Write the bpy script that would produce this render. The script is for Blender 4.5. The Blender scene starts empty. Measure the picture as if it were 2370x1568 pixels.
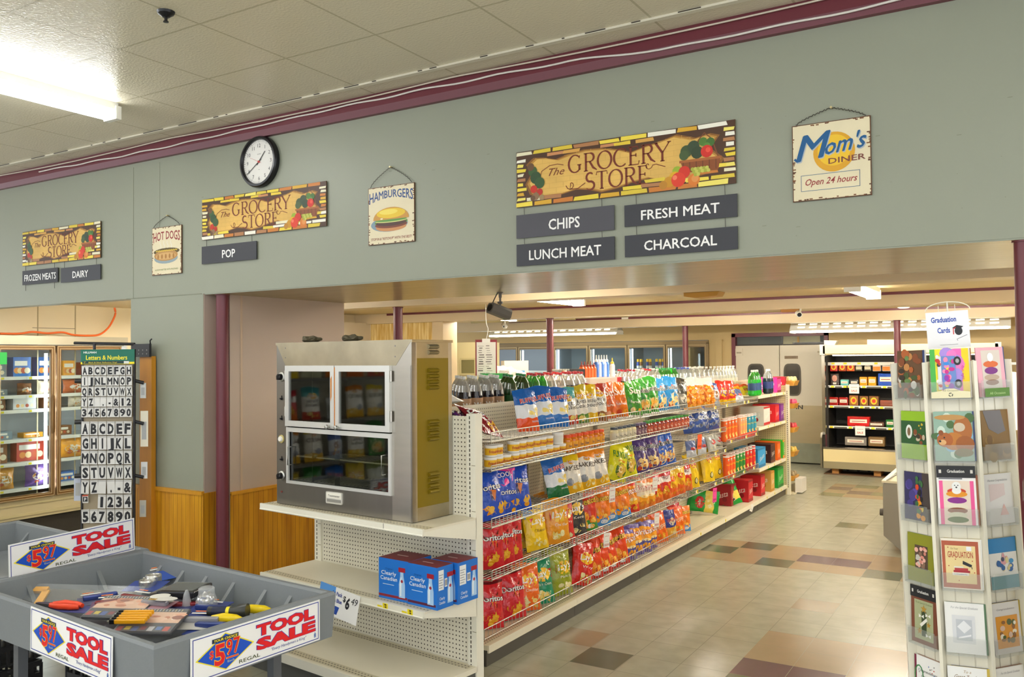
import bpy, bmesh, math, random
import numpy as np
from mathutils import Matrix, Vector
C = bpy.context.scene.collection
PI = math.pi
rnd = random.Random(7)

# ------------------------------------------------------------------ camera, world, exposure
FPX, CX, CY, CAMZ = 1976.05, 1185.0, 784.0, 1.8931
YAW, PITCH, ROLL = 0.5445, 0.0228, -0.0080
F = Vector((-math.sin(YAW)*math.cos(PITCH), math.cos(YAW)*math.cos(PITCH), math.sin(PITCH)))
R0 = Vector((math.cos(YAW), math.sin(YAW), 0)); U0 = R0.cross(F)
R = R0*math.cos(ROLL)+U0*math.sin(ROLL); U = U0*math.cos(ROLL)-R0*math.sin(ROLL)
cam = bpy.data.cameras.new('camera'); cam.sensor_width = 36; cam.lens = 36*FPX/2370; cam.clip_start = .05
co = bpy.data.objects.new('camera', cam); C.objects.link(co)
co.matrix_world = Matrix(((R.x, U.x, -F.x, 0), (R.y, U.y, -F.y, 0), (R.z, U.z, -F.z, CAMZ), (0, 0, 0, 1)))
bpy.context.scene.camera = co
vs = bpy.context.scene.view_settings
bpy.context.scene.display_settings.display_device = 'sRGB'
vs.view_transform = 'Standard'; vs.look = 'None'; vs.gamma = 1; vs.use_curve_mapping = False
vs.exposure = 0.55
w = bpy.data.worlds.new('world'); bpy.context.scene.world = w; w.use_nodes = True
w.node_tree.nodes['Background'].inputs[0].default_value = (.96, 1.0, 1.05, 1)
w.node_tree.nodes['Background'].inputs[1].default_value = 1.42
TUBE_FRONT, TUBE_BACK, TUBE_CASE_ADDED = 19.0, 60.0, 9.0

def ray(u, v): return F+R*((u-CX)/FPX)-U*((v-CY)/FPX)
def at(u, v, axis, val):
    """point of the plane x, y or z = val seen at photo position u, v"""
    d = ray(u, v); k = 'xyz'.index(axis); o = (0, 0, CAMZ)
    return Vector(o)+d*((val-o[k])/d[k])

# ------------------------------------------------------------------ materials
def lin(h):
    h = h.lstrip('#'); c = [int(h[i:i+2], 16)/255 for i in (0, 2, 4)]
    return tuple((x/12.92 if x <= .04045 else ((x+.055)/1.055)**2.4) for x in c)+(1,)
MATS = {}
def mat(col, rough=.5, metal=0, spec=.5, emit=0, trans=0, alpha=1, ior=1.45, coat=0, bump=None, noise=None, key=None):
    k = key or (col, rough, metal, spec, emit, trans, alpha, ior, coat, bump, noise)
    if k in MATS: return MATS[k]
    m = bpy.data.materials.new('material'); m.use_nodes = True
    nt = m.node_tree; b = nt.nodes['Principled BSDF']
    b.inputs['Base Color'].default_value = lin(col); b.inputs['Roughness'].default_value = rough
    b.inputs['Metallic'].default_value = metal; b.inputs['Specular IOR Level'].default_value = spec
    b.inputs['IOR'].default_value = ior
    if emit:
        b.inputs['Emission Color'].default_value = lin(col); b.inputs['Emission Strength'].default_value = emit
    b.inputs['Transmission Weight'].default_value = trans; b.inputs['Alpha'].default_value = alpha
    b.inputs['Coat Weight'].default_value = coat; b.inputs['Coat Roughness'].default_value = .15
    if bump or noise:
        tc = nt.nodes.new('ShaderNodeTexCoord')
    if noise:   # (scale, amount, stretch) patchy colour of the material itself
        sc, am, st = noise
        mp = nt.nodes.new('ShaderNodeMapping'); mp.inputs['Scale'].default_value = st
        n = nt.nodes.new('ShaderNodeTexNoise'); n.inputs['Scale'].default_value = sc; n.inputs['Detail'].default_value = 5
        mx = nt.nodes.new('ShaderNodeMix'); mx.data_type = 'RGBA'
        c = lin(col); mx.inputs['A'].default_value = tuple(x*(1-am) for x in c[:3])+(1,)
        mx.inputs['B'].default_value = tuple(min(1, x*(1+am)) for x in c[:3])+(1,)
        nt.links.new(tc.outputs['Object'], mp.inputs['Vector']); nt.links.new(mp.outputs['Vector'], n.inputs['Vector'])
        nt.links.new(n.outputs['Fac'], mx.inputs['Factor']); nt.links.new(mx.outputs['Result'], b.inputs['Base Color'])
    if bump:    # (scale, strength, stretch)
        sc, am, st = bump
        mp = nt.nodes.new('ShaderNodeMapping'); mp.inputs['Scale'].default_value = st
        n = nt.nodes.new('ShaderNodeTexNoise'); n.inputs['Scale'].default_value = sc; n.inputs['Detail'].default_value = 3
        bp = nt.nodes.new('ShaderNodeBump'); bp.inputs['Strength'].default_value = am; bp.inputs['Distance'].default_value = .01
        nt.links.new(tc.outputs['Object'], mp.inputs['Vector']); nt.links.new(mp.outputs['Vector'], n.inputs['Vector'])
        nt.links.new(n.outputs['Fac'], bp.inputs['Height']); nt.links.new(bp.outputs['Normal'], b.inputs['Normal'])
    MATS[k] = m; return m
S1 = (1, 1, 1)
def film(c): return mat(c, .17, spec=.6, bump=(20, .9, S1))          # crisp-bag film
def card(c): return mat(c, .45)
def paint(c, r=.5): return mat(c, r)

def lines_mat(key, col, dark, period, width, axis=0, rough=.45, knots=None, period2=None, axis2=1, bump=0):
    """board or tile joints repeating every `period` metres along one or two axes"""
    if key in MATS: return MATS[key]
    m = bpy.data.materials.new('material'); m.use_nodes = True; nt = m.node_tree; b = nt.nodes['Principled BSDF']
    N = nt.nodes.new; L = nt.links.new
    tc = N('ShaderNodeTexCoord'); sx = N('ShaderNodeSeparateXYZ'); L(tc.outputs['Object'], sx.inputs[0])
    def joint(ax, per):
        a = N('ShaderNodeMath'); a.operation = 'DIVIDE'; L(sx.outputs[ax], a.inputs[0]); a.inputs[1].default_value = per
        f = N('ShaderNodeMath'); f.operation = 'FRACT'; L(a.outputs[0], f.inputs[0])
        s = N('ShaderNodeMath'); s.operation = 'LESS_THAN'; L(f.outputs[0], s.inputs[0]); s.inputs[1].default_value = width/per
        return s
    j = joint(axis, period)
    if period2:
        j2 = joint(axis2, period2); mxx = N('ShaderNodeMath'); mxx.operation = 'MAXIMUM'
        L(j.outputs[0], mxx.inputs[0]); L(j2.outputs[0], mxx.inputs[1]); j = mxx
    n = N('ShaderNodeTexNoise'); n.inputs['Scale'].default_value = 6; n.inputs['Detail'].default_value = 6
    mp = N('ShaderNodeMapping'); mp.inputs['Scale'].default_value = knots[1] if knots else S1
    L(tc.outputs['Object'], mp.inputs[0]); L(mp.outputs[0], n.inputs['Vector'])
    cr = N('ShaderNodeValToRGB'); L(n.outputs['Fac'], cr.inputs[0])
    cr.color_ramp.elements[0].position = .32; cr.color_ramp.elements[1].position = .62
    cr.color_ramp.elements[0].color = lin(knots[0]) if knots else lin(col); cr.color_ramp.elements[1].color = lin(col)
    mx = N('ShaderNodeMix'); mx.data_type = 'RGBA'; L(j.outputs[0], mx.inputs['Factor'])
    L(cr.outputs[0], mx.inputs['A']); mx.inputs['B'].default_value = lin(dark)
    L(mx.outputs['Result'], b.inputs['Base Color']); b.inputs['Roughness'].default_value = rough; b.inputs['Specular IOR Level'].default_value = .35
    if bump:
        n2 = N('ShaderNodeTexNoise'); n2.inputs['Scale'].default_value = 70; n2.inputs['Detail'].default_value = 2
        L(tc.outputs['Object'], n2.inputs['Vector'])
        bp = N('ShaderNodeBump'); bp.inputs['Strength'].default_value = bump; bp.inputs['Distance'].default_value = .01
        L(n2.outputs['Fac'], bp.inputs['Height']); L(bp.outputs['Normal'], b.inputs['Normal'])
    MATS[key] = m; return m

def peg_mat(key, col, ax, pitch=.0254, r=.17, rough=.4):
    """pegboard: rows of small holes"""
    if key in MATS: return MATS[key]
    m = bpy.data.materials.new('material'); m.use_nodes = True; nt = m.node_tree; b = nt.nodes['Principled BSDF']
    N = nt.nodes.new; L = nt.links.new
    tc = N('ShaderNodeTexCoord'); sx = N('ShaderNodeSeparateXYZ'); L(tc.outputs['Object'], sx.inputs[0])
    sq = []
    for a_ in ax:
        a = N('ShaderNodeMath'); a.operation = 'DIVIDE'; L(sx.outputs[a_], a.inputs[0]); a.inputs[1].default_value = pitch
        f = N('ShaderNodeMath'); f.operation = 'FRACT'; L(a.outputs[0], f.inputs[0])
        s = N('ShaderNodeMath'); s.operation = 'SUBTRACT'; L(f.outputs[0], s.inputs[0]); s.inputs[1].default_value = .5
        p = N('ShaderNodeMath'); p.operation = 'MULTIPLY'; L(s.outputs[0], p.inputs[0]); L(s.outputs[0], p.inputs[1]); sq.append(p)
    ad = N('ShaderNodeMath'); L(sq[0].outputs[0], ad.inputs[0]); L(sq[1].outputs[0], ad.inputs[1])
    lt = N('ShaderNodeMath'); lt.operation = 'LESS_THAN'; L(ad.outputs[0], lt.inputs[0]); lt.inputs[1].default_value = r*r
    mx = N('ShaderNodeMix'); mx.data_type = 'RGBA'; L(lt.outputs[0], mx.inputs['Factor'])
    mx.inputs['A'].default_value = lin(col); mx.inputs['B'].default_value = lin('#33291a')
    L(mx.outputs['Result'], b.inputs['Base Color']); b.inputs['Roughness'].default_value = rough
    MATS[key] = m; return m

# ------------------------------------------------------------------ mesh builder
TXT = {}
def text_geo(s, bold=0):
    bold = min(bold, .16)*.55
    k = (s, bold)
    if k not in TXT:
        cu = bpy.data.curves.new('text', 'FONT'); cu.body = s; cu.size = 1; cu.offset = bold; cu.resolution_u = 2
        cu.align_x = 'CENTER'; cu.dimensions = '2D'; cu.fill_mode = 'FRONT'
        ob = bpy.data.objects.new('text', cu)
        me = bpy.data.meshes.new_from_object(ob)
        V = [(v.co.x, v.co.y) for v in me.vertices]; Fc = [tuple(p.vertices) for p in me.polygons]
        bpy.data.objects.remove(ob); bpy.data.curves.remove(cu); bpy.data.meshes.remove(me)
        xs = [v[0] for v in V] or [0]
        x0, x1 = min(xs), max(xs); cap = .727
        TXT[k] = ([((x-(x0+x1)/2)/cap, y/cap) for x, y in V], Fc, (x1-x0)/cap)
    return TXT[k]

class MB:
    def __init__(s):
        s.v, s.f, s.m, s.sm, s.mats, s.M = [], [], [], [], [], Matrix()
    def mi(s, m):
        if m not in s.mats: s.mats.append(m)
        return s.mats.index(m)
    def add(s, V, Fc, m, smooth=False):
        o = len(s.v); M = s.M
        s.v += [tuple(M @ Vector(p)) for p in V]; i = s.mi(m)
        for f in Fc: s.f.append(tuple(o+j for j in f)); s.m.append(i); s.sm.append(smooth)
        return s
    def box(s, x0, y0, z0, x1, y1, z1, m, skip=''):
        V = [(x, y, z) for z in (z0, z1) for y in (y0, y1) for x in (x0, x1)]
        fs = {'b': (0, 2, 3, 1), 't': (4, 5, 7, 6), 'f': (0, 1, 5, 4), 'k': (2, 6, 7, 3), 'l': (0, 4, 6, 2), 'r': (1, 3, 7, 5)}
        return s.add(V, [f for k, f in fs.items() if k not in skip], m)
    def rbox(s, x0, y0, z0, x1, y1, z1, r, m):
        """box with chamfered vertical and horizontal edges"""
        bm = bmesh.new(); bmesh.ops.create_cube(bm, size=1)
        for v in bm.verts: v.co = ((x0+x1)/2+v.co.x*(x1-x0), (y0+y1)/2+v.co.y*(y1-y0), (z0+z1)/2+v.co.z*(z1-z0))
        bmesh.ops.bevel(bm, geom=list(bm.edges), offset=r, segments=2, profile=.6, affect='EDGES')
        bm.verts.index_update()
        s.add([tuple(v.co) for v in bm.verts], [tuple(v.index for v in f.verts) for f in bm.faces], m, False); bm.free(); return s
    def quad(s, a, b, c, d, m): return s.add([a, b, c, d], [(0, 1, 2, 3)], m)
    def prism(s, poly, lo, hi, m, axis='y'):
        """extrude a polygon given in the other two axes"""
        n = len(poly); P = {'x': lambda a, b, t: (t, a, b), 'y': lambda a, b, t: (a, t, b), 'z': lambda a, b, t: (a, b, t)}[axis]
        V = [P(a, b, lo) for a, b in poly]+[P(a, b, hi) for a, b in poly]
        return s.add(V, [tuple(range(n))[::-1], tuple(range(n, 2*n))]+[(i, (i+1) % n, n+(i+1) % n, n+i) for i in range(n)], m)
    def tube(s, pts, r, m, n=6, smooth=True, caps=True):
        pts = [Vector(p) for p in pts]; V = []; up = Vector((0, 0, 1))
        for i, p in enumerate(pts):
            d = (pts[min(i+1, len(pts)-1)]-pts[max(i-1, 0)]).normalized()
            a = d.cross(up); a = a.normalized() if a.length > 1e-3 else Vector((1, 0, 0)); b = d.cross(a)
            rr = r[i] if isinstance(r, (list, tuple)) else r
            V += [tuple(p+a*rr*math.cos(2*PI*k/n)+b*rr*math.sin(2*PI*k/n)) for k in range(n)]
        Fc = [(i*n+k, i*n+(k+1) % n, (i+1)*n+(k+1) % n, (i+1)*n+k) for i in range(len(pts)-1) for k in range(n)]
        s.add(V, Fc, m, smooth)
        if caps: s.add(V[:n], [tuple(range(n))], m); s.add(V[-n:], [tuple(range(n))[::-1]], m)
        return s
    def cyl(s, p0, p1, r, m, n=16, smooth=True): return s.tube([p0, p1], r, m, n, smooth)
    def lathe(s, prof, m, n=16, o=(0, 0, 0), smooth=True):
        """profile [(radius, z)] turned about the vertical through o; m may be one material or one per band"""
        V = [(o[0]+r*math.cos(2*PI*k/n), o[1]+r*math.sin(2*PI*k/n), o[2]+z) for r, z in prof for k in range(n)]
        for i in range(len(prof)-1):
            mm = m[i] if isinstance(m, list) else m
            a, b = i*n, (i+1)*n
            s.add(V[a:a+2*n], [(k, (k+1) % n, n+(k+1) % n, n+k) for k in range(n)], mm, smooth)
        return s
    def disc(s, c, r, m, n=20, rx=None, axis='y', z=0):
        pts = [(c[0]+(rx or r)*math.cos(2*PI*k/n), c[1]+r*math.sin(2*PI*k/n)) for k in range(n)]
        return s.flat(pts, m, z)
    # flat art in the plane x (across), z (up), facing -y; `z` lifts it towards the viewer
    def flat(s, pts, m, z=0):
        s.k = getattr(s, 'k', 0)+1; z += s.k*4e-6
        return s.add([(x, -z, y) for x, y in pts], [tuple(range(len(pts)))], m)
    def rect(s, x0, y0, x1, y1, m, z=0): return s.flat([(x0, y0), (x1, y0), (x1, y1), (x0, y1)], m, z)
    def ribbon(s, pts, w, m, z=0, closed=False):
        n = len(pts); V = []
        for i, p in enumerate(pts):
            a = pts[i-1] if (i or closed) else p; b = pts[(i+1) % n] if (i < n-1 or closed) else p
            dx, dy = b[0]-a[0], b[1]-a[1]; l = math.hypot(dx, dy) or 1
            ww = (w[i] if isinstance(w, (list, tuple)) else w)/2
            V += [(p[0]-dy/l*ww, -z, p[1]+dx/l*ww), (p[0]+dy/l*ww, -z, p[1]-dx/l*ww)]
        Fc = [(2*i, 2*i+1, (2*i+3) % (2*n), (2*i+2) % (2*n)) for i in range(n if closed else n-1)]
        return s.add(V, Fc, m)
    def frame(s, x0, y0, x1, y1, w, m, z=0):
        return s.rect(x0, y0, x1, y0+w, m, z).rect(x0, y1-w, x1, y1, m, z).rect(x0, y0+w, x0+w, y1-w, m, z).rect(x1-w, y0+w, x1, y1-w, m, z)
    def text(s, t, x, y, h, m, w=None, bold=0, shear=0, z=.001, ang=0, warp=None, al='c', surf=None):
        thick = bold > 0 and any(c in 'MWNmw9&' for c in t)     # these letters are thickened by overprinting
        V, Fc, tw = text_geo(t, 0 if thick else bold)
        if not V: return s
        kx = (w/tw) if w else h
        ca, sa = math.cos(ang), math.sin(ang); b_ = bold*.75
        off = {'c': 0, 'l': tw*kx/2, 'r': -tw*kx/2}[al]
        for q, (ox, oy) in enumerate(((0, 0), (b_, 0), (-b_, 0), (0, b_*.8), (0, -b_*.8)) if thick else ((0, 0),)):
            out = []
            for a, b in V:
                a, b = a+ox, b+oy
                px, py = a*kx+b*h*shear+off, b*h
                if warp: px, py = warp(px, py)
                qx, qy = x+px*ca-py*sa, y+px*sa+py*ca; zz = z+q*2e-5
                out.append(surf(qx, qy, zz) if surf else (qx, -zz, qy))
            s.add(out, Fc, m)
        return s
    def build(s, name, parent=None, loc=None, rot=None, label=None):
        me = bpy.data.meshes.new(name); me.from_pydata(s.v, [], s.f)
        for m in s.mats: me.materials.append(m)
        me.polygons.foreach_set('material_index', s.m); me.polygons.foreach_set('use_smooth', s.sm); me.update()
        o = bpy.data.objects.new(name, me); C.objects.link(o)
        if parent: o.parent = parent
        if loc is not None: o.location = loc
        if rot is not None: o.rotation_euler = rot
        if label: o['label'] = label
        return o

def tag(o, label, cat, group=None, kind=None):
    o['label'] = label
    if kind == 'structure': o['kind'] = 'structure'
    else:
        o['category'] = cat
        if kind: o['kind'] = kind
    if group: o['group'] = group
    return o
def thing(name, label, cat, loc=(0, 0, 0), rot=(0, 0, 0), group=None):
    o = bpy.data.objects.new(name, None); C.objects.link(o); o.location = loc; o.rotation_euler = rot
    o.empty_display_size = .05
    return tag(o, label, cat, group)
def struct(name, mb, label=None):
    o = mb.build(name); o['kind'] = 'structure'
    if label: o['label'] = label
    return o
def dup(root, loc, rot, label, group=None):
    r = root.copy(); C.objects.link(r); r.location = loc; r.rotation_euler = rot; r['label'] = label
    if group: r['group'] = group
    for ch in list(root.children):
        c = ch.copy(); C.objects.link(c); c.parent = r
        for g in list(ch.children):
            d = g.copy(); C.objects.link(d); d.parent = c
    return r
ORD = ('first second third fourth fifth sixth seventh eighth ninth tenth eleventh twelfth thirteenth fourteenth fifteenth sixteenth '
       'seventeenth eighteenth nineteenth twentieth twenty-first twenty-second twenty-third twenty-fourth twenty-fifth twenty-sixth '
       'twenty-seventh twenty-eighth twenty-ninth thirtieth').split()

# ------------------------------------------------------------------ lamps
WHITE_ENAMEL = mat('#e9e9e2', .4)
def tube_mat(col, st): return mat(col, .5, emit=st, key=('tube', col, st))
def strip_light(label, x, y, z, length, along='y', strength=10, tubes=2, group=None, col='#fff7e8', name='strip_light'):
    """fluorescent batten: tray on the ceiling at height z, tubes below it, sockets at both ends"""
    t = thing(name, label, 'light', (x, y, z), (0, 0, 0 if along == 'y' else PI/2), group)
    h = length/2
    MB().prism([(-.065, 0), (-.06, -.045), (-.03, -.06), (.03, -.06), (.06, -.045), (.065, 0)], -h, h, WHITE_ENAMEL).build('tray', t)
    for sx in ((-.045, .045) if tubes == 2 else (0,)):
        MB().cyl((sx, -h+.03, -.085), (sx, h-.03, -.085), .019, tube_mat(col, strength), 10).build('tube', t)
    for sy in (-1, 1):
        MB().box(-.07, sy*h-.02, -.11, .07, sy*h+.02, -.02, WHITE_ENAMEL).build('socket', t)
    return t
CZ = 3.66           # front ceiling
BZ = 2.57           # back ceiling
strip_light('bright fluorescent tube light on the tall tiled ceiling, left', -5.37, 2.36, CZ, 2.44, strength=TUBE_FRONT, col='#fbfdff')
for i, (x, y) in enumerate(((-2.4, .6), (.6, .9), (-5.22, -1.2), (-2.4, -2.4), (.6, -2.0), (3.2, .9), (-8.2, .8), (-8.2, -2.2))):
    strip_light('fluorescent tube light on the tall tiled ceiling over the front room, %s' % ORD[i], x, y, CZ, 2.44, strength=TUBE_FRONT, col='#fbfdff', group='front ceiling lights')

# ------------------------------------------------------------------ room shell
SAGE = mat('#939786', .42, noise=(1.2, .05, S1), bump=(60, .05, S1))
PINK = mat('#b9a798', .5, noise=(1.5, .04, S1))
TANW = mat('#c2a976', .5, noise=(1.5, .04, S1))
CREAMW = mat('#e9d9b4', .5)
MAROON = mat('#6b2f38', .35)
SOFFIT = mat('#a8966e', .27, noise=(2, .12, (1, 6, 1)), bump=(5, .12, (.6, 14, 1)))
BEAM = mat('#d3bf9c', .4)
WY, WY2 = 4.41, 4.53
# floor: beige tiles 12 inches square, with a few coloured ones set in the same surface
TX, TY, TS = -2.179, 7.808, .3048
fl = MB()
vct = lines_mat('vct', '#9b9986', '#7f7a6a', TS, .004, 0, .25, ('#928f7c', (1.2, 1.2, 1)), TS, 1)
fl.quad((-12-TX, -5-TY, 0), (4-TX, -5-TY, 0), (4-TX, 16.3-TY, 0), (-12-TX, 16.3-TY, 0), vct)
TC = {'t': mat('#988468', .2, noise=(5, .1, S1)), 'g': mat('#585b48', .2, noise=(5, .12, S1)), 'p': mat('#5e444c', .2, noise=(5, .1, S1)), 's': mat('#8c7c62', .2, noise=(5, .1, S1)), 'l': mat('#707257', .2, noise=(5, .1, S1))}
tiles = {}
for j in (0, 1, 2):
    for i in range(-2, 9): tiles[i, j] = 't'
for k in ((-2, 1), (-1, 2), (0, 0), (3, 0), (5, 2)): tiles[k] = 'g'
for k in ((1, 1), (2, 1), (6, 1)): tiles[k] = 'p'
for j in (-7, -8):
    for i in range(2, 9): tiles[i, j] = 't'
for i in (2, 3): tiles[i, -9] = 'p'; tiles[i, -10] = 'g'
for i in (4, 5, 6): tiles[i, -9] = 't'
tiles[2, -4] = 's'; tiles[-2, -9] = 's'; tiles[-1, -10] = 'g'; tiles[1, 7] = 'l'
for j in (14, 15, 16, 17):
    for i in range(-1, 7): tiles[i, j] = 't'
for k in ((-1, 14), (0, 17), (1, 15), (3, 16)): tiles[k] = 'l'
for k in ((-1, 16), (0, 15), (2, 17)): tiles[k] = 'p'
for (i, j), c in tiles.items():
    fl.quad((i*TS, j*TS, .0006), ((i+1)*TS-.002, j*TS, .0006), ((i+1)*TS-.002, (j+1)*TS-.002, .0006), (i*TS, (j+1)*TS-.002, .0006), TC[c])
o = struct('floor', fl, 'beige speckled vinyl tile floor with green, tan and plum accent tiles'); o.location = (TX, TY, 0)
# tall front ceiling of large painted tiles
ct = lines_mat('ceiltile', '#dbd3ba', '#bdb498', .68, .014, 0, .26, None, .61, 1, bump=.3)
m = MB(); m.box(-14+4.38, -6-2.95, 0, 5+4.38, WY2-2.95, .08, ct)
o = struct('ceiling_front', m, 'tall ceiling of textured off-white tiles'); o.location = (-4.38, 2.95, CZ)
m = MB()
m.box(-14, 4.15, CZ-.012, 5, 4.185, CZ, mat('#d6d0bc', .5))
for k in range(46):
    x = -10+k*.26+rnd.uniform(-.12, .12); l = rnd.choice((.015, .03, .05, .12, .2))
    m.box(x, 4.144, CZ-.0075, x+l, 4.1505, CZ-.004, mat('#3a3226', .9))
struct('trim_1', m, 'white ceiling joint strip with chipped dark gaps')
# sage header wall, pier and the header run on over both openings
HZ = 2.41
m = MB()
m.box(-14, WY, HZ, 5, WY2, CZ, SAGE); m.box(-14, WY, 0, -9.55, WY2, HZ, SAGE); m.box(-9.55, WY, 0, -8.80, WY2-.02, HZ, SAGE)
m.box(-6.36, WY, 0, -5.464, WY2, HZ, SAGE)
m.box(-5.47, WY+.004, .0, -5.458, WY2+.001, HZ, PINK)
dk = mat('#7f8371', .6)
m.box(-6.42, WY-.0015, HZ-.004, -5.48, WY, HZ+.004, dk)         # hairline plaster cracks
m.box(-6.33, WY-.0015, HZ, -6.325, WY, 3.5, dk)
m.box(-5.99, WY-.0015, 2.95, -5.987, WY, 3.5, dk)
for k in range(60):
    x, z = rnd.uniform(-6, 0), rnd.uniform(2.45, 3.2); l = rnd.choice((.003, .004, .006, .02))
    m.box(x, WY-.001, z, x+l, WY, z+.003, dk)
struct('wall_front', m, 'sage green header wall with pier between the two openings')
m = MB()
m.prism([(WY-.035, 3.53), (WY, 3.53), (WY, CZ), (WY-.05, CZ), (WY-.05, 3.575)], -14, 5, MAROON, 'x')
struct('trim_2', m, 'maroon painted trim board between sage wall and ceiling')
# cables sagging along the trim
wire = mat('#dcd6cf', .4)
pts = [(x, WY-.06-.004*math.sin(x*9), 3.603+.012*math.sin(x*1.3)+.004*math.sin(x*11)+(-.035 if x > -2.2 else 0)*min(1, (x+2.2)*2 if x > -2.2 else 0)) for x in np.arange(-7.6, 2.5, .08)]
tag(MB().tube(pts, .006, wire, 6).build('cable'), 'white electric cable drooping across the maroon trim', 'cable')
pts = [(x, WY-.075, CZ-.012-.02*abs(math.sin((x+.3)*1.15))) for x in np.arange(-8.5, 2.5, .08)]
tag(MB().tube(pts, .005, mat('#cfc4b4', .5), 6).build('cable'), 'thin pale cable tucked along the ceiling edge above the maroon trim', 'cable')
# wainscot
BEAD = lines_mat('bead', '#d99d20', '#94600f', .05, .004, 0, .35, ('#b97a14', (2.2, 2.2, .25)))
BEADY = lines_mat('beady', '#d3961e', '#8c5a0f', .05, .004, 1, .35, ('#b07212', (2.2, 2.2, .25)))
BEADX2 = lines_mat('bead2', '#f0dca0', '#c8a050', .05, .006, 0, .35, ('#cfa550', (3, 3, .4)))
oak = mat('#cd9022', .35, noise=(3, .15, (8, 8, .6)))
m = MB(); m.box(-6.36, WY-.014, .08, -5.464, WY, .86, BEAD); m.box(-6.36, WY-.026, .855, -5.45, WY, .885, oak); m.box(-6.36, WY-.022, 0, -5.464, WY, .09, oak)
m.box(-5.468, WY-.014, 0, -5.446, WY2, .87, BEADY)
struct('trim_3', m, 'golden beadboard wainscot on the sage pier')
# partition wall at the left of the wide opening
PX = -5.30
m = MB(); m.box(-5.46, WY2, 0, PX, 5.82, HZ, PINK); m.box(PX, WY2+.1, .86, PX+.004, WY2+.12, HZ, mat('#c3aa92', .5))
struct('wall_partition', m, 'pinkish beige partition wall beside the maroon column')
m = MB(); m.box(PX, WY2, .0, PX+.013, 5.82, .86, BEADY); m.box(PX, WY2, .85, PX+.022, 5.82, .875, oak)
struct('trim_4', m, 'golden beadboard wainscot on the partition wall')
# lowered soffit behind the header, beams, low back ceiling
m = MB(); m.box(-5.45, WY+.004, HZ-.008, 5, 5.82, HZ+.2, SOFFIT, 'f').box(-5.45, WY+.004, HZ-.008, 5, WY+.005, HZ, SAGE); m.box(-5.46, 5.815, HZ-.0, 5, 5.83, BZ, BEAM); struct('ceiling_soffit', m, 'glossy tan soffit under the sage header')
m = MB(); m.box(-10, WY2, 2.5, -5.46, 8, 2.6, mat('#d9c59a', .45)); struct('ceiling_alcove', m, 'cream ceiling of the freezer alcove')
for i, (y0, y1, z0, x0) in enumerate(((6.78, 7.05, 2.425, -8.84), (9.95, 10.25, 2.425, -8.84), (13.45, 13.75, 2.40, -12))):
    struct('beam', MB().box(x0, y0, z0, 5, y1, BZ, BEAM), 'long tan ceiling beam, %s behind the header' % ORD[i])
m = MB(); m.box(-8.2, 9.93, BZ-.03, 5, 9.95, BZ, MAROON); m.box(-8.2, 13.43, BZ-.03, 5, 13.45, BZ, MAROON); struct('trim_5', m, 'thin maroon strip at the back ceiling')
m = MB(); m.box(-12, 5.83, BZ, 5, 15.6, BZ+.1, mat('#cdb98c', .5)); struct('ceiling_back', m, 'low tan ceiling of the grocery room')
# far walls
BY = 15.45
m = MB()
m.box(-14, BY, 2.2, -5.09, BY+.15, BZ, TANW); m.box(-5.09, BY, 0, -4.64, BY+.15, BZ, TANW)
m.box(-4.64, BY, 2.3, -2.96, BY+.15, BZ, TANW); m.box(-2.96, BY, 0, 5, BY+.15, BZ, TANW); m.box(-14, BY, 0, -5.09, BY+.15, .35, TANW)
m.box(-4.95, BY-.03, 1.0, -4.83, BY, 2.2, TANW)
struct('wall_back', m, 'tan back wall of the grocery room')
struct('wall_stockroom', MB().box(-5.6, 16.2, 0, -2, 16.3, BZ, mat('#6f7068', .7)).box(-5.6, 15.6, BZ-.02, -2, 16.3, BZ, TANW).box(-5.6, 15.6, 0, -5.5, 16.3, BZ, TANW).box(-2.1, 15.6, 0, -2, 16.3, BZ, TANW), 'dim stock room wall behind the double doors')
struct('wall_right', MB().box(3.2, 5.8, 0, 3.35, BY, BZ, TANW), 'tan right wall of the grocery room')
m = MB(); m.box(-8.95, WY2, 2.15, -8.85, 6.04, BZ, CREAMW); m.box(-8.95, 6.04, 0, -8.85, 10.25, BZ, CREAMW)
for y in (5.05, 5.46): m.box(-8.851, y, 0, -8.846, y+.012, 2.5, mat('#b3a27c', .6))
m.box(-8.849, 5.0, 2.245, -8.846, 5.46, 2.25, mat('#6d6350', .6))
struct('wall_left', m, 'cream wall above the tall freezers')
bx0 = at(858, 760, 'y', 10.05).x
m = MB(); m.box(bx0-.05, 8.3, 0, bx0, 10.05, 2.44, mat('#ddd2bf', .5)); struct('wall_inner', m, 'pale inner wall beyond the partition')
m = MB(); m.box(bx0, 10.05, 0, -7.33, 10.09, 2.45, BEADX2); struct('wall_beadboard', m, 'knotty yellow beadboard wall at the back')
a, b = at(1000, 760, 'y', 9.95).x, at(1024, 760, 'y', 9.95).x
struct('pillar', MB().box(a, 9.95, 0, b+.01, 10.3, 2.43, BEAM), 'square tan pillar carrying the second beam')
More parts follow.
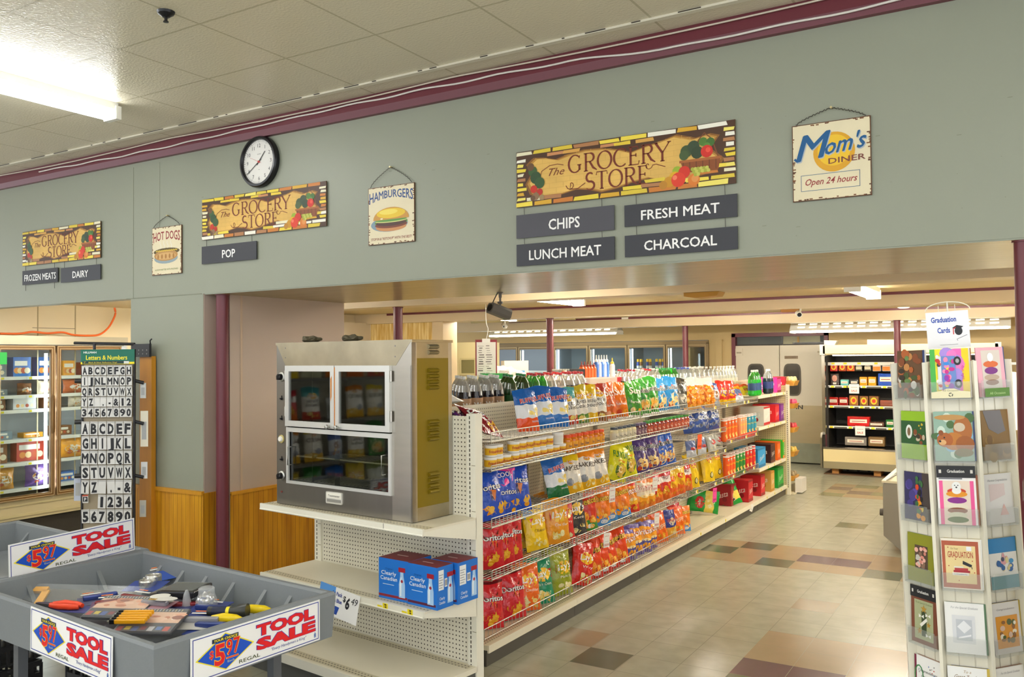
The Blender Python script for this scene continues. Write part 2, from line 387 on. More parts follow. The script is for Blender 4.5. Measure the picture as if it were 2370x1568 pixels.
# steel pipe columns
def column(label, x, y, z1):
    m = MB(); m.cyl((0, 0, 0), (0, 0, z1), .048, MAROON, 20); m.cyl((0, 0, 0), (0, 0, .02), .075, MAROON, 16); m.cyl((0, 0, z1-.015), (0, 0, z1), .056, MAROON, 16)
    o = m.build('column', loc=(x, y, 0)); o['kind'] = 'structure'; o['label'] = label
p = at(515, 900, 'y', 4.49); column('maroon pipe column at the left of the wide opening', p.x, 4.49, HZ)
column('maroon pipe column at the right of the wide opening', -.004, 4.47, HZ)
p = at(921, 740, 'y', 6.88); column('maroon pipe column just behind the steel warming oven', p.x, 6.88, 2.43)
p = at(1273, 780, 'y', 10.08); column('maroon pipe column rising behind the bottles', p.x, 10.08, 2.43)
p = at(1586, 780, 'y', 13.6); column('maroon pipe column in front of the glass coolers', p.x, 13.6, 2.41)
p = at(2079, 900, 'y', 13.6); column('maroon pipe column in front of the open meat case', p.x, 13.6, 2.41)

# ------------------------------------------------------------------ lights of the grocery room
for x, y, lab in ((-4.25, 7.85, 'tube light on the low ceiling just above the bottles'), (-6.85, 10.75, 'tube light on the low ceiling above the hanging knife card'), (-1.34, 8.7, 'twin tube light on the low ceiling above the aisle')):
    strip_light(lab, x, y, BZ, 1.22, 'y', TUBE_BACK*(.28 if 'aisle' in lab else .5))
strip_light('tube light in front of the knotty beadboard wall', -7.9, 7.5, BZ, 1.22, 'x', TUBE_BACK)
for i, (x, y) in enumerate(((-3.6, 6.2), (.6, 7.45), (-1.2, 10.8), (-4.2, 10.8), (.8, 10.8), (2.2, 7.45), (-2.6, 7.4))):
    strip_light('added unseen tube light between the low ceiling beams, %s' % ORD[i], x, y, BZ, 1.22, 'x', TUBE_BACK*(2.9 if y > 10 else .6 if y > 6.5 else .3), group='added lights between the low beams')  # lamps added out of sight to brighten beams, far floor and back wall
strip_light('tube light in the freezer alcove', -7.0, 5.6, 2.5, 1.22, 'y', TUBE_BACK*.85)
def louver(label, x0, x1, y, z):
    t = thing('slotted_light', label, 'light', (x0, y, z)); L = x1-x0
    MB().prism([(-.03, .06), (.03, .06), (.16, -.075), (.15, -.075), (.0, .045), (-.15, -.075), (-.16, -.075)], 0, L, WHITE_ENAMEL, 'x').build('reflector', t)
    for dy in (-.135, .09): MB().cyl((.03, dy, -.088), (L-.03, dy, -.088), .017, tube_mat('#fff8e6', TUBE_BACK*.22), 10).build('tube', t)
    n = int(L/.19)
    for r, (yy, zz) in enumerate(((-.058, .028), (-.108, -.022))):
        for k in range(n): MB().box(0, -.004, -.011, .11, .004, .011, tube_mat('#fff4d8', 3.2)).build('light_slot', t, (.12+k*(L-.2)/n, yy, zz), (-.80, 0, 0))
    for dx in (0, L-.03): MB().prism([(-.03, .06), (.03, .06), (.16, -.11), (-.16, -.11)], dx, dx+.03, WHITE_ENAMEL, 'x').build('end_cap', t)
    for k in (.1, .9): MB().cyl((L*k, 0, .05), (L*k, 0, BZ-z), .004, WHITE_ENAMEL, 6).build('hanger', t)
for lab, u0, u1, v in (('long louvered light hanging in front of the glass coolers', 1140, 1435, 768), ('long louvered light hanging above the meat case', 1832, 2340, 755)):
    p, q = at(u0, v, 'y', 14.15), at(u1, v, 'y', 14.15); louver(lab, p.x, q.x, 14.15, (p.z+q.z)/2+.03)
for lab, u, v in (('small round ceiling light beside the second beam', 1552, 726), ('small round ceiling light right of the aisle camera', 2093, 712)):
    p = at(u, v, 'y', 13.38); t = thing('ceiling_lamp', lab, 'light', (p.x, 13.30, p.z))
    MB().lathe([(0, .03), (.05, .03), (.09, .0), (.06, -.015), (0, -.015)], mat('#fffbe8', .4, emit=1.5), 16).build('diffuser', t)
    MB().cyl((0, 0, .03), (0, 0, BZ-p.z), .03, WHITE_ENAMEL, 10).build('stem', t)

# ------------------------------------------------------------------ the long snack shelving run
XF, XB, XR = -2.86, -3.30, -3.80
YJ = [4.42, 5.61, 6.83, 8.02, 9.25, 10.53, 11.93]
STEEL = mat('#e2dac2', .38, noise=(30, .03, S1)); STEELD = mat('#d8cfb4', .4)
PEGX = peg_mat('pegx', '#d8cfb4', (1, 2)); PEGZ = peg_mat('pegz', '#cbc2a6', (0, 1), .0254, .2)
CHROME = mat('#b9b8b0', .3, metal=.85)
KICK = mat('#4b473d', .5)
gon = thing('gondola_shelving', 'long cream steel gondola shelving run filled with snack bags along the aisle', 'shelving', (0, 0, 0))
m = MB(); m.box(XB-.02, YJ[0], .1, XB, YJ[-1], 1.55, PEGX); m.box(XB-.022, YJ[0], 1.55, XB+.002, YJ[-1], 1.57, STEEL); m.build('back_panel', gon)
m = MB()
for y0, y1 in zip(YJ, YJ[1:]):
    m.box(XB, y0+.002, .10, XF-.012, y1-.002, .13, STEELD); m.box(XF-.012, y0+.002, .085, XF, y1-.002, .132, STEEL)
m.box(XF-.11, YJ[0], .1302, XF-.04, 9.3, .1306, PEGZ)
m.build('base_deck', gon)
m = MB()
for y0, y1 in zip(YJ, YJ[1:]): m.box(XB, y0+.003, 0, XF-.02, y1-.003, .098, KICK)
m.build('kick_plate', gon)
slot = mat('#3b3426', .8)
for y in YJ[1:-1]:
    m = MB(); m.box(XB, y-.016, .13, XB+.03, y+.016, 1.57, mat('#8d8a7c', .4))
    for k in range(52): m.box(XB+.03, y-.004, .17+k*.0265, XB+.0308, y+.004, .186+k*.0265, slot)
    m.build('upright', gon)
m = MB(); m.box(XR, YJ[0], 0, XB-.02, YJ[-1], .13, STEELD); m.box(XR, YJ[0], 1.43, XB-.02, YJ[-1], 1.455, STEELD); m.build('rear_shelf', gon)
# far end frame with its own narrow post
m = MB(); m.box(XR, 11.93, 0, -2.86, 11.96, 1.49, peg_mat('pegy', '#cfc092', (0, 2))); m.box(-2.86, 11.925, 0, -2.815, 11.97, 1.5, STEEL)
for k in range(50): m.box(-2.845, 11.9245, .1+k*.0265, -2.835, 11.925, .116+k*.0265, slot)
m.build('end_frame', gon)
def wire_fence(y0, y1, z, h=.055, x=XF, step=.047, name='wire_fence'):
    m = MB(); r = .0024
    for zz, rr in ((z, .0034), (z+h, .0036)): m.tube([(x, y0, zz), (x, y1, zz)], rr, CHROME, 5)
    n = int((y1-y0)/step)
    for k in range(n+1): yy = y0+(y1-y0)*k/n; m.tube([(x, yy, z), (x, yy, z+h)], r if k not in (0, n) else .0036, CHROME, 4)
    m.build(name, gon)
def wire_shelf(y0, y1, z, fence=True, x=XF, h=.055):
    m = MB()
    for k in range(14): xx = XB+.03+(x-XB-.03)*k/13; m.tube([(xx, y0, z-.004), (xx, y1, z-.004)], .0022, CHROME, 4)
    for k in range(7): yy = y0+(y1-y0)*k/6; m.tube([(XB+.02, yy, z-.008), (x, yy, z-.008)], .003, CHROME, 4)
    for yy in (y0+.01, y1-.01): m.add([(XB+.03, yy, z-.006), (x, yy, z-.006), (XB+.03, yy, z-.07)], [(0, 1, 2)], mat('#6f6d63', .5))
    m.build('wire_shelf', gon)
    if fence: wire_fence(y0, y1, z, h, x)
E_ = .012
ZL = {}
for s in range(5):
    a, b = YJ[s]+(.0 if s else .03)+E_, YJ[s+1]-E_
    z1 = 1.375 if s < 3 else 1.335
    z2 = (1.195, 1.195, 1.195, 1.075, .925)[s]
    wire_shelf(a, b, z1); wire_shelf(a, b, z2, h=.03 if s < 3 else .045)
    if s < 4: wire_shelf(a, b, .845)
    wire_shelf(a, b, .525)
    if s < 3: wire_fence(a, b, .15, .06, XF-.06)
def flat_shelf(y0, y1, z):
    m = MB(); m.box(XB, y0, z-.02, XF-.01, y1, z, STEELD); m.box(XF-.012, y0, z-.035, XF+.004, y1, z+.003, STEEL)
    for yy in (y0, y1-.004): m.prism([(XB, z), (XF-.01, z-.02), (XF-.01, z-.03), (XB, z-.11)], yy, yy+.004, STEELD, 'y')
    m.build('shelf', gon)
for z in (1.40, 1.01, .50): flat_shelf(10.55, 11.91, z)

# ------------------------------------------------------------------ crisp bags
def bag(zones, decals, w=.22, h=.31, t=.085, seed=0, back=None, clear=False):
    """pillow bag facing -y, standing on z=0; zones = [(top v, colour)], decals lie on the film"""
    r = random.Random(seed); nu, nv = 12, 18
    ph = [r.uniform(0, 6.3) for _ in range(6)]
    def sf(x, z):
        u = max(-1, min(1, x/(w/2))); v = max(0, min(1, z/h))
        e = (max(0, 1-abs(u)**2.4))**.6*max(0, math.sin(PI*min(1, max(0, (v-.04)/.92))))**.55
        return t/2*e*(1-.18*(v-.4))+e*.006*math.sin(8*u+7*v+ph[0])+e*.004*math.sin(21*v+5*u+ph[1])+.004*e*math.sin(13*u-9*v+ph[5])
    def edge(v): return (1-.05*math.sin(PI*v)+.012*math.sin(17*v+ph[2]))
    m = MB(); V = []; rows = [j/nv for j in range(nv+1)]; bnd = {}
    for tv, c in zones[:-1]:
        j = min(range(1, nv), key=lambda j: abs(rows[j]-tv)); rows[j] = tv; bnd[j] = 1 if .06 < tv < .93 else 0
    for side in (1, -1):
        for j in range(nv+1):
            for i in range(nu+1):
                u = -1+2*i/nu; v = rows[j]+bnd.get(j, 0)*.014*math.sin(u*8+ph[4]); x = u*w/2*edge(v)
                top = .012*math.sin(3*u+ph[3])*v**3*h*2
                V.append((x, -side*(sf(u*w/2, v*h)+.0008), v*h+top))
    cols = {}
    for side in (0, 1):
        for j in range(nv):
            vv = (rows[j]+rows[j+1])/2; c0 = next((c for tv, c in zones if vv <= tv), zones[-1][1])
            for i in range(nu):
                c = back if (side and back) else c0
                a = side*(nu+1)*(nv+1)+j*(nu+1)+i; q = (a, a+1, a+nu+2, a+nu+1)
                cols.setdefault(c, []).append(q if not side else q[::-1])
    base = len(m.v); m.v = list(V)
    for c, fs in cols.items():
        i = m.mi(c if not isinstance(c, str) else film(c))
        for f in fs: m.f.append(f); m.m.append(i); m.sm.append(True)
    surf = lambda x, z, lift: (x, -(sf(x, z)+.0015+lift), z)
    for d in decals:
        if d[0] == 't':
            _, s, u, v, hh, c = d[:6]; o = d[6] if len(d) > 6 else {}
            ww = o.get('w'); kw = dict(w=ww*w if ww else None, bold=o.get('b', .02), shear=o.get('s', 0), ang=o.get('a', 0), surf=surf)
            if o.get('o'): m.text(s, u*w/2, v*h, hh, card(o['o']), z=.001, **{**kw, 'bold': o.get('b', .02)+.07})
            m.text(s, u*w/2, v*h, hh, card(c), z=.0022, **kw)
        elif d[0] == 'e':
            _, u, v, ru, rv, c = d[:6]; a = d[6] if len(d) > 6 else 0; lift = d[7] if len(d) > 7 else 0
            pts = [(0, 0)]+[(k*math.cos(q*PI/8), k*math.sin(q*PI/8)) for k in (.5, 1) for q in range(16)]
            W = []
            for px, pz in pts:
                px, pz = px*ru*w/2, pz*rv*h; x = u*w/2+px*math.cos(a)-pz*math.sin(a); z = v*h+px*math.sin(a)+pz*math.cos(a)
                W.append(surf(x, z, lift))
            m.add(W, [(0, 1+q, 1+(q+1) % 16) for q in range(16)]+[(1+q, 17+q, 17+(q+1) % 16, 1+(q+1) % 16) for q in range(16)], film(c), True)
        elif d[0] == 'tri':
            m.add([surf(u*w/2, v*h, .001) for u, v in d[1]], [tuple(range(len(d[1])))], film(d[2]))
        elif d[0] == 'chips':
            _, u, v, su, sv, n, cs = d
            for k in range(n):
                uu, v2 = u+r.uniform(-su, su), v+r.uniform(-sv, sv); a0 = r.uniform(0, 6); s0 = r.uniform(.14, .24)
                c = film(r.choice(cs))
                if len(d[6]) and d[0] and r.random() < .5:
                    P = [(uu*w/2+s0*w/2*math.cos(a0+q*2.1), v2*h+s0*w/2*math.sin(a0+q*2.1)) for q in range(3)]
                else: P = [(uu*w/2+s0*w/2*math.cos(q*PI/4), v2*h+s0*.8*w/2*math.sin(q*PI/4)) for q in range(8)]
                m.add([surf(x, z, .0006+.0001*k) for x, z in P], [tuple(range(len(P)))], c)
    return m
GOLD = ['#e8a020', '#d98912', '#f0b838']; CHIP = ['#f3d978', '#efe3a8', '#e6c454']
def ridged(top, mid, bot, extra=()):
    return bag([(.30, bot), (.62, mid), (1, top)], [('t', 'RUFFLES', .1, .68, .034, '#c8202e', {'w': .78, 'o': '#f4f1ea', 's': .15, 'a': .12, 'b': .03}), ('chips', .35, .45, .35, .08, 7, CHIP), ('t', 'ORIGINAL', .45, .2, .012, '#e8eef6')]+list(extra), seed=1)
def corn(main, dark, seed=2, sz=(.23, .32)):
    return bag([(.2, main), (.94, main), (1, dark)], [('tri', [(-.75, .25), (.75, .22), (.1, .02)], '#e8891a'), ('chips', .1, .2, .6, .1, 12, GOLD),
        ('tri', [(-.55, .74), (-.1, .50), (.55, .78), (.42, .42), (-.05, .36)], dark), ('tri', [(.0, .58), (.35, .56), (.14, .34)], '#e07818'), ('tri', [(.08, .55), (.28, .54), (.15, .41)], main),
        ('t', 'Doritos', .0, .58, .036, '#f6f4ee', {'w': .86, 'b': .035, 'o': '#24242c'})], w=sz[0], h=sz[1], seed=seed)
def potato(main, txt, band=None, seed=3, low='', accent='#c8202e', corner=None, chips=CHIP):
    d = [('e', .1, .63, .62, .15, '#f3c12c', .1), ('tri', [(-.62, .71), (.78, .74), (.84, .55), (-.58, .52)], accent), ('t', "Lay's", .1, .59, .045, '#f8f6f0', {'w': .6, 'b': .03, 's': .2, 'a': .06}),
         ('t', low, .15, .40, .02, '#f8f2e0' if main not in ('#f4c818',) else '#6a4a10', {'w': .5, 'b': 0}), ('chips', .1, .17, .5, .1, 9, chips)]
    if corner: d += [('tri', [(-.95, .97), (.3, .97), (-.2, .82), (-.9, .72)], corner)]
    return bag([(.9, main), (1, band or main)], d, seed=seed, w=.225, h=.32)
def kettle(top, low, seed=4):
    return bag([(.24, low), (.70, '#ece7da'), (1, top)], [('e', .0, .72, .5, .1, '#f0b820'), ('t', "Lay's", .0, .70, .025, '#f8f4ec', {'w': .42, 'o': '#c8202e'}), ('t', 'Kettle', .05, .52, .034, '#3a3228', {'w': .58, 'b': 0}), ('t', 'Cooked', .05, .40, .034, '#3a3228', {'w': .68, 'b': 0}), ('chips', 0, .14, .5, .06, 6, CHIP)], seed=seed, w=.2, h=.30)
def sunny(main, low, seed=5):
    return bag([(1, main)], [('t', 'Sun', .1, .62, .06, '#f6eee0', {'w': .6, 'b': .04}), ('t', 'harvest', .1, .33, .025, '#f6eee0', {'w': .6}), ('e', -.2, .14, .3, .07, low), ('chips', .2, .14, .4, .06, 5, GOLD)], seed=seed, w=.2, h=.31)
def tort(main, seed=6, win='#e8c98a'):
    return bag([(.5, main), (.92, main), (1, main)], [('tri', [(-.85, .06), (.85, .06), (.85, .44), (.2, .53), (-.85, .36)], '#e6d8bc'), ('e', .05, .24, .7, .17, win), ('chips', .1, .25, .45, .09, 8, ['#f0b24c', '#f6d894', '#e89838']), ('e', -.35, .12, .3, .06, '#b03a1e'),
        ('t', 'Tostitos', .0, .60, .045, '#1d1d22', {'w': .88, 'b': .03, 'o': '#f4f2ea'}), ('e', .02, .72, .10, .028, '#e0402a')], seed=seed, w=.2, h=.33)
def puffs(main, low, txt='Cheetos', seed=8, tc='#f2c22a', sz=(.22, .3)):
    return bag([(.28, low), (1, main)], [('t', txt, .0, .68, .05, tc, {'w': .88, 'b': .035, 'o': '#3a2410', 's': .15, 'a': .12}), ('e', -.25, .36, .34, .13, '#f0a028'), ('e', .35, .3, .3, .1, '#e8801c'), ('e', .25, .12, .35, .06, '#e8ecf0'), ('chips', 0, .2, .7, .1, 9, ['#f39a20', '#ee7c14', '#f5c050'])], seed=seed, w=sz[0], h=sz[1])
def strips(main, seed=9, mid='#f2b01c', low='#d8301c'):
    return bag([(.25, low), (.42, mid), (.86, main), (1, low)], [('t', 'Fritos', .0, .60, .055, '#fbf3e6', {'w': .82, 'b': .03, 'o': '#c02a1c', 's': .1, 'a': .15}), ('e', .1, .42, .6, .05, '#fbe6a4'), ('chips', .1, .2, .5, .08, 8, GOLD)], seed=seed, w=.19, h=.27)
def baked(top, body, seed=10):
    return bag([(.26, '#efb416'), (.84, body), (1, top)], [('e', .1, .82, .3, .06, '#e8a81e'), ('t', "Lay's", .1, .81, .02, '#f6f2e8', {'w': .35, 'o': '#c8202e'}), ('t', 'BAKED', .0, .60, .038, '#4a3a28', {'w': .86, 'b': .02}), ('e', -.3, .3, .34, .1, '#8f949c'), ('chips', .3, .2, .4, .08, 6, CHIP)], seed=seed, w=.2, h=.30)
BAGK = {
 'ruf_o': ('blue and white ridged chip bag, orange base', lambda: ridged('#1d62b4', '#e6e8ea', '#e8501e')),
 'ruf_b': ('blue and white ridged chip bag', lambda: ridged('#1d62b4', '#e6e8ea', '#2272c4')),
 'ruf_g': ('blue and white ridged chip bag, green base', lambda: ridged('#2069bc', '#e6e8ea', '#12703c')),
 'ket_t': ('teal topped white chip bag', lambda: kettle('#4fa3a3', '#c8402e')),
 'ket_g': ('green topped white chip bag', lambda: kettle('#b8a428', '#5c8a3c', 14)),
 'ket_y': ('yellow topped white chip bag', lambda: kettle('#dcb61e', '#e8b61c', 24)),
 'ket_r': ('brick red topped white chip bag', lambda: kettle('#a63a30', '#8e5a34', 34)),
 'sun_p': ('salmon orange wholegrain snack bag', lambda: sunny('#d8602a', '#f0a888')),
 'sun_o': ('orange wholegrain snack bag', lambda: sunny('#e0701a', '#c83a1c', 15)),
 'sun_g': ('green wholegrain snack bag', lambda: sunny('#3c8c2c', '#e8d8a0', 25)),
 'tor_g': ('green tortilla chip bag', lambda: tort('#2f8a2c')),
 'tor_b': ('sky blue tortilla chip bag', lambda: tort('#2b86c4', 16)),
 'tor_p': ('purple tortilla chip bag', lambda: tort('#4b3a78', 26)),
 'tor_d': ('deep blue tortilla chip bag', lambda: tort('#1f56b8', 36)),
 'gry_y': ('grey and yellow snack bag', lambda: bag([(.45, '#75726c'), (1, '#3d3a34')], [('tri', [(-.8, .5), (.8, .95), (.9, .6), (-.2, .35)], '#e8c020'), ('e', .3, .3, .5, .14, '#d8d2c4')], seed=40)),
 'puf_c': ('clear bag of orange cheese balls', lambda: bag([(.10, '#d9a055'), (.72, '#e88a1c'), (1, '#e9e4dc')], [('chips', 0, .4, .85, .3, 90, ['#f2a52c', '#e07a12', '#f8bf52', '#c85f0c']), ('tri', [(.05, .62), (.75, .58), (.8, .36), (.1, .38)], '#b3242c'), ('tri', [(.1, .42), (.78, .40), (.8, .34), (.1, .36)], '#ece4d8')], seed=41, w=.24, h=.33, t=.12)),
 'wht_b': ('small white and blue pretzel bag', lambda: bag([(.3, '#9aa6b8'), (.7, '#d8dce2'), (1, '#4a64a8')], [('e', 0, .5, .5, .14, '#8a5a2c'), ('chips', 0, .3, .5, .1, 6, GOLD)], seed=42, w=.17, h=.26)),
 'red_n': ('red and yellow corn snack bag', lambda: bag([(.2, '#e8b81c'), (1, '#d02a1c')], [('e', .1, .5, .7, .2, '#f0b41c'), ('e', .1, .48, .55, .14, '#2a3a78'), ('t', 'NUTS', .1, .45, .04, '#f6f2e8', {'w': .6, 'b': .04})], seed=43, w=.17, h=.27)),
 'yel_p': ('small yellow pouch with red top', lambda: bag([(.86, '#f0c41c'), (1, '#e0501c')], [('t', 'POP', .1, .55, .035, '#c8301c', {'w': .6, 'b': .04}), ('e', .1, .3, .4, .12, '#e8e0b0')], seed=44, w=.15, h=.2, t=.07)),
 'slv_b': ('small silver and blue nut bag', lambda: bag([(.4, '#c2c8d2'), (1, '#5a6a9a')], [('e', .1, .5, .5, .1, '#c8402e')], seed=45, w=.14, h=.17, t=.06)),
 'slv_r': ('small silver bag with red emblem', lambda: bag([(1, '#b9bcb8')], [('e', .1, .55, .5, .16, '#c03030'), ('chips', 0, .25, .4, .08, 4, CHIP)], seed=46, w=.16, h=.19, t=.07)),
 'pop_b': ('blue bag of white popcorn', lambda: bag([(.9, '#2f4f9e'), (1, '#223c7c')], [('chips', 0, .5, .8, .35, 26, ['#8894a8', '#6b6f80', '#9ba4b4']), ('t', 'POP', .1, .62, .04, '#e8ecf4', {'w': .6, 'b': .04}), ('t', 'CORN', .1, .46, .04, '#e8ecf4', {'w': .7, 'b': .04}), ('e', .2, .8, .4, .05, '#d8b040')], seed=47, w=.26, h=.30, t=.15)),
 'cor_u': ('purple corn chip bag', lambda: corn('#5a2a78', '#2c1838', 50)),
 'cor_m': ('dark red corn chip bag', lambda: corn('#8a1f2c', '#3c1018', 51)),
 'cor_b': ('royal blue corn chip bag', lambda: corn('#1f4fc0', '#122a68', 52)),
 'cor_k': ('blue corn chip bag with pink flash', lambda: MB_pink()),
 'cor_r': ('red corn chip bag', lambda: corn('#cf1f2a', '#6a1018', 53)),
 'lay_y': ('plain yellow potato chip bag', lambda: potato('#ecc81a', '', seed=60)),
 'lay_c': ('yellow potato chip bag with blue corner', lambda: potato('#f4c818', '', low='Classic', corner='#4a8fc8', seed=61)),
 'lay_o': ('amber orange potato chip bag', lambda: potato('#ec9a1e', '', low='Cheddar', seed=62)),
 'lay_w': ('red wavy potato chip bag, blue top', lambda: potato('#d02c2c', '', low='Wavy', corner='#6aa0cc', seed=63)),
 'lay_k': ('charcoal black potato chip bag', lambda: potato('#3c3a3c', '', low='Kettle', seed=64)),
 'lay_g': ('emerald green potato chip bag', lambda: potato('#0f8a62', '', low='Sour Cream', seed=65)),
 'lay_l': ('olive green potato chip bag', lambda: potato('#97a022', '', low='Pickle', seed=66)),
 'lay_d': ('bright orange potato chip bag', lambda: potato('#ee6a1e', '', low='Cheddar', seed=67)),
 'lay_r': ('plain red potato chip bag', lambda: potato('#d4261e', '', low='Wavy', seed=68)),
 'lay_s': ('green and yellow potato chip bag', lambda: bag([(.16, '#1f9a3a'), (.45, '#e6cf5c'), (.9, '#1f9a3a'), (1, '#138030')], [('e', -.1, .62, .55, .15, '#d03030'), ('t', 'Saba', -.1, .60, .03, '#f6eee0', {'w': .5}), ('chips', .1, .34, .5, .1, 8, CHIP), ('e', .1, .18, .2, .06, '#e6e0c0'), ('e', .1, .18, .13, .04, '#2a2a2a', 0, .001)], seed=69, w=.25, h=.34)),
 'sab_y': ('tall yellow potato chip bag, red oval', lambda: bag([(1, '#ecc61c')], [('e', .2, .68, .55, .13, '#c8282c'), ('t', 'Saba', .2, .66, .03, '#f6dcc0', {'w': .5}), ('e', .25, .2, .32, .1, '#3a3420'), ('e', .25, .2, .25, .078, '#e6dc9c', 0, .001), ('tri', [(.15, .24), (.35, .24), (.25, .14)], '#2a2a2a')], seed=70, w=.2, h=.36)),
 'bak_y': ('white baked chip bag, yellow top', lambda: baked('#e8c81c', '#e9e2d2', 71)),
 'bak_o': ('white baked chip bag, orange top', lambda: baked('#e88a1c', '#efe9dc', 72)),
 'clr_g': ('clear and green chip bag', lambda: bag([(.3, '#c8c6a0'), (.8, '#d4d4c4'), (1, '#8a9a3c')], [('chips', 0, .35, .5, .15, 10, CHIP)], seed=73)),
 'rng_y': ('lime yellow onion ring bag', lambda: bag([(1, '#d8d41c')], [('t', 'FUNYUNS', .1, .66, .06, '#2f7a1c', {'w': .82, 'b': .05, 'a': .1}), ('tri', [(-.3, .58), (.7, .6), (.7, .54), (-.3, .52)], '#e8a01c'), ('e', .15, .3, .55, .2, '#4a6a1c'), ('e', .15, .3, .5, .18, '#d9b04a', 0, .0008), ('e', .05, .32, .26, .09, '#f0dca0', 0, .0014), ('e', .05, .32, .14, .05, '#a87a24', 0, .002)], seed=74, w=.23, h=.32)),
 'che_o': ('orange and blue cheese puff bag', lambda: puffs('#ee7a18', '#3a8ad0', seed=75)),
 'che_r': ('red and green hot puff bag', lambda: puffs('#d0301c', '#3a8a34', seed=76)),
 'che_f': ('flame red hot puff bag', lambda: puffs('#e0421a', '#c8281c', seed=77)),
 'fri_o': ('orange and red corn strip bag', lambda: strips('#ee921c')),
 'fri_w': ('white and orange corn strip bag', lambda: strips('#efe0c4', 19, '#f0a01c', '#e07818')),
 'fri_v': ('orange and violet corn strip bag', lambda: strips('#f0a024', 29, '#4a4a94', '#6a5aa4')),
 'mix_r': ('red and white corn snack bag', lambda: bag([(.3, '#e06a1c'), (.6, '#d0261c'), (.8, '#e6dcd4'), (1, '#c8202c')], [('chips', .1, .4, .5, .2, 10, GOLD), ('t', 'HOT', .1, .7, .03, '#7a1a1c', {'w': .5})], seed=80, w=.2, h=.28)),
 'mix_y': ('yellow and orange corn snack bag', lambda: bag([(.35, '#e6611a'), (1, '#e8b81c')], [('chips', .1, .3, .6, .2, 12, GOLD), ('e', .1, .65, .5, .1, '#d8401c')], seed=81, w=.2, h=.28)),
 'ora_p': ('plain orange puff bag', lambda: bag([(.9, '#ee6a16'), (1, '#e04a12')], [('t', 'PUFFS', .1, .45, .04, '#f6d8b0', {'w': .7, 'a': .15}), ('chips', 0, .25, .6, .1, 8, GOLD)], seed=82, w=.2, h=.28)),
 'blu_o': ('navy snack bag with orange chips', lambda: bag([(.4, '#e0a030'), (1, '#26348c')], [('e', .1, .6, .5, .14, '#d8c8a0'), ('t', 'SNAX', .1, .6, .03, '#c8242c', {'w': .6}), ('chips', .2, .3, .5, .14, 10, CHIP)], seed=83, w=.19, h=.28)),
}
def MB_pink():
    m = corn('#1f4fc0', '#122a68', 54)
    m2 = bag([(.2, '#1f4fc0'), (.94, '#1f4fc0'), (1, '#e8409c')], [('tri', [(-.8, .98), (.85, .98), (.6, .72), (-.2, .62), (-.7, .74)], '#ec4a9e'), ('t', 'COOL', .05, .82, .032, '#f6e8f0', {'w': .6, 'o': '#5a3a98', 'a': .1}), ('t', 'Doritos', 0, .45, .036, '#f6f4ee', {'w': .8, 'o': '#20202c'}), ('chips', .1, .2, .6, .1, 10, GOLD)], w=.23, h=.32, seed=54)
    return m2
BAGM = {}
def bag_mesh(k):
    if k not in BAGM:
        o = BAGK[k][1]().build('snack_bag'); BAGM[k] = o.data; bpy.data.objects.remove(o)
    return BAGM[k]
def put_bag(k, loc, rot, label, group, sc=1):
    o = bpy.data.objects.new('snack_bag', bag_mesh(k)); C.objects.link(o)
    o.location = loc; o.rotation_euler = rot; o.scale = (sc, sc, sc)
    return tag(o, label, 'snack bag', group)
def bag_row(rowname, z, items, group):
    """items: (kind, photo x of the bag's middle, {x: distance back, ya: yaw, le: lean, ro: roll, s: size, dz, wd})"""
    L = []
    for it in items:
        k, u = it[:2]; o = it[2] if len(it) > 2 else {}
        x = XF-.13-o.get('x', 0); zz = z+o.get('dz', 0)
        v = 834-(zz+.15-CAMZ)*FPX/ (6.2)
        p = at(u, v, 'x', x); v = CY-0+ (CAMZ-zz-.12)*FPX/max(3, (p-Vector((0, 0, CAMZ))).dot(F))+47
        p = at(u, v, 'x', x); L.append((p.y, k, x, zz, o))
    L.sort(key=lambda q: q[0])
    for i, (y, k, x, zz, o) in enumerate(L):
        yaw = o.get('ya', -.42+rnd.uniform(-.14, .14))
        gaps = [abs(y-q[0]) for j, q in enumerate(L) if j != i and abs(q[2]-x) < .06]
        ty = max(.45, min(1, (min(gaps, default=1)*abs(math.sin(yaw))+.028)/.085))
        rot = Matrix.Rotation(PI/2+yaw, 4, 'Z') @ Matrix.Rotation(-o.get('le', .18+rnd.uniform(-.07, .09)), 4, 'X') @ Matrix.Rotation(o.get('ro', rnd.uniform(-.09, .09)), 4, 'Y')
        b = put_bag(k, (x+rnd.uniform(-.015, .015), y, zz+.004+o.get('up', 0)), rot.to_euler(), '%s, %s from near end of %s' % (BAGK[k][0], ORD[i], rowname), group, o.get('s', 1)*rnd.uniform(.94, 1.02)); b.scale.y *= ty
bag_row('top wire shelf', 1.378, [('ruf_o', 1222), ('ruf_b', 1262), ('ruf_b', 1290), ('ket_t', 1316), ('ket_g', 1340), ('ket_y', 1360), ('ket_r', 1380), ('sun_p', 1410), ('sun_o', 1438),
    ('sun_g', 1466), ('tor_g', 1487), ('tor_g', 1511), ('tor_b', 1532), ('tor_b', 1555), ('gry_y', 1577, {'s': .95})], 'chip bags on the top wire shelf')
bag_row('far top shelf', 1.338, [('puf_c', 1606), ('puf_c', 1634), ('wht_b', 1656), ('red_n', 1673), ('red_n', 1693), ('slv_b', 1706, {'le': .5}), ('slv_b', 1717, {'le': .5}), ('yel_p', 1714, {'x': .14}), ('yel_p', 1726, {'x': .08}), ('yel_p', 1741, {'x': .02})], 'snack bags on the far part of the top shelf')
bag_row('second shelf', 1.078, [('pop_b', 1602, {'x': .06, 's': .9}), ('pop_b', 1622), ('pop_b', 1652)], 'popcorn bags on the second shelf')
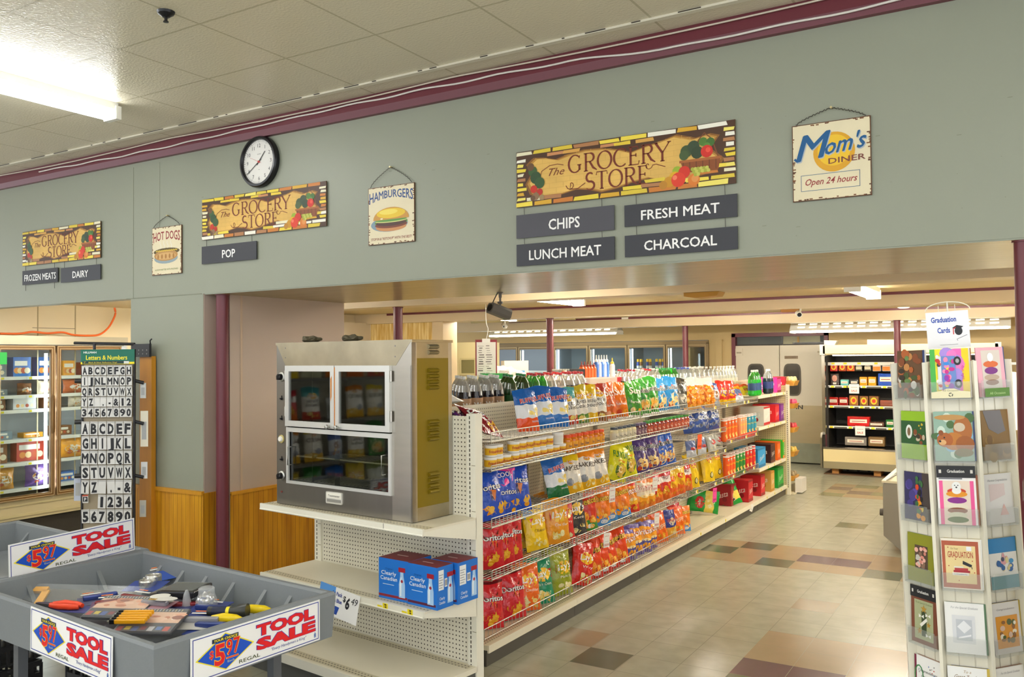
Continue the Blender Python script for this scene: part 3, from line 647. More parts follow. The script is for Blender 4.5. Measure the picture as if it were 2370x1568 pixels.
bag_row('third wire shelf', .848, [('cor_b', 1136, {'x': .0}), ('cor_k', 1164), ('cor_b', 1197), ('clr_g', 1284, {'x': .16}), ('lay_y', 1318, {'x': .22, 'dz': .04}), ('lay_y', 1352, {'x': .22}), ('ruf_g', 1297), ('bak_y', 1330), ('bak_o', 1358), ('bak_o', 1387), ('rng_y', 1424, {'ro': .35}), ('rng_y', 1456),
    ('tor_p', 1485), ('tor_p', 1507), ('tor_d', 1528), ('tor_d', 1552)], 'chip bags on the third wire shelf')
bag_row('far third shelf', .848, [('slv_b', 1604), ('slv_b', 1624, {'s': 1.1}), ('slv_r', 1648), ('slv_r', 1664)], 'small bags on the far part of the third shelf')
bag_row('fourth wire shelf', .528, [('cor_r', 1136), ('cor_r', 1160), ('cor_r', 1183), ('lay_y', 1212, {'x': .12}), ('lay_c', 1249), ('lay_o', 1286), ('lay_w', 1308), ('lay_k', 1334), ('che_r', 1358), ('che_o', 1388), ('che_o', 1412), ('che_o', 1436), ('fri_o', 1464), ('fri_w', 1484), ('fri_w', 1499), ('mix_r', 1519), ('mix_r', 1537), ('mix_y', 1553), ('mix_y', 1571), ('mix_r', 1590)], 'chip bags on the fourth wire shelf')
bag_row('far fourth shelf', .528, [('sab_y', 1608), ('sab_y', 1626, {'x': .08}), ('sab_y', 1643), ('sab_y', 1663)], 'tall yellow bags on the fourth shelf')
bag_row('bottom deck', .135, [('cor_r', 1136, {'x': .02}), ('cor_r', 1156, {'x': .06}), ('cor_r', 1190), ('lay_d', 1226), ('lay_g', 1257), ('lay_l', 1299), ('lay_r', 1342, {'ro': .28}), ('che_f', 1372), ('che_f', 1391), ('che_f', 1413), ('che_f', 1433), ('fri_v', 1456), ('fri_v', 1475), ('fri_v', 1491), ('fri_v', 1507), ('ora_p', 1533), ('blu_o', 1553), ('ora_p', 1571), ('che_o', 1585, {'s': .85})], 'chip bags on the bottom deck')
# a second rank standing behind
bag_row('back rank, fourth shelf', .528, [('cor_r', 1172, {'x': .2}), ('lay_o', 1266, {'x': .2}), ('lay_w', 1332, {'x': .2}), ('che_o', 1372, {'x': .2}), ('fri_o', 1476, {'x': .15}), ('mix_y', 1560, {'x': .15})], 'bags behind the front rank of the fourth shelf')
bag_row('back rank, bottom deck', .135, [('cor_r', 1170, {'x': .2}), ('cor_r', 1192, {'x': .22}), ('lay_o', 1214, {'x': .2}), ('lay_l', 1290, {'x': .2}), ('che_f', 1350, {'x': .2}), ('che_r', 1384, {'x': .2}), ('fri_v', 1500, {'x': .15}), ('mix_r', 1562, {'x': .14})], 'bags behind the front rank of the bottom deck')
# bags lying on the first shelf, the fallen green ones
p = at(1092, 975, 'x', -2.98); put_bag('cor_u', (-3.02, p.y, 1.43), (-1.15, .15, 1.2), 'purple corn chip bag lying at the near end of the top shelf', 'bags lying at the shelf end')
p = at(1134, 985, 'x', -2.93); put_bag('cor_m', (-2.93, p.y+.05, 1.40), (-1.0, .25, 1.5), 'dark red corn chip bag slumped at the near end of the top shelf', 'bags lying at the shelf end')
BAGK['wht_t'] = ('', lambda: bag([(1, '#dcdcd8')], [('tri', [(-.9, .75), (.9, .7), (.9, .6), (-.9, .66)], '#2a8a8c'), ('e', .2, .85, .3, .1, '#e0602a'), ('e', -.4, .85, .25, .08, '#d84a94')], w=.34, h=.2, t=.07, seed=90))
put_bag('wht_t', (-3.36, 4.66, 1.60), (-1.35, 0, 1.2), 'white and teal bag lying on top of the near end of the shelving', None)
p = at(1652, 1178, 'x', -3.0); put_bag('lay_s', (-2.98, p.y+.12, .262), (-.35, -1.45, .75), 'green and yellow chip bag fallen on its side on the bare deck', None)
p = at(1686, 1170, 'x', -3.08); put_bag('lay_s', (-3.02, p.y, .135), (-.3, -.25, .8), 'green and yellow chip bag leaning behind the fallen one on the deck', None)

# ------------------------------------------------------------------ tubs, jars and tube cans
def can(name, r, h, body, lid, labelc, txt, tc, z0=.0):
    t = thing(name, 'x', 'tub', (0, 0, 0))
    m = MB(); m.lathe([(0, 0), (r*.94, 0), (r*.96, .004), (r, h*.9), (0, h*.9)], card(body), 18)
    m.build('tub_body', t)
    lm = MB(); lm.lathe([(r*.975, h*.16), (r*1.003, h*.76)], card(labelc), 18)
    if txt:
        for a in (-.35, .75):
            lm.text(txt, 0, h*.34, h*.26, card(tc), w=r*1.15, bold=.03, surf=lambda x, z, l, a=a: ((r*1.006+l*.5)*math.sin(x/r+a), -(r*1.006+l*.5)*math.cos(x/r+a), z))
    lm.build('label', t)
    MB().lathe([(r*1.04, h*.88), (r*1.05, h*.98), (r*.98, h), (r*.95, h*.97), (0, h*.97)], card(lid), 18).build('lid', t)
    return t
def jar(name, r, h, fill, lid, labelc, txt, tc, cat='jar'):
    t = thing(name, 'x', cat, (0, 0, 0))
    MB().lathe([(0, 0), (r*.9, 0), (r, .006), (r, h*.72), (r*.8, h*.82), (r*.8, h*.86)], mat(fill, .15, coat=.5), 14).build('glass_body', t)
    lm = MB(); lm.lathe([(r*1.008, h*.14), (r*1.008, h*.6)], card(labelc), 14)
    if txt: lm.text(txt, 0, h*.3, h*.14, card(tc), w=r*1.1, bold=.03, surf=lambda x, z, l: ((r*1.014+l*.5)*math.sin(x/r+.2), -(r*1.014+l*.5)*math.cos(x/r+.2), z))
    lm.build('label', t)
    MB().lathe([(r*.86, h*.84), (r*.88, h*.99), (r*.8, h), (0, h)], mat(lid, .35), 14).build('lid', t)
    return t
def run(proto, us, x, z, labelf, group, vguess=1050):
    """copies of one thing along the shelf, placed by photo x of each"""
    ys = sorted(at(u, vguess, 'x', x).y for u in us)
    for i, y in enumerate(ys):
        if i == 0: proto.location = (x, y, z); proto.rotation_euler = (0, 0, PI/2-.35); proto['label'] = labelf % ORD[0]; proto['group'] = group
        else: dup(proto, (x, y, z), (0, 0, PI/2-.35+rnd.uniform(-.25, .25)), labelf % ORD[i], group)
ZZ = 1.197
def zz1(px): return 1050+px/4.9
DIP = lambda: can('dip_tub', .041, .072, '#e9e7e0', '#efeeea', '#eab51e', 'Fritos', '#b8242c')
run(DIP(), [1050+k/4.9 for k in (418, 492, 582, 678, 758, 838, 917, 995, 1066, 1140, 1212)], -2.925, ZZ, 'yellow dip tub, lower layer on second shelf, %s from near end', 'dip tubs, lower layer', 1085)
run(DIP(), [1050+k/4.9 for k in (424, 490, 678, 758, 838, 918, 988, 1066)], -2.925, ZZ+.073, 'yellow dip tub, upper layer on second shelf, %s from near end', 'dip tubs, upper layer', 1065)
WDIP = can('dip_tub', .041, .085, '#e9e7e0', '#efeeea', '#dcd8cc', '', '#3a4a88'); run(WDIP, [1291], -2.925, ZZ+.072, 'tub with white barcode side stacked highest on the second shelf, %s of the white tubs', None, 1030)
run(jar('cheese_jar', .034, .125, '#dd7c12', '#e4521c', '#e8a21e', 'Dorito', '#3a2a5a'), [1050+k/4.9 for k in (1290, 1357, 1422, 1487, 1547, 1607, 1664)], -2.925, ZZ, 'orange cheese dip jar with red lid, %s from the near end', 'orange cheese dip jars', 1030)
run(jar('cream_jar', .036, .12, '#d9cfa6', '#47505c', '#cfc8b0', 'Tost', '#22242c'), [1400+k/4.9 for k in (105, 160, 205, 255, 310)], -2.925, ZZ, 'cream coloured dip jar with dark lid, %s from the near end', 'cream dip jars', 1010)
run(jar('bean_jar', .034, .12, '#5a3038', '#5a4a6a', '#7a5a6c', 'Tost', '#e8dcd0'), [1400+k/4.9 for k in (362, 398, 432)], -2.925, ZZ, 'purple brown bean dip jar, %s from the near end', 'bean dip jars', 1005)
run(jar('salsa_jar', .034, .125, '#8c2a14', '#3a8a3a', '#b04a2a', 'Tost', '#f0e4d0'), [1400+k/4.9 for k in (470, 498, 545, 592, 640, 685, 730, 775, 815, 855, 892, 920)], -2.925, ZZ, 'red salsa jar with green lid, %s from the near end', 'salsa jars on the second shelf', 1000)
def tubecan(body, txt, tc='#f4f0e8'):
    t = thing('crisp_can', 'x', 'can'); r, h = .036, .235
    m = MB(); m.lathe([(0, 0), (r, 0), (r, h), (r*.9, h)], card(body), 14)
    sf = lambda x, z, l: ((r*1.008+l*.4)*math.sin(x/r), -(r*1.008+l*.4)*math.cos(x/r), z)
    m.text('Pringles', 0, h*.6, .016, card('#e8c82c'), w=.055, bold=.03, ang=.1, surf=sf)
    for cx_, cz_, rr, cc in ((0, h*.86, .013, '#efe6d4'), (-.006, h*.845, .005, '#3a2418'), (.006, h*.845, .005, '#3a2418'), (.0, h*.28, .018, '#e8c060'), (.008, h*.2, .015, '#f0d890')):
        m.add([sf(cx_+rr*math.cos(k*PI/5), cz_+rr*math.sin(k*PI/5), .001) for k in range(10)], [tuple(range(10))], card(cc))
    m.build('can_body', t); MB().lathe([(r*1.03, h-.006), (r*1.03, h+.004), (r*.95, h+.005), (0, h+.003)], mat('#e8ddd8', .2), 14).build('lid', t)
    return t
for col, name, us, z, x in (('#e8641c', 'orange', (1676, 1684, 1692, 1699), .93, -2.95), ('#e9a06a', 'salmon', (1711, 1717, 1722), .93, -2.95), ('#2c8ca4', 'teal', (1730, 1737, 1744), .93, -2.92),
                       ('#ea5a1c', 'orange', (1681, 1688, 1695), .528, -2.92), ('#2f8a34', 'green', (1703, 1711, 1718), .528, -2.92), ('#d62c20', 'red', (1726, 1734, 1742), .528, -2.92)):
    row = 'upper' if z > .6 else 'lower'
    run(tubecan(col, ''), us, x, z+.004, name+' tube can, front rank of '+row+' can shelf, %s of its colour', 'crisp tube cans, %s shelf' % row, 1000 if z > .6 else 1085)
    run(tubecan(col, ''), us, x-.085, z+.004, name+' tube can, back rank of '+row+' can shelf, %s of its colour', 'rear crisp tube cans, %s shelf' % row, 1000 if z > .6 else 1085)
tag(MB().box(-3.02, 9.85, .930, -2.87, 10.5, .932, card('#c8321e')).box(-2.874, 9.85, .93, -2.87, 10.5, .985, card('#d8381e')).box(-3.02, 9.85, .93, -3.016, 10.5, .985, card('#d8381e')).build('display_tray'), 'red cardboard tray holding the salmon and teal tube cans', 'tray')

# ------------------------------------------------------------------ soft drink cartons on the far shelves
def carton(c, c2, txt, w=.30, h=.13, d=.20, tc='#f6efe6'):
    """box facing -y: w across, d deep, h tall"""
    m = MB(); m.box(-w/2, 0, 0, w/2, d, h, card(c)); m.rect(-w/2, 0, w/2, h*.14, card(c2), .0008); m.rect(-w/2, h*.9, w/2, h, card(c2), .0008)
    m.text(txt, .0, h*.38, h*.24, card(tc), w=w*.62, bold=-.01, shear=.4, ang=.25, z=.0014)
    M0 = m.M.copy(); m.M = Matrix.Translation((-w/2, d/2, 0)) @ Matrix.Rotation(-PI/2, 4, 'Z'); m.text(txt, 0, h*.36, h*.26, card(tc), w=d*.72, bold=-.01, shear=.4, ang=.3, z=.0014)
    m.disc((d*.18, h*.3), h*.12, card(c2), 10, z=.001); m.M = M0
    return m
CART = [('red', '#c3202a', '#8a141c'), ('red', '#c3202a', '#8a141c'), ('tan', '#d8a850', '#b07a24'), ('green', '#1f9a34', '#0f6a24')]
def put_carton(col, c2, y, z, label, w, h, d, x=XF-.03, group='drink cartons on the far shelves'):
    o = carton(col, c2, 'Shasta', w, h, d).build('drink_carton', loc=(x, y, z), rot=(0, 0, PI/2)); return tag(o, label, 'carton', group)
def yat(u, v, x=XF-.03): return at(u, v, 'x', x).y
put_carton('#9a1a24', '#7a141c', yat(1702, 1140, -3.0), .132, 'dark red drink carton half hidden by the fallen green chip bags', .2, .25, .25, -3.02)
put_carton('#c3202a', '#8a141c', yat(1738, 1150)+.10, .132, 'bright red drink carton on the deck, nearer of the red pair', .19, .26, .26, XF-.06)
put_carton('#c3202a', '#8a141c', yat(1762, 1150)+.16, .132, 'bright red drink carton on the deck, farther of the red pair', .19, .26, .26, XF-.05)
put_carton('#d2a352', '#b07a24', yat(1789, 1140)+.0, .132, 'tan drink carton on the deck beside the red pair', .17, .26, .3)
put_carton('#1d9a34', '#0f6a24', 11.72, .132, 'green drink carton at the far end of the deck', .30, .26, .3)
for u, lab, c, c2, w in ((1763, 'sky blue drink carton on the lowest raised shelf', '#2a8fc8', '#1a6a9c', .36), (1789, 'dark brown drink carton on the lowest raised shelf', '#3c1c1c', '#5a2c24', .22), (1803, 'orange drink carton on the lowest raised shelf', '#ea6a1c', '#c84a12', .15), (1817, 'lime green drink carton on the lowest raised shelf', '#3ca82a', '#e07a1c', .24)):
    put_carton(c, c2, yat(u, 1050)+(.0), .503, lab, w, .24, .3)
for u, lab, c, c2, w in ((1775, 'white patterned drink carton on the middle raised shelf', '#ddd6cc', '#b82c2c', .30), (1799, 'red drink carton on the middle raised shelf', '#d8202a', '#a8141c', .20), (1811, 'purple drink carton on the middle raised shelf', '#7a2a8c', '#5a1c68', .2)):
    put_carton(c, c2, yat(u, 965), 1.013, lab, w, .23, .3)
for u, lab, c in ((1803, 'pink upright drink carton on the top far shelf', '#e8308c'), (1820, 'maroon upright drink carton on the top far shelf', '#b01c30')):
    put_carton(c, '#8a1430', yat(u, 885), 1.403, lab, .2, .2, .25)
# ------------------------------------------------------------------ bottles
def pet_mat(c):
    k = ('pet', c)
    if k in MATS: return MATS[k]
    mm = bpy.data.materials.new('material'); mm.use_nodes = True; nt = mm.node_tree; nt.nodes.clear(); N = nt.nodes.new
    o = N('ShaderNodeOutputMaterial'); a = N('ShaderNodeBsdfTransparent'); a.inputs[0].default_value = lin(c); d = N('ShaderNodeBsdfDiffuse'); d.inputs[0].default_value = lin(c); g = N('ShaderNodeBsdfGlossy'); g.inputs['Roughness'].default_value = .08
    x = N('ShaderNodeMixShader'); x.inputs[0].default_value = .32; y = N('ShaderNodeMixShader'); y.inputs[0].default_value = .2
    nt.links.new(a.outputs[0], x.inputs[1]); nt.links.new(d.outputs[0], x.inputs[2]); nt.links.new(x.outputs[0], y.inputs[1]); nt.links.new(g.outputs[0], y.inputs[2]); nt.links.new(y.outputs[0], o.inputs[0]); MATS[k] = mm; return mm
def bottle(liq, glass, labelc, cap, h=.31, r=.054, txt='', tc='#f4efe4', fill=.70):
    t = thing('drink_bottle', 'x', 'bottle')
    k = h/.31
    prof = [(0, .004), (r*.8, 0), (r, .02*k), (r, .17*k), (r*.93, .2*k), (r*.72, .245*k), (r*.34, .277*k), (.0135, .287*k), (.0135, .297*k)]
    bm_ = [mat(liq, .12, coat=.4)]*4+[pet_mat(glass)]*4
    MB().lathe(prof, bm_, 14).build('bottle_body', t)
    lm = MB(); lm.lathe([(r*1.01, .065*k), (r*1.01, .155*k)], card(labelc), 14)
    if txt: lm.text(txt, 0, .095*k, .03*k, card(tc), w=r*1.0, bold=.04, surf=lambda x, z, l: ((r*1.02)*math.sin(x/r), -(r*1.02)*math.cos(x/r), z))
    lm.build('label', t)
    MB().lathe([(.0165, .292*k), (.0165, .31*k), (0, .311*k)], mat(cap, .35), 12).build('cap', t)
    return t
BOT = {'brown': ('#1c1210', '#d8d8d4', '#a9825c', '#cfcfc8', 'root beer coloured two litre bottle with white cap', 'W'), 'dgreen': ('#0d3c16', '#1f6a2a', '#1c5a2c', '#1a7a3a', 'dark green two litre bottle with green cap', ''),
       'green': ('#12a02a', '#3ac04a', '#1c8a34', '#1c9a3c', 'bright green two litre bottle with green cap', ''), 'gred': ('#12a02a', '#3ac04a', '#b82c2c', '#b8242c', 'bright green two litre bottle with red cap', ''), 'cola': ('#1a0e0c', '#dcdcd8', '#9a2c2c', '#a8202c', 'dark cola two litre bottle with red cap', ''),
       'clear': ('#c8ccc8', '#e4e6e2', '#d8d4c8', '#d4d4cc', 'clear two litre bottle with white cap', ''), 'cred': ('#c8c0b8', '#e4e0da', '#c03a3a', '#c8282c', 'clear two litre bottle with red cap', ''),
       'blue': ('#c2d0d8', '#dde4e6', '#4a6ab0', '#3a50b0', 'clear two litre bottle with blue cap', '')}
BP = {}
def put_bottle(k, x, y, z, label, group, h=None):
    if k not in BP:
        a = BOT[k]; BP[k] = bottle(a[0], a[1], a[2], a[3], txt=a[5]); o = BP[k]; o.location = (x, y, z); o['label'] = label; o['group'] = group
        o.rotation_euler = (0, 0, 1.0)
    else: o = dup(BP[k], (x, y, z), (0, 0, rnd.uniform(.8, 1.3)), label, group)
    return o
seq = [('brown', 1084, 3), ('dgreen', 1183, 2), ('gred', 1236, 3), ('cola', 1290, 3), ('cola', 1330, 0)]
row1 = [(1073, 'brown'), (1100, 'brown'), (1127, 'brown'), (1150, 'brown'), (1183, 'dgreen'), (1213, 'dgreen'), (1238, 'gred'), (1256, 'gred'), (1276, 'cred'), (1297, 'cred'), (1318, 'cola'), (1332, 'cola'), (1346, 'cola'),
        (1448, 'cola'), (1467, 'cola'), (1487, 'clear'), (1504, 'cred'), (1521, 'clear'), (1535, 'green'), (1548, 'green'), (1562, 'green'), (1578, 'blue'), (1592, 'blue'), (1602, 'clear'), (1613, 'clear'), (1624, 'clear'), (1635, 'clear'), (1645, 'clear'), (1655, 'clear'),
        (1663, 'clear'), (1670, 'clear'), (1677, 'clear'), (1684, 'clear'), (1691, 'clear'), (1698, 'clear')]
for x, dx, nm in ((-3.40, 0, 'front'), (-3.53, -8, 'middle'), (-3.66, -15, 'rear')):
    cnt = {}
    for u, k in row1:
        if nm != 'front' and u > 1640: continue
        y = at(u+dx, 885, 'x', x).y; i = cnt.get(k, 0); cnt[k] = i+1
        put_bottle(k, x, y, 1.456, '%s, %s along its %s rank above the chips' % (BOT[k][4].replace(' two litre', ''), ORD[i], nm), 'bottles on top of the shelving')
BOT['lime'] = ('#14a62c', '#2cc444', '#2a4a78', '#e0e4e0', 'bright green bottle with white cap and navy label', ''); BOT['navy'] = ('#1c2838', '#cfd6d8', '#2a3a78', '#dfe2e0', 'dark bottle with navy label and white cap', '')
i = 0
for j, x in enumerate((-2.93, -3.05)):
    for k in range(3):
        put_bottle('lime', x, at(1741, 885, 'x', x).y+k*.112, 1.403, 'green bottle with navy label on the top far shelf, %s of the cluster' % ORD[i], 'green bottles at the far end'); i += 1
for k in range(4): put_bottle('navy', -2.93-.11*(k % 2), at(1775, 885, 'x', -2.93-.11*(k % 2)).y+.112*(k//2), 1.403, 'dark bottle with navy label on the top far shelf, %s of the four' % ORD[k], 'navy bottles at the far end')
# ------------------------------------------------------------------ tags on the shelf edges
YEL = card('#f0dc1e'); WHT = card('#efece4')
def tag_row(us, v, x, z, labelf, y_from=None):
    for i, u in enumerate(sorted(us, key=lambda u: at(u, v, 'x', x).y)):
        p = at(u, v, 'x', x)
        m = MB(); m.box(0, -.03, -.014, .002, .03, .014, WHT); m.box(.0005, -.004, -.0145, .0028, .03, .0145, YEL); m.box(.0028, .004, -.004, .0032, .02, .006, card('#3a3420'))
        tag(m.build('price_tag', loc=(x, p.y, z)), labelf % ORD[i], 'price tag', 'shelf edge price tags')
tag_row((1620, 1678, 1735+40, 1793, 1808, 1822), 1200, XF+.001, .108, 'yellow price tag on the base deck edge, %s along')
tag_row((1783, 1797, 1812, 1822), 905, XF+.005, 1.385, 'yellow price tag on the top far shelf edge, %s along')
tag_row((1777, 1791, 1806, 1818), 985, XF+.005, .995, 'yellow price tag on the middle far shelf edge, %s along')
tag_row((1777, 1791, 1806, 1819), 1065, XF+.005, .485, 'yellow price tag on the lowest far shelf edge, %s along')
tag_row((1655, 1682, 1723, 1732), 938, XF+.004, 1.35, 'white and yellow price tag on the top wire fence, %s along')
tag_row((1692, 1727, 1750), 1015, XF+.004, .945, 'price tag on the upper can shelf fence, %s along')
tag_row((1612, 1656, 1672, 1698, 1722, 1745), 1100, XF+.004, .548, 'price tag on the fourth shelf fence, %s along')
tag_row((1656, 1678), 1050, XF+.004, .865, 'price tag below the small silver bags, %s along'); tag_row((1666,), 1002, XF+.004, 1.10, 'price tag below the popcorn bags, %s and only')
def hang(u, v0, v1, c, label, lines='#c03a3a', wpx=None):
    p = at(u, v0, 'x', XF+.006); q = at(u, v1, 'x', XF+.006); h = p.z-q.z; w2 = .034
    m = MB(); m.M = Matrix.Translation((XF+.007, p.y, q.z)) @ Matrix.Rotation(PI/2-.3, 4, 'Z') @ Matrix.Rotation(.06, 4, 'X')
    m.box(-w2, 0, 0, w2, .0015, h, card(c))
    if lines: m.text('SALE', 0, h*.75, h*.08, card(lines), w=w2*1.4, z=.001); m.text('2/$3.00', 0, h*.12, h*.14, card(lines), w=w2*1.6, bold=.03, z=.001); m.rect(-w2*.6, h*.4, w2*.6, h*.42, card('#9a9490'), .001)
    tag(m.build('hanging_price_card'), label, 'price card', 'hanging price cards')
hang(1416, 1128, 1163, '#f0ece4', 'white sale card with red print hanging below the baked chip bags')
hang(1515, 1105, 1138, '#f0ece4', 'white sale card with red print hanging below the purple chip bags')
hang(1403, 1234, 1268, '#f0ece4', 'white sale card with red print hanging above the flame red bags')
hang(1519, 1188, 1221, '#f0ece4', 'white sale card with red print hanging above the bottom orange bags')
hang(1618, 1006, 1040, '#f4561c', 'orange price card hanging under the popcorn bags', '#7a2410')
hang(1653, 1130, 1163, '#f04a9c', 'pink price card hanging above the fallen green bags', '#8a1c5a')
p = at(1744, 1185, 'x', XF+.02); tag(MB().box(-.03, 0, -.085, .03, .0015, .0, WHT).rect(-.018, -.06, .018, -.056, card('#b0aca4'), .001).build('paper_slip', loc=(XF+.012, p.y, .125), rot=(.12, .35, PI/2-.3)), 'white paper slip hanging crooked off the base deck edge', 'paper')
# little baskets of goods on the far end of the run
for i, (v, c) in enumerate(((878, '#d8c890'), (930, '#c84a6a'), (985, '#b8343c'), (1040, '#c8a84a'), (1096, '#8a7a5a'))):
    p = at(1835, v, 'y', 12.25); t = thing('snack_basket', 'small tan box of snacks on the end of the run, %s from the top' % ORD[i], 'box', (p.x-.02, 12.22, p.z-.09), group='boxes on the far end')
    MB().prism([(-.1, 0), (.06, .0), (.09, .07), (-.1, .07)], -.12, .12, card('#c08a34'), 'y').build('carton_tray', t)
    for k in range(6): MB().lathe([(0, .02), (.03, .03), (.034, .09), (.02, .125), (0, .13)], card(c), 8, (-.05+.045*(k % 3), -.07+.12*(k//3), 0)).build('snack_cup', t)
tag(MB().box(-3.6, 11.97, .0, -2.86, 12.4, .10, STEELD).box(-2.88, 11.97, 0, -2.77, 12.4, .012, STEELD).box(-3.6, 11.97, .1, -3.55, 12.0, 1.4, STEELD).build('end_stand'), 'cream end stand carrying the boxes at the far end of the run', 'display stand')
m = MB(); m.box(-2.79, 12.10, .012, -2.70, 12.38, .20, card('#d8d4cc')); m.rect(-.04, 0, .04, .1, card('#8a8a84')); tag(m.build('small_box'), 'small white box on the floor at the far end of the run', 'box')

# ------------------------------------------------------------------ end shelving unit with the steel warming oven
EO = Vector((-2.70, 4.06, 0)); EA = math.atan2(-.17, 1.40)     # right rear corner, heading
EW, ED = 1.42, .43
ex = Vector((math.cos(EA), math.sin(EA), 0)); ey = Vector((-ex.y, ex.x, 0))
def ep(a, b, z): return EO+ex*a+ey*b+Vector((0, 0, z))          # a: along (-EW..0), b: depth (-ED..0)
end = thing('end_shelving', 'cream pegboard end shelving unit with empty shelves under the steel oven', 'shelving', EO, (0, 0, EA))
pegE = peg_mat('pege', '#e8e3d0', (0, 2)); CR = mat('#ebe7d6', .35, noise=(30, .02, S1)); CR2 = mat('#e6dfca', .4)
m = MB(); m.box(-EW+.03, .0, .12, -.03, .012, 1.56, pegE); m.build('back_panel', end)
for xx in (-EW, -.065):
    m = MB(); m.box(xx, -.012, 0, xx+.065, .05, 1.575, CR)
    for k in range(54): m.box(xx+.020, -.0128, .14+k*.0265, xx+.0265, -.012, .157+k*.0265, slot)
    for z in (.34, .66, .80, 1.02, 1.28): m.box(xx+.036, -.0126, z, xx+.064, -.012, z+.003, mat('#857a5c', .6))
    m.build('upright', end)
for z, nm in ((.987, 'upper'), (.555, 'lower')):
    m = MB(); m.box(-EW, -ED, z-.012, 0, -.004, z, CR2); m.box(-EW, -ED-.012, z-.034, 0, -ED, z+.004, CR); m.tube([(-EW, -ED-.008, z-.03), (0, -ED-.008, z-.03)], .007, CR, 8)
    for xx in (-EW, -.004): m.prism([(-.004, z-.01), (-ED, z-.012), (-ED, z-.032), (-.004, z-.125)], xx, xx+.004, CR, 'x')
    m.box(-EW+.0, -ED+.02, z+.0002, -.0, -ED+.08, z+.0006, PEGZ)
    if nm == 'upper': m.box(-.30, -ED-.0125, z-.034, -.297, -ED-.0118, z+.003, slot)
    m.build('shelf', end)
m = MB(); m.box(-EW, -ED-.10, .12, 0, -.004, .15, CR2); m.box(-EW, -ED-.115, .10, 0, -ED-.10, .153, CR); m.box(-EW+.02, -ED-.08, .1502, -.02, -ED-.02, .1506, PEGZ); m.box(-EW+.02, -.07, .1502, -.02, -.02, .1506, PEGZ); m.build('base_deck', end)
MB().box(-EW+.01, -ED-.09, 0, -.01, 0, .12, mat('#5a5a55', .5)).build('kick_plate', end)
# oven
OP = Vector((-4.076, 3.853, .991)); OA = math.atan2(3.74-3.853, -2.912+4.076); OWd, OD, OH = 1.17, .335, 1.005
ov = thing('warming_oven', 'stainless steel countertop warming oven with glass doors and an olive side panel', 'oven', OP, (0, 0, OA))
SS = mat('#b5b0a6', .3, metal=.9, noise=(3, .12, (1, 1, 6))); SS2 = mat('#aaa088', .3, metal=.9, noise=(6, .3, S1)); SSD = mat('#8f8b84', .33, metal=.9, noise=(3, .1, (5, 1, 1)))
ALU = mat('#dcdcd8', .35, metal=.55); OL = mat('#857014', .3, metal=.25); BLK = mat('#17171a', .3)
GLS = mat('#ffffff', .02, trans=1.0, ior=1.45, key=('glass',)); DRK = mat('#34352f', .5)
gl = MATS.get('pane')
def pane_mat(key, tint, refl=.12, al=.16):
    """thin glazing: mostly clear, a little reflection"""
    if key in MATS: return MATS[key]
    mm = bpy.data.materials.new('material'); mm.use_nodes = True; nt = mm.node_tree; nt.nodes.clear()
    o = nt.nodes.new('ShaderNodeOutputMaterial'); a = nt.nodes.new('ShaderNodeBsdfTransparent'); a.inputs[0].default_value = lin(tint)
    g = nt.nodes.new('ShaderNodeBsdfGlossy'); g.inputs['Roughness'].default_value = .03; x = nt.nodes.new('ShaderNodeMixShader'); x.inputs[0].default_value = refl
    nt.links.new(a.outputs[0], x.inputs[1]); nt.links.new(g.outputs[0], x.inputs[2]); nt.links.new(x.outputs[0], o.inputs[0]); MATS[key] = mm; return mm
PANE = pane_mat('pane_oven', '#d2d4ce', .09); PANEC = pane_mat('pane_clear', '#eef4f4', .06)
W_, D_, H_ = OWd, OD, OH
fx0, fx1, fz0, fz1 = .105, W_-.155, .135, .865        # door opening of the front
m = MB()
m.box(0, 0, 0, fx0, .03, H_, SSD); m.box(fx1, 0, 0, W_, .03, H_, SS); m.box(fx0, 0, 0, fx1, .03, fz0, SSD)
m.prism([(0, H_), (W_, H_), (W_-.12, fz1), (.09, fz1)], -.003, .03, SS2, 'y'); m.prism([(W_, H_), (W_, H_-.14), (W_-.12, fz1)], -.002, .03, SS, 'y')
for xx in (.09, W_-.125):
    for z in (H_-.03, H_-.09): m.cyl((xx, -.004, z), (xx, 0, z), .005, SSD, 8)
m.build('front_panel', ov)
m = MB(); m.box(0, .03, 0, .02, D_, H_, DRK); m.box(W_-.02, .03, 0, W_-.012, D_, H_, DRK); m.box(.02, D_-.02, 0, W_-.012, D_, H_, mat('#55564e', .35, metal=.4)); m.box(.02, .03, 0, W_-.02, D_-.02, .02, DRK); m.box(-.004, -.004, H_-.012, W_+.006, D_+.006, H_+.004, SS2)
m.box(.3, .03, .1, .308, D_-.02, H_-.14, BLK); m.box(.02, .03, fz0+.37, W_-.02, D_-.02, fz0+.385, DRK); m.build('cabinet_shell', ov)
m = MB()
m.box(W_-.012, 0, 0, W_, .04, H_, SS); m.box(W_-.012, D_-.03, 0, W_, D_, H_, SS); m.box(W_-.012, .04, 0, W_, D_-.03, .075, SS2); m.box(W_-.012, .04, H_-.10, W_, D_-.03, H_, SS2); m.box(W_-.012, .04, .075, W_-.001, D_-.03, H_-.10, OL)
def louv(z0, n, c, y=.17):
    for k in range(n):
        z = z0-k*.032; P = []
        for a in range(9):
            t_ = a*PI/8; P.append((.018*math.sin(t_)**.7, z+.013-.026*a/8))
        V = [(W_+x, y-.045+.004, zz) for x, zz in P]+[(W_+x, y+.045-.004, zz) for x, zz in P]
        m.add(V, [(i, i+1, 10+i, 9+i) for i in range(8)]+[tuple(range(9)), tuple(range(9, 18))[::-1]], c, False)
louv(H_-.035, 2, SS2); louv(.835, 4, OL); louv(.545, 4, OL); louv(.25, 4, OL)
m.build('side_panel', ov)
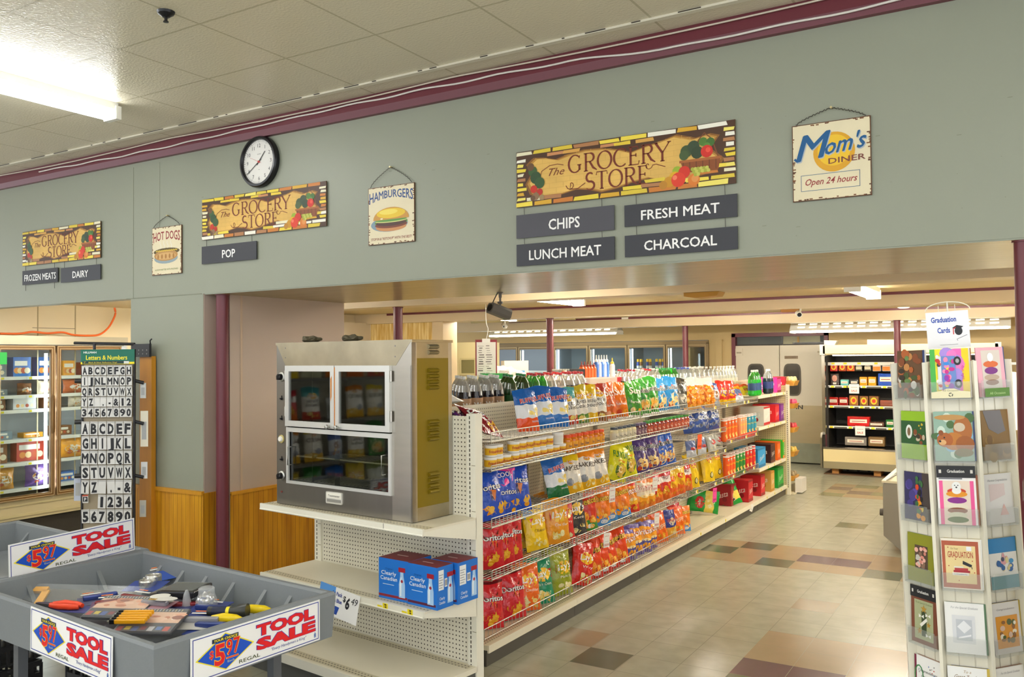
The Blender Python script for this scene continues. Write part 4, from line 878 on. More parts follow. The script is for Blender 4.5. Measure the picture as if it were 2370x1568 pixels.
mid = (fx0+fx1)/2; RACKM = mat('#d9d2bc', .4, metal=.3)
def odoor(x0, x1, z0, z1, kx):
    m = MB(); r = .035; rust = mat('#c7771a', .7)
    m.box(x0, -.02, z0, x1, 0, z0+r, ALU); m.box(x0, -.02, z1-r, x1, 0, z1, ALU); m.box(x0, -.02, z0+r, x0+r, 0, z1-r, ALU); m.box(x1-r, -.02, z0+r, x1, 0, z1-r, ALU)
    if kx > mid: m.box(x0-.004, -.0205, z0+.02, x0+.003, -.0195, z1-.01, rust)
    else: m.flat([(x1-r+.004, z0+.16), (x1-r+.014, z0+.19), (x1-r+.016, z1-.06), (x1-r+.004, z1-.08)], rust, .0204)
    o = m.build('door', ov); MB().box(x0+r, -.011, z0+r, x1-r, -.008, z1-r, PANE).build('pane', o)
    MB().lathe([(.0, .032), (.012, .03), (.014, .02), (.008, .01), (.008, 0)], CHROME, 12).build('knob', o, (kx, -.018, z0+.012), (PI/2, 0, 0))
    for z in (z0+.06, z1-.09): m2 = MB(); e = x0-.006 if kx < mid+.0 and x0 < mid-.1 else x1+.006; m2.cyl((e, -.012, z), (e, -.012, z+.06), .007, SS, 8); m2.build('hinge', o)
odoor(fx0, mid-.003, .49, fz1, mid-.045); odoor(mid+.003, fx1, .49, fz1, mid+.035)
m = MB(); m.box(fx0, -.012, .455, fx1, 0, .482, ALU); m.box(fx0, -.012, fz0, fx1, 0, fz0+.018, ALU); m.box(fx0, -.012, fz0+.018, fx0+.02, 0, .455, ALU); m.box(fx1-.02, -.012, fz0+.018, fx1, 0, .455, ALU); m.build('lower_frame', ov)
for x0, x1, yy, hx in ((fx0+.02, mid+.015, .006, fx0+.03), (mid-.015, fx1-.02, -.004, fx1-.05)):
    o = MB().box(x0, yy, fz0+.018, x1, yy+.004, .455, PANE).build('sliding_pane', ov)
    MB().tube([(hx, yy, .36), (hx, yy-.03, .36), (hx, yy-.03, .25), (hx, yy, .25)], .004, CHROME, 8).build('handle', o)
m = MB()
for k in range(22): m.tube([(.13+k*.038, .06, .30), (.13+k*.038, D_-.04, .30)], .0025, RACKM, 4)
for y in (.06, D_-.04): m.tube([(.12, y, .297), (W_-.17, y, .297)], .006, RACKM, 5)
m.build('wire_rack', ov)
m = MB()
for k in range(26): m.tube([(.12+k*.033, .035, .158), (.12+k*.033, D_-.04, .158)], .003, RACKM, 4)
m.tube([(.11, .045, .152), (W_-.16, .045, .152)], .004, CHROME, 5); m.build('wire_rack', ov)
for z in (.765, .145): m = MB(); m.lathe([(.028, 0), (.03, .004), (.02, .008), (.019, .03), (.013, .034), (0, .034)], [CHROME, CHROME, BLK, BLK, BLK], 16); m.box(-.004, -.018, .02, .004, .018, .036, BLK); m.build('dial', ov, (.05, 0, z+.03), (PI/2, .4, 0))
m = MB(); m.lathe([(.026, 0), (.026, .006), (.018, .008), (.014, .018), (0, .018)], [mat('#b8a86a', .4), mat('#b8a86a', .4), mat('#efece0', .3), mat('#efece0', .3)], 18); m.build('thermostat', ov, (.048, 0, .405), (PI/2, 0, 0))
for z in (.655, .53, .275): m = MB(); m.flat([(-.006, -.006), (.006, -.006), (.01, -.014), (.005, .022), (-.005, .022), (-.01, -.014)], BLK, .001); m.cyl((0, 0, 0), (0, -.016, .004), .005, BLK, 8); m.build('toggle_switch', ov, (.05, 0, z))
MB().cyl((.05, 0, .075), (.05, -.006, .075), .006, mat('#7a3a34', .4), 10).build('pilot_lamp', ov)
m = MB(); m.rbox(W_*.40, -.006, .045, W_*.40+.14, 0, .115, .008, mat('#dad7cd', .35, metal=.3)); m.rect(W_*.40+.006, .078, W_*.40+.134, .108, card('#ece8da'), .0065); m.text('Toastmaster', W_*.40+.07, .086, .013, card('#6a665c'), w=.1, bold=.03, z=.007); m.rect(W_*.40+.008, .054, W_*.40+.132, .072, card('#8f8c84'), .0065); m.build('name_plate', ov)
# odd bits of slate lying on the oven
for lab, a, l, s in (('dark ridged oyster-like rock on the left of the oven top', .19, .13, 3), ('flat dark stone shard on the middle of the oven top', .56, .13, 5)):
    r = random.Random(s); bm = bmesh.new(); bmesh.ops.create_icosphere(bm, subdivisions=3, radius=1)
    for v in bm.verts: k = 1+r.uniform(-.1, .1)+.12*math.sin(v.co.x*7+v.co.y*3); v.co = (v.co.x*l/2*k, v.co.y*.05*k, (v.co.z*.022+.012)*k)
    bm.verts.index_update(); m = MB(); m.add([tuple(v.co) for v in bm.verts], [tuple(v.index for v in f.verts) for f in bm.faces], mat('#57503c', .7, bump=(40, .6, S1))); bm.free()
    P = OP+Vector((math.cos(OA)*a-math.sin(OA)*.12, math.sin(OA)*a+math.cos(OA)*.12, OH+.012)); tag(m.build('stone', loc=P, rot=(0, 0, .3)), lab, 'stone')
# water cartons
CB, CBT = '#1f73cf', '#7a2530'
def water_box(label, u, v, z, wd, dp, hh, ang, band):
    p = at(u, v, 'z', z); t = thing('water_carton', label, 'carton', (p.x, p.y, z), (0, 0, ang), 'blue water cartons')
    m = MB(); m.box(0, 0, 0, wd, dp, hh, card(CB)); m.box(.001, .001, hh, wd-.001, dp-.001, hh+.001, card(CBT))
    m.rect(0, hh*.06, wd*.95, hh*.12, card(band), .0006)
    m.text('Clearly', wd*.34, hh*.60, hh*.10, card('#f2f4f8'), w=wd*.5, bold=.01, z=.001); m.text('Canadian', wd*.34, hh*.47, hh*.10, card('#f2f4f8'), w=wd*.56, bold=.01, z=.001)
    m.text('Original', wd*.34, hh*.73, hh*.05, card('#174f96'), w=wd*.25, shear=.3, z=.001); m.rect(wd*.14, hh*.36, wd*.52, hh*.375, card('#cfe0f4'), .001)
    def bot(mm, x, s):
        mm.flat([(x-.10*s, .10*s), (x+.10*s, .10*s), (x+.10*s, .42*s), (x+.055*s, .62*s), (x+.05*s, .74*s), (x-.05*s, .74*s), (x-.055*s, .62*s), (x-.10*s, .42*s)], card('#a9cdf0'), .001)
        mm.flat([(x-.07*s, .14*s), (x-.02*s, .14*s), (x-.01*s, .6*s), (x-.035*s, .6*s), (x-.07*s, .4*s)], card('#e6f1fb'), .0013)
        mm.rect(x-.11*s, .72*s, x+.11*s, .83*s, card('#a82030'), .0013); mm.disc((x, .5*s), .04*s, card('#b03040'), 8, z=.0015)
    bot(m, wd*.78, hh)
    m.M = Matrix.Translation((wd, 0, 0)) @ Matrix.Rotation(PI/2, 4, 'Z')
    m.rect(dp*.08, hh*.45, dp*.4, hh*.92, card('#e8eaea'), .001)
    for k in range(6): m.rect(dp*.1, hh*(.5+k*.06), dp*(.36 if k % 2 else .3), hh*(.512+k*.06), card('#5a6068'), .0014)
    m.rect(dp*.45, hh*.5, dp*.62, hh*.7, card('#f2f2ee'), .001)
    for k in range(7): m.rect(dp*(.47+k*.02), hh*.53, dp*(.478+k*.02+.004*(k % 2)), hh*.67, card('#26262a'), .0014)
    m.text('Clearly', dp*.3, hh*.22, hh*.07, card('#f2f4f8'), w=dp*.32, bold=.01, z=.001); m.text('Canadian', dp*.3, hh*.12, hh*.07, card('#f2f4f8'), w=dp*.36, bold=.01, z=.001)
    bot(m, dp*.8, hh); m.M = Matrix()
    m.build('carton_body', t); MB().box(wd*.25, dp*.47, hh+.0011, wd*.6, dp*.53, hh+.0016, card('#c8a8a8')).build('top_print', t)
    return t
water_box('blue water carton with red top, left one on the cream shelf', 877, 1383, .555, .225, .19, .225, EA+.05, '#8a2030')
water_box('blue water carton with maroon top, front right one on the cream shelf', 944, 1399, .555, .215, .13, .225, EA+.02, '#5a1c3c')
water_box('blue water carton with maroon top, rearmost on the cream shelf', 1000, 1388, .555, .19, .17, .225, EA+.02, '#5a1c3c')
# price stickers and the paper sign on the lower shelf edge
for u, lab in ((897, 'yellow and white price sticker below the left water carton'), (951, 'yellow and white price sticker below the right water carton')):
    p = at(u, 1397 if u < 920 else 1407, 'y', 3.66+(951-u)*.0006); m = MB(); m.rect(-.045, -.012, .0, .012, WHT, .001); m.rect(-.042, -.012, -.004, -.002, YEL, .0014); m.rect(0, -.014, .04, .014, YEL, .0012); m.rect(.016, -.01, .03, -.002, card('#5a4a14'), .0016); m.rect(.014, .002, .03, .010, card('#5a4a14'), .0016)
    q = EO+ex*((p-EO).dot(ex)); q = q+ey*(-ED-.013)+Vector((0, 0, .543)); tag(m.build('price_sticker', loc=q, rot=(0, 0, EA)), lab, 'price tag', 'stickers on the cream shelf')
p = at(842, 1380, 'y', 3.70); a1 = (p-EO).dot(ex)
m = MB(); sw, sh = .34, .165
m.box(-sw, -.0008, -sh, 0, .0, 0, card('#f2f1ee'))
m.rect(-sw, -.07, -.205, -.0, card('#5a9ae0'), .0014); m.text('24 Pack', -.185, -.045, .022, card('#3a4a9a'), w=.085, bold=.05, z=.002); m.text('Deja Blue', -.19, -.082, .022, card('#3a4a9a'), w=.10, bold=.05, z=.002)
m.flat([(-.30, -.15), (-.17, -.15), (-.155, -.105), (-.29, -.10)], card('#2a4fa8'), .0014); m.rect(-.27, -.13, -.19, -.122, card('#cfd8ee'), .0018)
m.text('$', -.122, -.062, .032, card('#24242a'), bold=.05, z=.002); m.text('6', -.094, -.095, .062, card('#24242a'), w=.034, bold=.07, z=.002, shear=.1); m.text('49', -.042, -.062, .040, card('#24242a'), w=.052, bold=.0, z=.002, shear=.2)
tag(m.build('paper_price_sign', loc=EO+ex*a1+ey*(-ED-.016)+Vector((0, 0, .562)), rot=(-.12, .1, EA)), 'white paper price sign curling off the lower cream shelf edge', 'sign')

# ------------------------------------------------------------------ grey dump bins with the tools
GREY = mat('#7b8084', .45, noise=(60, .04, S1), bump=(120, .05, S1)); GREYD = mat('#5f6266', .5)
BA = math.atan2(2.06-2.167, -2.824+4.259); BW, BD = 1.515, .888; BO = Vector((-4.262, 2.115, .85))    # left front rim corner
bx = Vector((math.cos(BA), math.sin(BA), 0)); by = Vector((-bx.y, bx.x, 0))
def bp(a, b, z=0): return BO+bx*a+by*b+Vector((0, 0, z))
def dump_bin(label, loc):
    t = thing('dump_bin', label, 'bin', loc, (0, 0, BA)); m = MB(); rim, dep, tp = .035, .20, .012
    o = [(0, 0), (BW, 0), (BW, BD), (0, BD)]; ins = lambda k, z: [(k, k, z), (BW-k, k, z), (BW-k, BD-k, z), (k, BD-k, z)]
    rings = [ins(tp, -dep), ins(0, -.012), ins(.006, 0), ins(rim-.008, 0), ins(rim, -.01), ins(rim+.03, -dep+.03), ins(rim+.06, -dep+.015)]
    V = [v for r in rings for v in r]
    Fc = [(4*i+k, 4*i+(k+1) % 4, 4*i+4+(k+1) % 4, 4*i+4+k) for i in range(len(rings)-1) for k in range(4)]+[(24, 25, 26, 27), (3, 2, 1, 0)]
    m.add(V, Fc, GREY); m.build('tray', t)
    for k, a in enumerate((.22, .42, .62, .84, 1.08, 1.26)):
        for b0, sg in ((BD-rim-.004, -1), (rim+.004, 1)):
            MB().prism([(b0, -.045), (b0, -.17), (b0+sg*.11, -.17)], a-.011, a+.011, GREY, 'x').build('gusset', t)
    for b in (.25, .6):
        for a0, sg in ((BW-rim-.004, -1), (rim+.004, 1)): MB().prism([(a0, -.045), (a0, -.17), (a0+sg*.11, -.17)], b-.011, b+.011, GREY, 'y').build('gusset', t)
    for a in (.25, .62, .98, 1.24):
        for b in (.12, BD-.12):
            if a in (.25, 1.24): MB().box(a-.022, b-.022, -.85, a+.022, b+.022, -dep, GREYD).build('leg', t)
    m = MB()
    for z in (-.72,): m.box(.25, .1, z, 1.24, .14, z+.03, GREYD); m.box(.25, BD-.14, z, 1.24, BD-.1, z+.03, GREYD)
    for a in (.25, 1.24): m.box(a-.02, .12, -.72, a+.02, BD-.12, -.69, GREYD)
    m.add([(1.24, .11, -.22), (1.24, .13, -.22), (1.0, .13, -.7), (1.0, .11, -.7), (1.21, .11, -.22), (1.21, .13, -.22), (.97, .13, -.7), (.97, .11, -.7)], [(0, 1, 2, 3), (4, 7, 6, 5), (0, 3, 7, 4), (1, 5, 6, 2)], GREYD)
    m.build('leg_frame', t); return t
dump_bin('grey plastic dump bin full of packaged tools in the foreground', BO)
dump_bin('grey plastic dump bin behind the tool bin at the left edge', BO-bx*(BW+.006)+by*.03)
RED, NAVY, YL = card('#df1a22'), card('#2b3f94'), card('#f3df25')
def sale_sign(label, w, h, loc, rot):
    m = MB(); m.box(-w/2, 0, 0, w/2, .003, h, card('#efeeec')); m.frame(-w/2+.012*w, .04*h, w/2-.012*w, .96*h, .0035, NAVY, .0006)
    X = lambda a: -w/2+a*w
    m.flat([(X(.03), .47*h), (X(.245), .08*h), (X(.455), .50*h), (X(.24), .92*h)], YL, .0006); m.flat([(X(.045), .47*h), (X(.245), .105*h), (X(.44), .50*h), (X(.24), .895*h)], card('#1750bf'), .001)
    m.rect(X(.145), .745*h, X(.335), .84*h, card('#26324a'), .0014); m.text('YOUR CHOICE', X(.24), .765*h, .055*h, YL, w=.17*w, bold=.04, shear=.2, z=.002)
    def pr(t, x, y, hh, ww, b=.02): m.text(t, X(x), y*h, hh*h, card('#f4b320'), w=ww*w*1.08, bold=b+.05, z=.0016); m.text(t, X(x), y*h, hh*h, RED, w=ww*w, bold=b, z=.0022)
    pr('$', .142, .44, .17, .03); pr('5', .20, .25, .46, .075, .05); pr('97', .295, .40, .36, .095, .01)
    m.rect(X(.245), .315*h, X(.335), .355*h, card('#f4b320'), .0016); m.rect(X(.25), .325*h, X(.33), .347*h, RED, .0022); m.text('Each', X(.28), .235*h, .05*h, card('#cdd6a0'), w=.05*w, z=.002)
    for t, y, x0, ww in (('TOOL', .60, .71, .48), ('SALE', .28, .715, .49)):
        m.text(t, X(x0), y*h, .25*h, card('#4a3a9a'), w=ww*w*1.012, bold=.135, z=.001); m.text(t, X(x0), y*h, .245*h, RED, w=ww*w*.99, bold=.10, z=.0018)
    m.text('REGAL', X(.42), .115*h, .085*h, card('#4e5430'), w=.16*w, bold=.02, z=.001); m.text('"Every Handyman a King"', X(.73), .15*h, .07*h, NAVY, w=.29*w, shear=.25, z=.001)
    x = X(.955)
    for a, b, c, d in ((-.008, .1, -.002, .2), (.002, .1, .008, .2), (-.008, .15, .008, .165), (-.003, .2, .003, .225)): m.rect(x+a*w, b*h, x+c*w, d*h, card('#2a5aa8'), .001)
    tag(m.build('sale_sign', loc=loc, rot=rot), label, 'sign', 'white tool sale signs')
# front right sign on the near (front) side is seen on the right face of the tray
p0 = bp(BW+.006, .19, -.178); sale_sign('white tool sale sign on the right hand outer side of the tool bin', .64, .175, bp(BW+.004, .47, -.188), (0, 0, BA+PI/2))
sale_sign('white tool sale sign pasted crooked on the front outer side of the tool bin', .64, .185, bp(.93, -.008, -.188), (0, .02, BA))
sale_sign('white tool sale sign standing between the two grey bins', .68, .177, (-4.25, 2.635, .838), (0, -.03, PI/2))
# tools in the bin
ZT = .70
CLEAR = mat('#e8eef0', .08, trans=.0, alpha=.09, spec=.9, key=('clearpack',))
def tool(name, label, u, v, mk, z=ZT, rot=0, tilt=(0, 0), cat='tool'):
    p = at(u, v, 'z', z); t = thing(name, label, cat, (p.x, p.y, z), (tilt[0], tilt[1], rot)); mk(t); return t
def saw(t):
    MB().prism([(0, -.05), (.46, -.015), (.46, .05), (0, .055)], 0, .002, mat('#55534c', .4, metal=.5), 'z').build('blade', t)
    y = mat('#efae1c', .4); h = MB(); h.prism([(-.13, .03), (0, .03), (.0, .06), (-.13, .055)], -.006, .012, y, 'z').prism([(-.02, -.06), (.02, -.055), (.015, .04), (-.02, .04)], -.006, .012, y, 'z').prism([(-.13, -.03), (-.02, -.06), (-.02, -.04), (-.12, -.01)], -.006, .012, BLK, 'z').prism([(-.13, -.03), (-.11, -.03), (-.11, .05), (-.13, .055)], -.006, .012, BLK, 'z').build('handle', t)
    MB().box(-.15, -.07, .013, .5, .075, .0136, CLEAR).build('blister', t)
tool('hand_saw', 'yellow handled saw in clear wrap at the left of the bin', 100, 1385, saw, .745, .42, (.62, 0))
def pliers(t):
    o = mat('#f04a24', .35)
    for s in (-1, 1): MB().tube([(0, .008*s, .015), (.05, .026*s, .018), (.12, .022*s, .016), (.15, .012*s, .014)], [.012, .015, .014, .01], o, 8).build('grip', t)
    MB().prism([(-.08, -.008), (0, -.02), (0, .02), (-.08, .008)], .008, .022, mat('#77777a', .3, metal=.8), 'z').build('jaw', t); MB().box(-.02, -.05, 0, .21, .05, .002, card('#44508f')).build('backing_card', t)
tool('pliers', 'orange handled pliers on a blue card behind the bin rim', 120, 1408, pliers, .755, .35)
def kit(seed):
    def f(t):
        r = random.Random(seed); m = MB(); m.rbox(-.13, -.10, 0, .13, .10, .014, .004, mat('#55565a', .3)).build('case', t)
        m = MB(); m.M = Matrix.Translation((0, 0, .0146)) @ Matrix.Rotation(-PI/2, 4, 'X'); m.rect(-.125, -.095, .125, .095, card('#4a4a50'), 0); m.rect(-.125, -.02, .125, .07, card('#e6bc9e'), .0003)
        for k in range(14): m.disc((r.uniform(-.11, .11), r.uniform(-.01, .06)), r.uniform(.008, .018), card(r.choice(('#f2dccb', '#c97f5c', '#e8a886', '#f0c8ac', '#9a5a44'))), 9, r.uniform(.012, .03), z=.0006)
        for k in range(7): m.rect(-.12+k*.034, -.085+.008*(k % 2), -.095+k*.034, -.05, card(('#b83c3a', '#d9c23a', '#3a5aa0', '#8a2a34', '#c8c8cc', '#5a7ab8', '#c84a3a')[k]), .0006)
        for k in range(16): m.rect(-.115+k*.014, .075, -.11+k*.014, .092, card(('#b8b8be', '#c9b890')[k % 2]), .0006)
        m.build('picture_card', t); MB().box(-.126, -.096, .018, .126, .096, .0186, CLEAR).build('blister', t)
    return f
tool('tool_kit', 'clamshell tool kit with a hand photo at the near corner of the bin', 352, 1444, kit(1), .765, BA+.55, (.22, .0))
tool('tool_kit', 'clamshell tool kit with a hand photo in the middle of the pile', 280, 1411, kit(2), .765, BA+.5, (.2, 0))
def knives(t):
    for k in range(5):
        y = mat('#e7a417', .35); MB().rbox(-.07, -.055+k*.022, 0, .06, -.042+k*.022, .018, .004, y).box(-.09, -.053+k*.022, -.001, -.06, -.04+k*.022, .0165, BLK).box(-.10, -.051+k*.022, .003, -.085, -.043+k*.022, .012, CHROME).build('knife', t)
tool('knife_set', 'row of yellow utility knives bundled on the tool pile', 315, 1432, knives, .795, BA+.62, (.15, 0))
def bluecard(c, n):
    def f(t):
        m = MB(); m.box(0, 0, 0, .19, .12, .002, card(c)); m.build('backing_card', t)
        m = MB(); m.M = Matrix.Translation((0, 0, .0022)) @ Matrix.Rotation(-PI/2, 4, 'X'); m.M = Matrix.Translation((0, .12, .0022)) @ Matrix.Rotation(-PI/2, 4, 'X')
        m.rect(.02, .03, .11, .042, card('#f0efe8')); m.rect(.03, .052, .08, .062, card('#ea7a2a')); m.build('print', t)
        if n: MB().rbox(.02, .06, .002, .17, .085, .024, .006, mat(('#5a5a60', '#8a3034', '#c8a02c', '#a8a8b0', '#3a4a8a')[len(c+str(c)) % 5 if c < '#6' else (3 if c > '#a' else 1)], .25, metal=.3)).build('tool_body', t)
    return f
for i, (u, v, z, r, c, n, lab) in enumerate(((300, 1362, .765, .45, '#24408f', 0, 'blue carded tool pack with orange print under the tins'), (372, 1342, .75, 1.2, '#2a50a8', 0, 'blue carded pack leaning by the silver tins'), (222, 1415, .752, .9, '#6a4a6a', 1, 'carded chisel set with reddish print in the pile'), (268, 1392, .755, .3, '#9a9098', 1, 'pale carded driver set in the middle of the pile'),
        (400, 1412, .755, .8, '#8a86b8', 1, 'violet carded tool pack behind the second kit'), (445, 1418, .75, .5, '#3a4a90', 1, 'blue carded tool pack right of the foil blister'), (355, 1398, .755, .4, '#a8a8ac', 1, 'grey carded tool pack under the black boxed gauges'), (420, 1450, .745, .6, '#c2c0bc', 1, 'white carded tool pack near the right rim'), (205, 1398, .755, 1.2, '#5a5c7a', 1, 'dark carded screwdriver pack beside the pliers'), (440, 1462, .73, .3, '#2a3f8c', 1, 'blue and yellow carded pack tucked under the front rim'), (315, 1408, .76, .2, '#b0808a', 1, 'pinkish carded bit set in the centre of the pile'))):
    tool('carded_tool', lab, u-20, v+8, bluecard(c, n), z, BA+r, (rnd.uniform(.05, .2), rnd.uniform(-.08, .08)))
def tin(t):
    MB().lathe([(0, 0), (.04, 0), (.04, .035), (.037, .042), (.03, .041), (.028, .038), (0, .038)], mat('#c9c9c6', .25, metal=.8), 24).build('tin_body', t)
    m = MB(); m.M = Matrix.Translation((0, 0, .039)) @ Matrix.Rotation(-PI/2, 4, 'X'); m.text('19', 0, -.01, .02, card('#eeeeea'), bold=.05); m.build('stamp', t)
tool('silver_tin', 'round silver tin standing at the back of the tool pile', 355, 1350, tin, .775); tool('silver_tin', 'round silver tin lower down in front of the other tin', 341, 1362, tin, .768)
def clockset(t):
    MB().rbox(0, 0, 0, .2, .15, .03, .006, mat('#222226', .25)).build('case', t)
    m = MB(); m.M = Matrix.Translation((0, 0, .0305)) @ Matrix.Rotation(-PI/2, 4, 'X'); m.disc((.07, -.06+0), .035, card('#e8e6de'), 16, .05); m.disc((.13, -.1), .03, card('#dcdad4'), 16, .06, z=.0005); m.rect(.05, -.12, .09, -.1, card('#b08a3a'), .0008); m.build('face', t)
    MB().box(.01, .01, .034, .19, .14, .0346, CLEAR).build('blister', t)
tool('boxed_tool', 'black boxed gauge with white dials on top of the pile', 362, 1385, clockset, .785, BA+.35, (.05, -.05)); tool('boxed_tool', 'black boxed gauge lying flat below the top one', 340, 1392, clockset, .762, BA+.5)
def dome(t):
    MB().lathe([(.05, 0), (.048, .03), (.04, .05), (.036, .06), (.036, .085), (.03, .09), (0, .091)], mat('#f2f6f8', .05, alpha=.28, spec=.9), 24).build('blister', t)
    bm = bmesh.new(); bmesh.ops.create_icosphere(bm, subdivisions=3, radius=.035); r = random.Random(4)
    for v in bm.verts: v.co *= 1+r.uniform(-.16, .12); v.co.z += .034
    bm.verts.index_update(); MB().add([tuple(v.co) for v in bm.verts], [tuple(v.index for v in f.verts) for f in bm.faces], mat('#d6d6d6', .15, metal=.95)).build('foil_filling', t); bm.free()
    MB().rbox(-.09, -.09, -.004, .09, .09, .0, .001, card('#39488c')).build('backing_card', t)
tool('blister_pack', 'clear domed blister pack with crumpled foil inside', 478, 1405, dome, .76, .4); 
def cone(t): MB().lathe([(.022, 0), (.014, .05), (.006, .07), (0, .071)], mat('#dfe4e6', .08, alpha=.4, spec=.9), 14).build('blister', t); MB().rbox(-.05, -.05, -.003, .05, .05, 0, .001, card('#2f3a70')).build('backing_card', t)
tool('blister_pack', 'small pointed clear blister left of the foil dome', 432, 1402, cone, .765)
def torch(t):
    MB().tube([(0, 0, .024), (.12, 0, .024), (.14, 0, .026), (.18, 0, .028)], [.02, .02, .03, .032], mat('#333532', .3), 14).build('torch_body', t)
    m = MB(); m.tube([(.02, 0, .024), (.09, 0, .024)], .0206, card('#1c2440'), 14); m.tube([(.085, 0, .024), (.1, 0, .024)], .0207, YL, 14); m.build('label', t)
tool('torch', 'black torch with yellow banded label at the right of the bin', 482, 1428, torch, .75, BA+.55)
def yellow(t): MB().tube([(0, 0, .02), (.05, .004, .022), (.11, .0, .02), (.14, 0, .016)], [.012, .02, .019, .01], mat('#f0d010', .3), 12).build('grip', t); MB().tube([(-.07, 0, .02), (0, 0, .02)], .006, CHROME, 8).build('shaft', t)
tool('screwdriver', 'bright yellow handled tool against the right rim of the bin', 555, 1422, yellow, .745, BA+.6); tool('screwdriver', 'yellow and red handled tool beside the black torch', 490, 1442, yellow, .745, BA+.5)
# shopping baskets under the bin
BKT = mat('#232427', .45)
def basket(label, x, y, z=.0):
    t = thing('hand_basket', label, 'basket', (x, y, z), (0, 0, BA+.1), 'black baskets below the bin'); w, d, h = .44, .3, .24; m = MB()
    m.box(-w/2, -d/2, 0, w/2, d/2, .012, BKT)
    for k in range(9):
        a = -w/2+k*w/8
        for b in (-d/2, d/2): m.box(a-.008, b-.004, 0, a+.008, b+.004, h, BKT)
    for k in range(7):
        b = -d/2+k*d/6
        for a in (-w/2, w/2): m.box(a-.004, b-.008, 0, a+.004, b+.008, h, BKT)
    for z in (.08, .16, .225):
        for b in (-d/2, d/2): m.box(-w/2, b-.006, z, w/2, b+.006, z+.03, BKT)
        for a in (-w/2, w/2): m.box(a-.006, -d/2, z, a+.006, d/2, z+.03, BKT)
    m.build('basket_body', t); MB().tube([(-w/2, -.02, h)]+[(-w/2*math.cos(k*PI/10), -.02-.1*math.sin(k*PI/10), h+.03*math.sin(k*PI/10)) for k in range(1, 10)]+[(w/2, -.02, h)], .012, BKT, 8).build('handle', t)
for i in range(2): basket('black plastic basket stacked under the tool bin, %s from the floor' % ORD[i], *(bp(.62, .42).xy), .002+i*.27)
basket('black plastic basket under the left grey bin', *(bp(-.66, .40).xy), .275); basket('black plastic basket on the floor under the left grey bin', *(bp(-.66, .38).xy), .002)

# ------------------------------------------------------------------ letters and numbers rack
post = MB(); post.box(-.075, -.04, 0, .075, .0, 1.93, mat('#cb8a22', .4, noise=(3, .18, (7, 7, .5)), key=('postwood',)))
p = at(338, 1000, 'y', 4.36)
tag(post.build('wood_post', loc=(p.x, 4.395, 0)), 'golden wood post against the sage pier behind the letter rack', 'post')
BLKM = mat('#27272a', .4)
LR = at(190, 1228, 'z', .58); LA = math.atan2(.20, .33)
rk = thing('letter_rack', 'tall rack of black and white stick-on letter and number cards', 'display rack', (LR.x, LR.y, 0), (0, 0, LA))
RW, RB, RT = .395, .575, 1.985
m = MB()
for xx in (-.012, RW): m.box(xx, 0, 0, xx+.012, .02, RT, BLKM); m.box(xx, -.15, 0, xx+.012, .15, .015, BLKM)
m.box(-.012, .0, RT-.01, RW+.012, .02, RT, BLKM); m.box(-.012, .02, .28, RW+.012, .03, .30, BLKM); m.box(0, .016, .3, RW, .02, RT, mat('#a89a80', .6))
for z in (1.74, 1.42, 1.0): m.tube([(-.06, .0, z), (0, .02, z)], .018, BLKM, 8); m.tube([(RW+.06, .05, z-.02), (RW, .02, z)], .014, BLKM, 8)
m.build('rack_frame', rk)
m = MB(); m.box(-.012, -.006, RT-.115, RW+.012, 0, RT, card('#0d6b56')); m.rect(-.012, RT-.115, RW+.012, RT-.098, YEL, .0066)
m.rect(-.0, RT-.112, RW-.03, RT-.09, card('#1c3a34'), .007); m.text('2"', .02, RT-.107, .014, YEL, z=.0075); m.text('Black & Silver Reflective Vinyl', .16, RT-.106, .010, YEL, w=.22, z=.0075)
m.text('Letters & Numbers', .19, RT-.080, .036, card('#f0e22a'), w=.32, bold=.035, z=.0068); m.text('HILLMAN', .06, RT-.030, .016, card('#e6efe8'), w=.1, bold=.05, z=.0068); m.rect(RW-.07, RT-.111, RW-.03, RT-.092, card('#d8dcd4'), .0076); m.build('header_card', rk)
LET = [list('ABCDEFGH'), list('IJNLMNOP'), list('QRSTUVWX'), list('YZ .-&12'), list('34567890'), list('ABCDEF'), list('GHIJKL'), list('MNOPQR'), list('STUVWX'), list('YZ .-&'), list('P 1234'), list('567890')]
zt = RT-.125
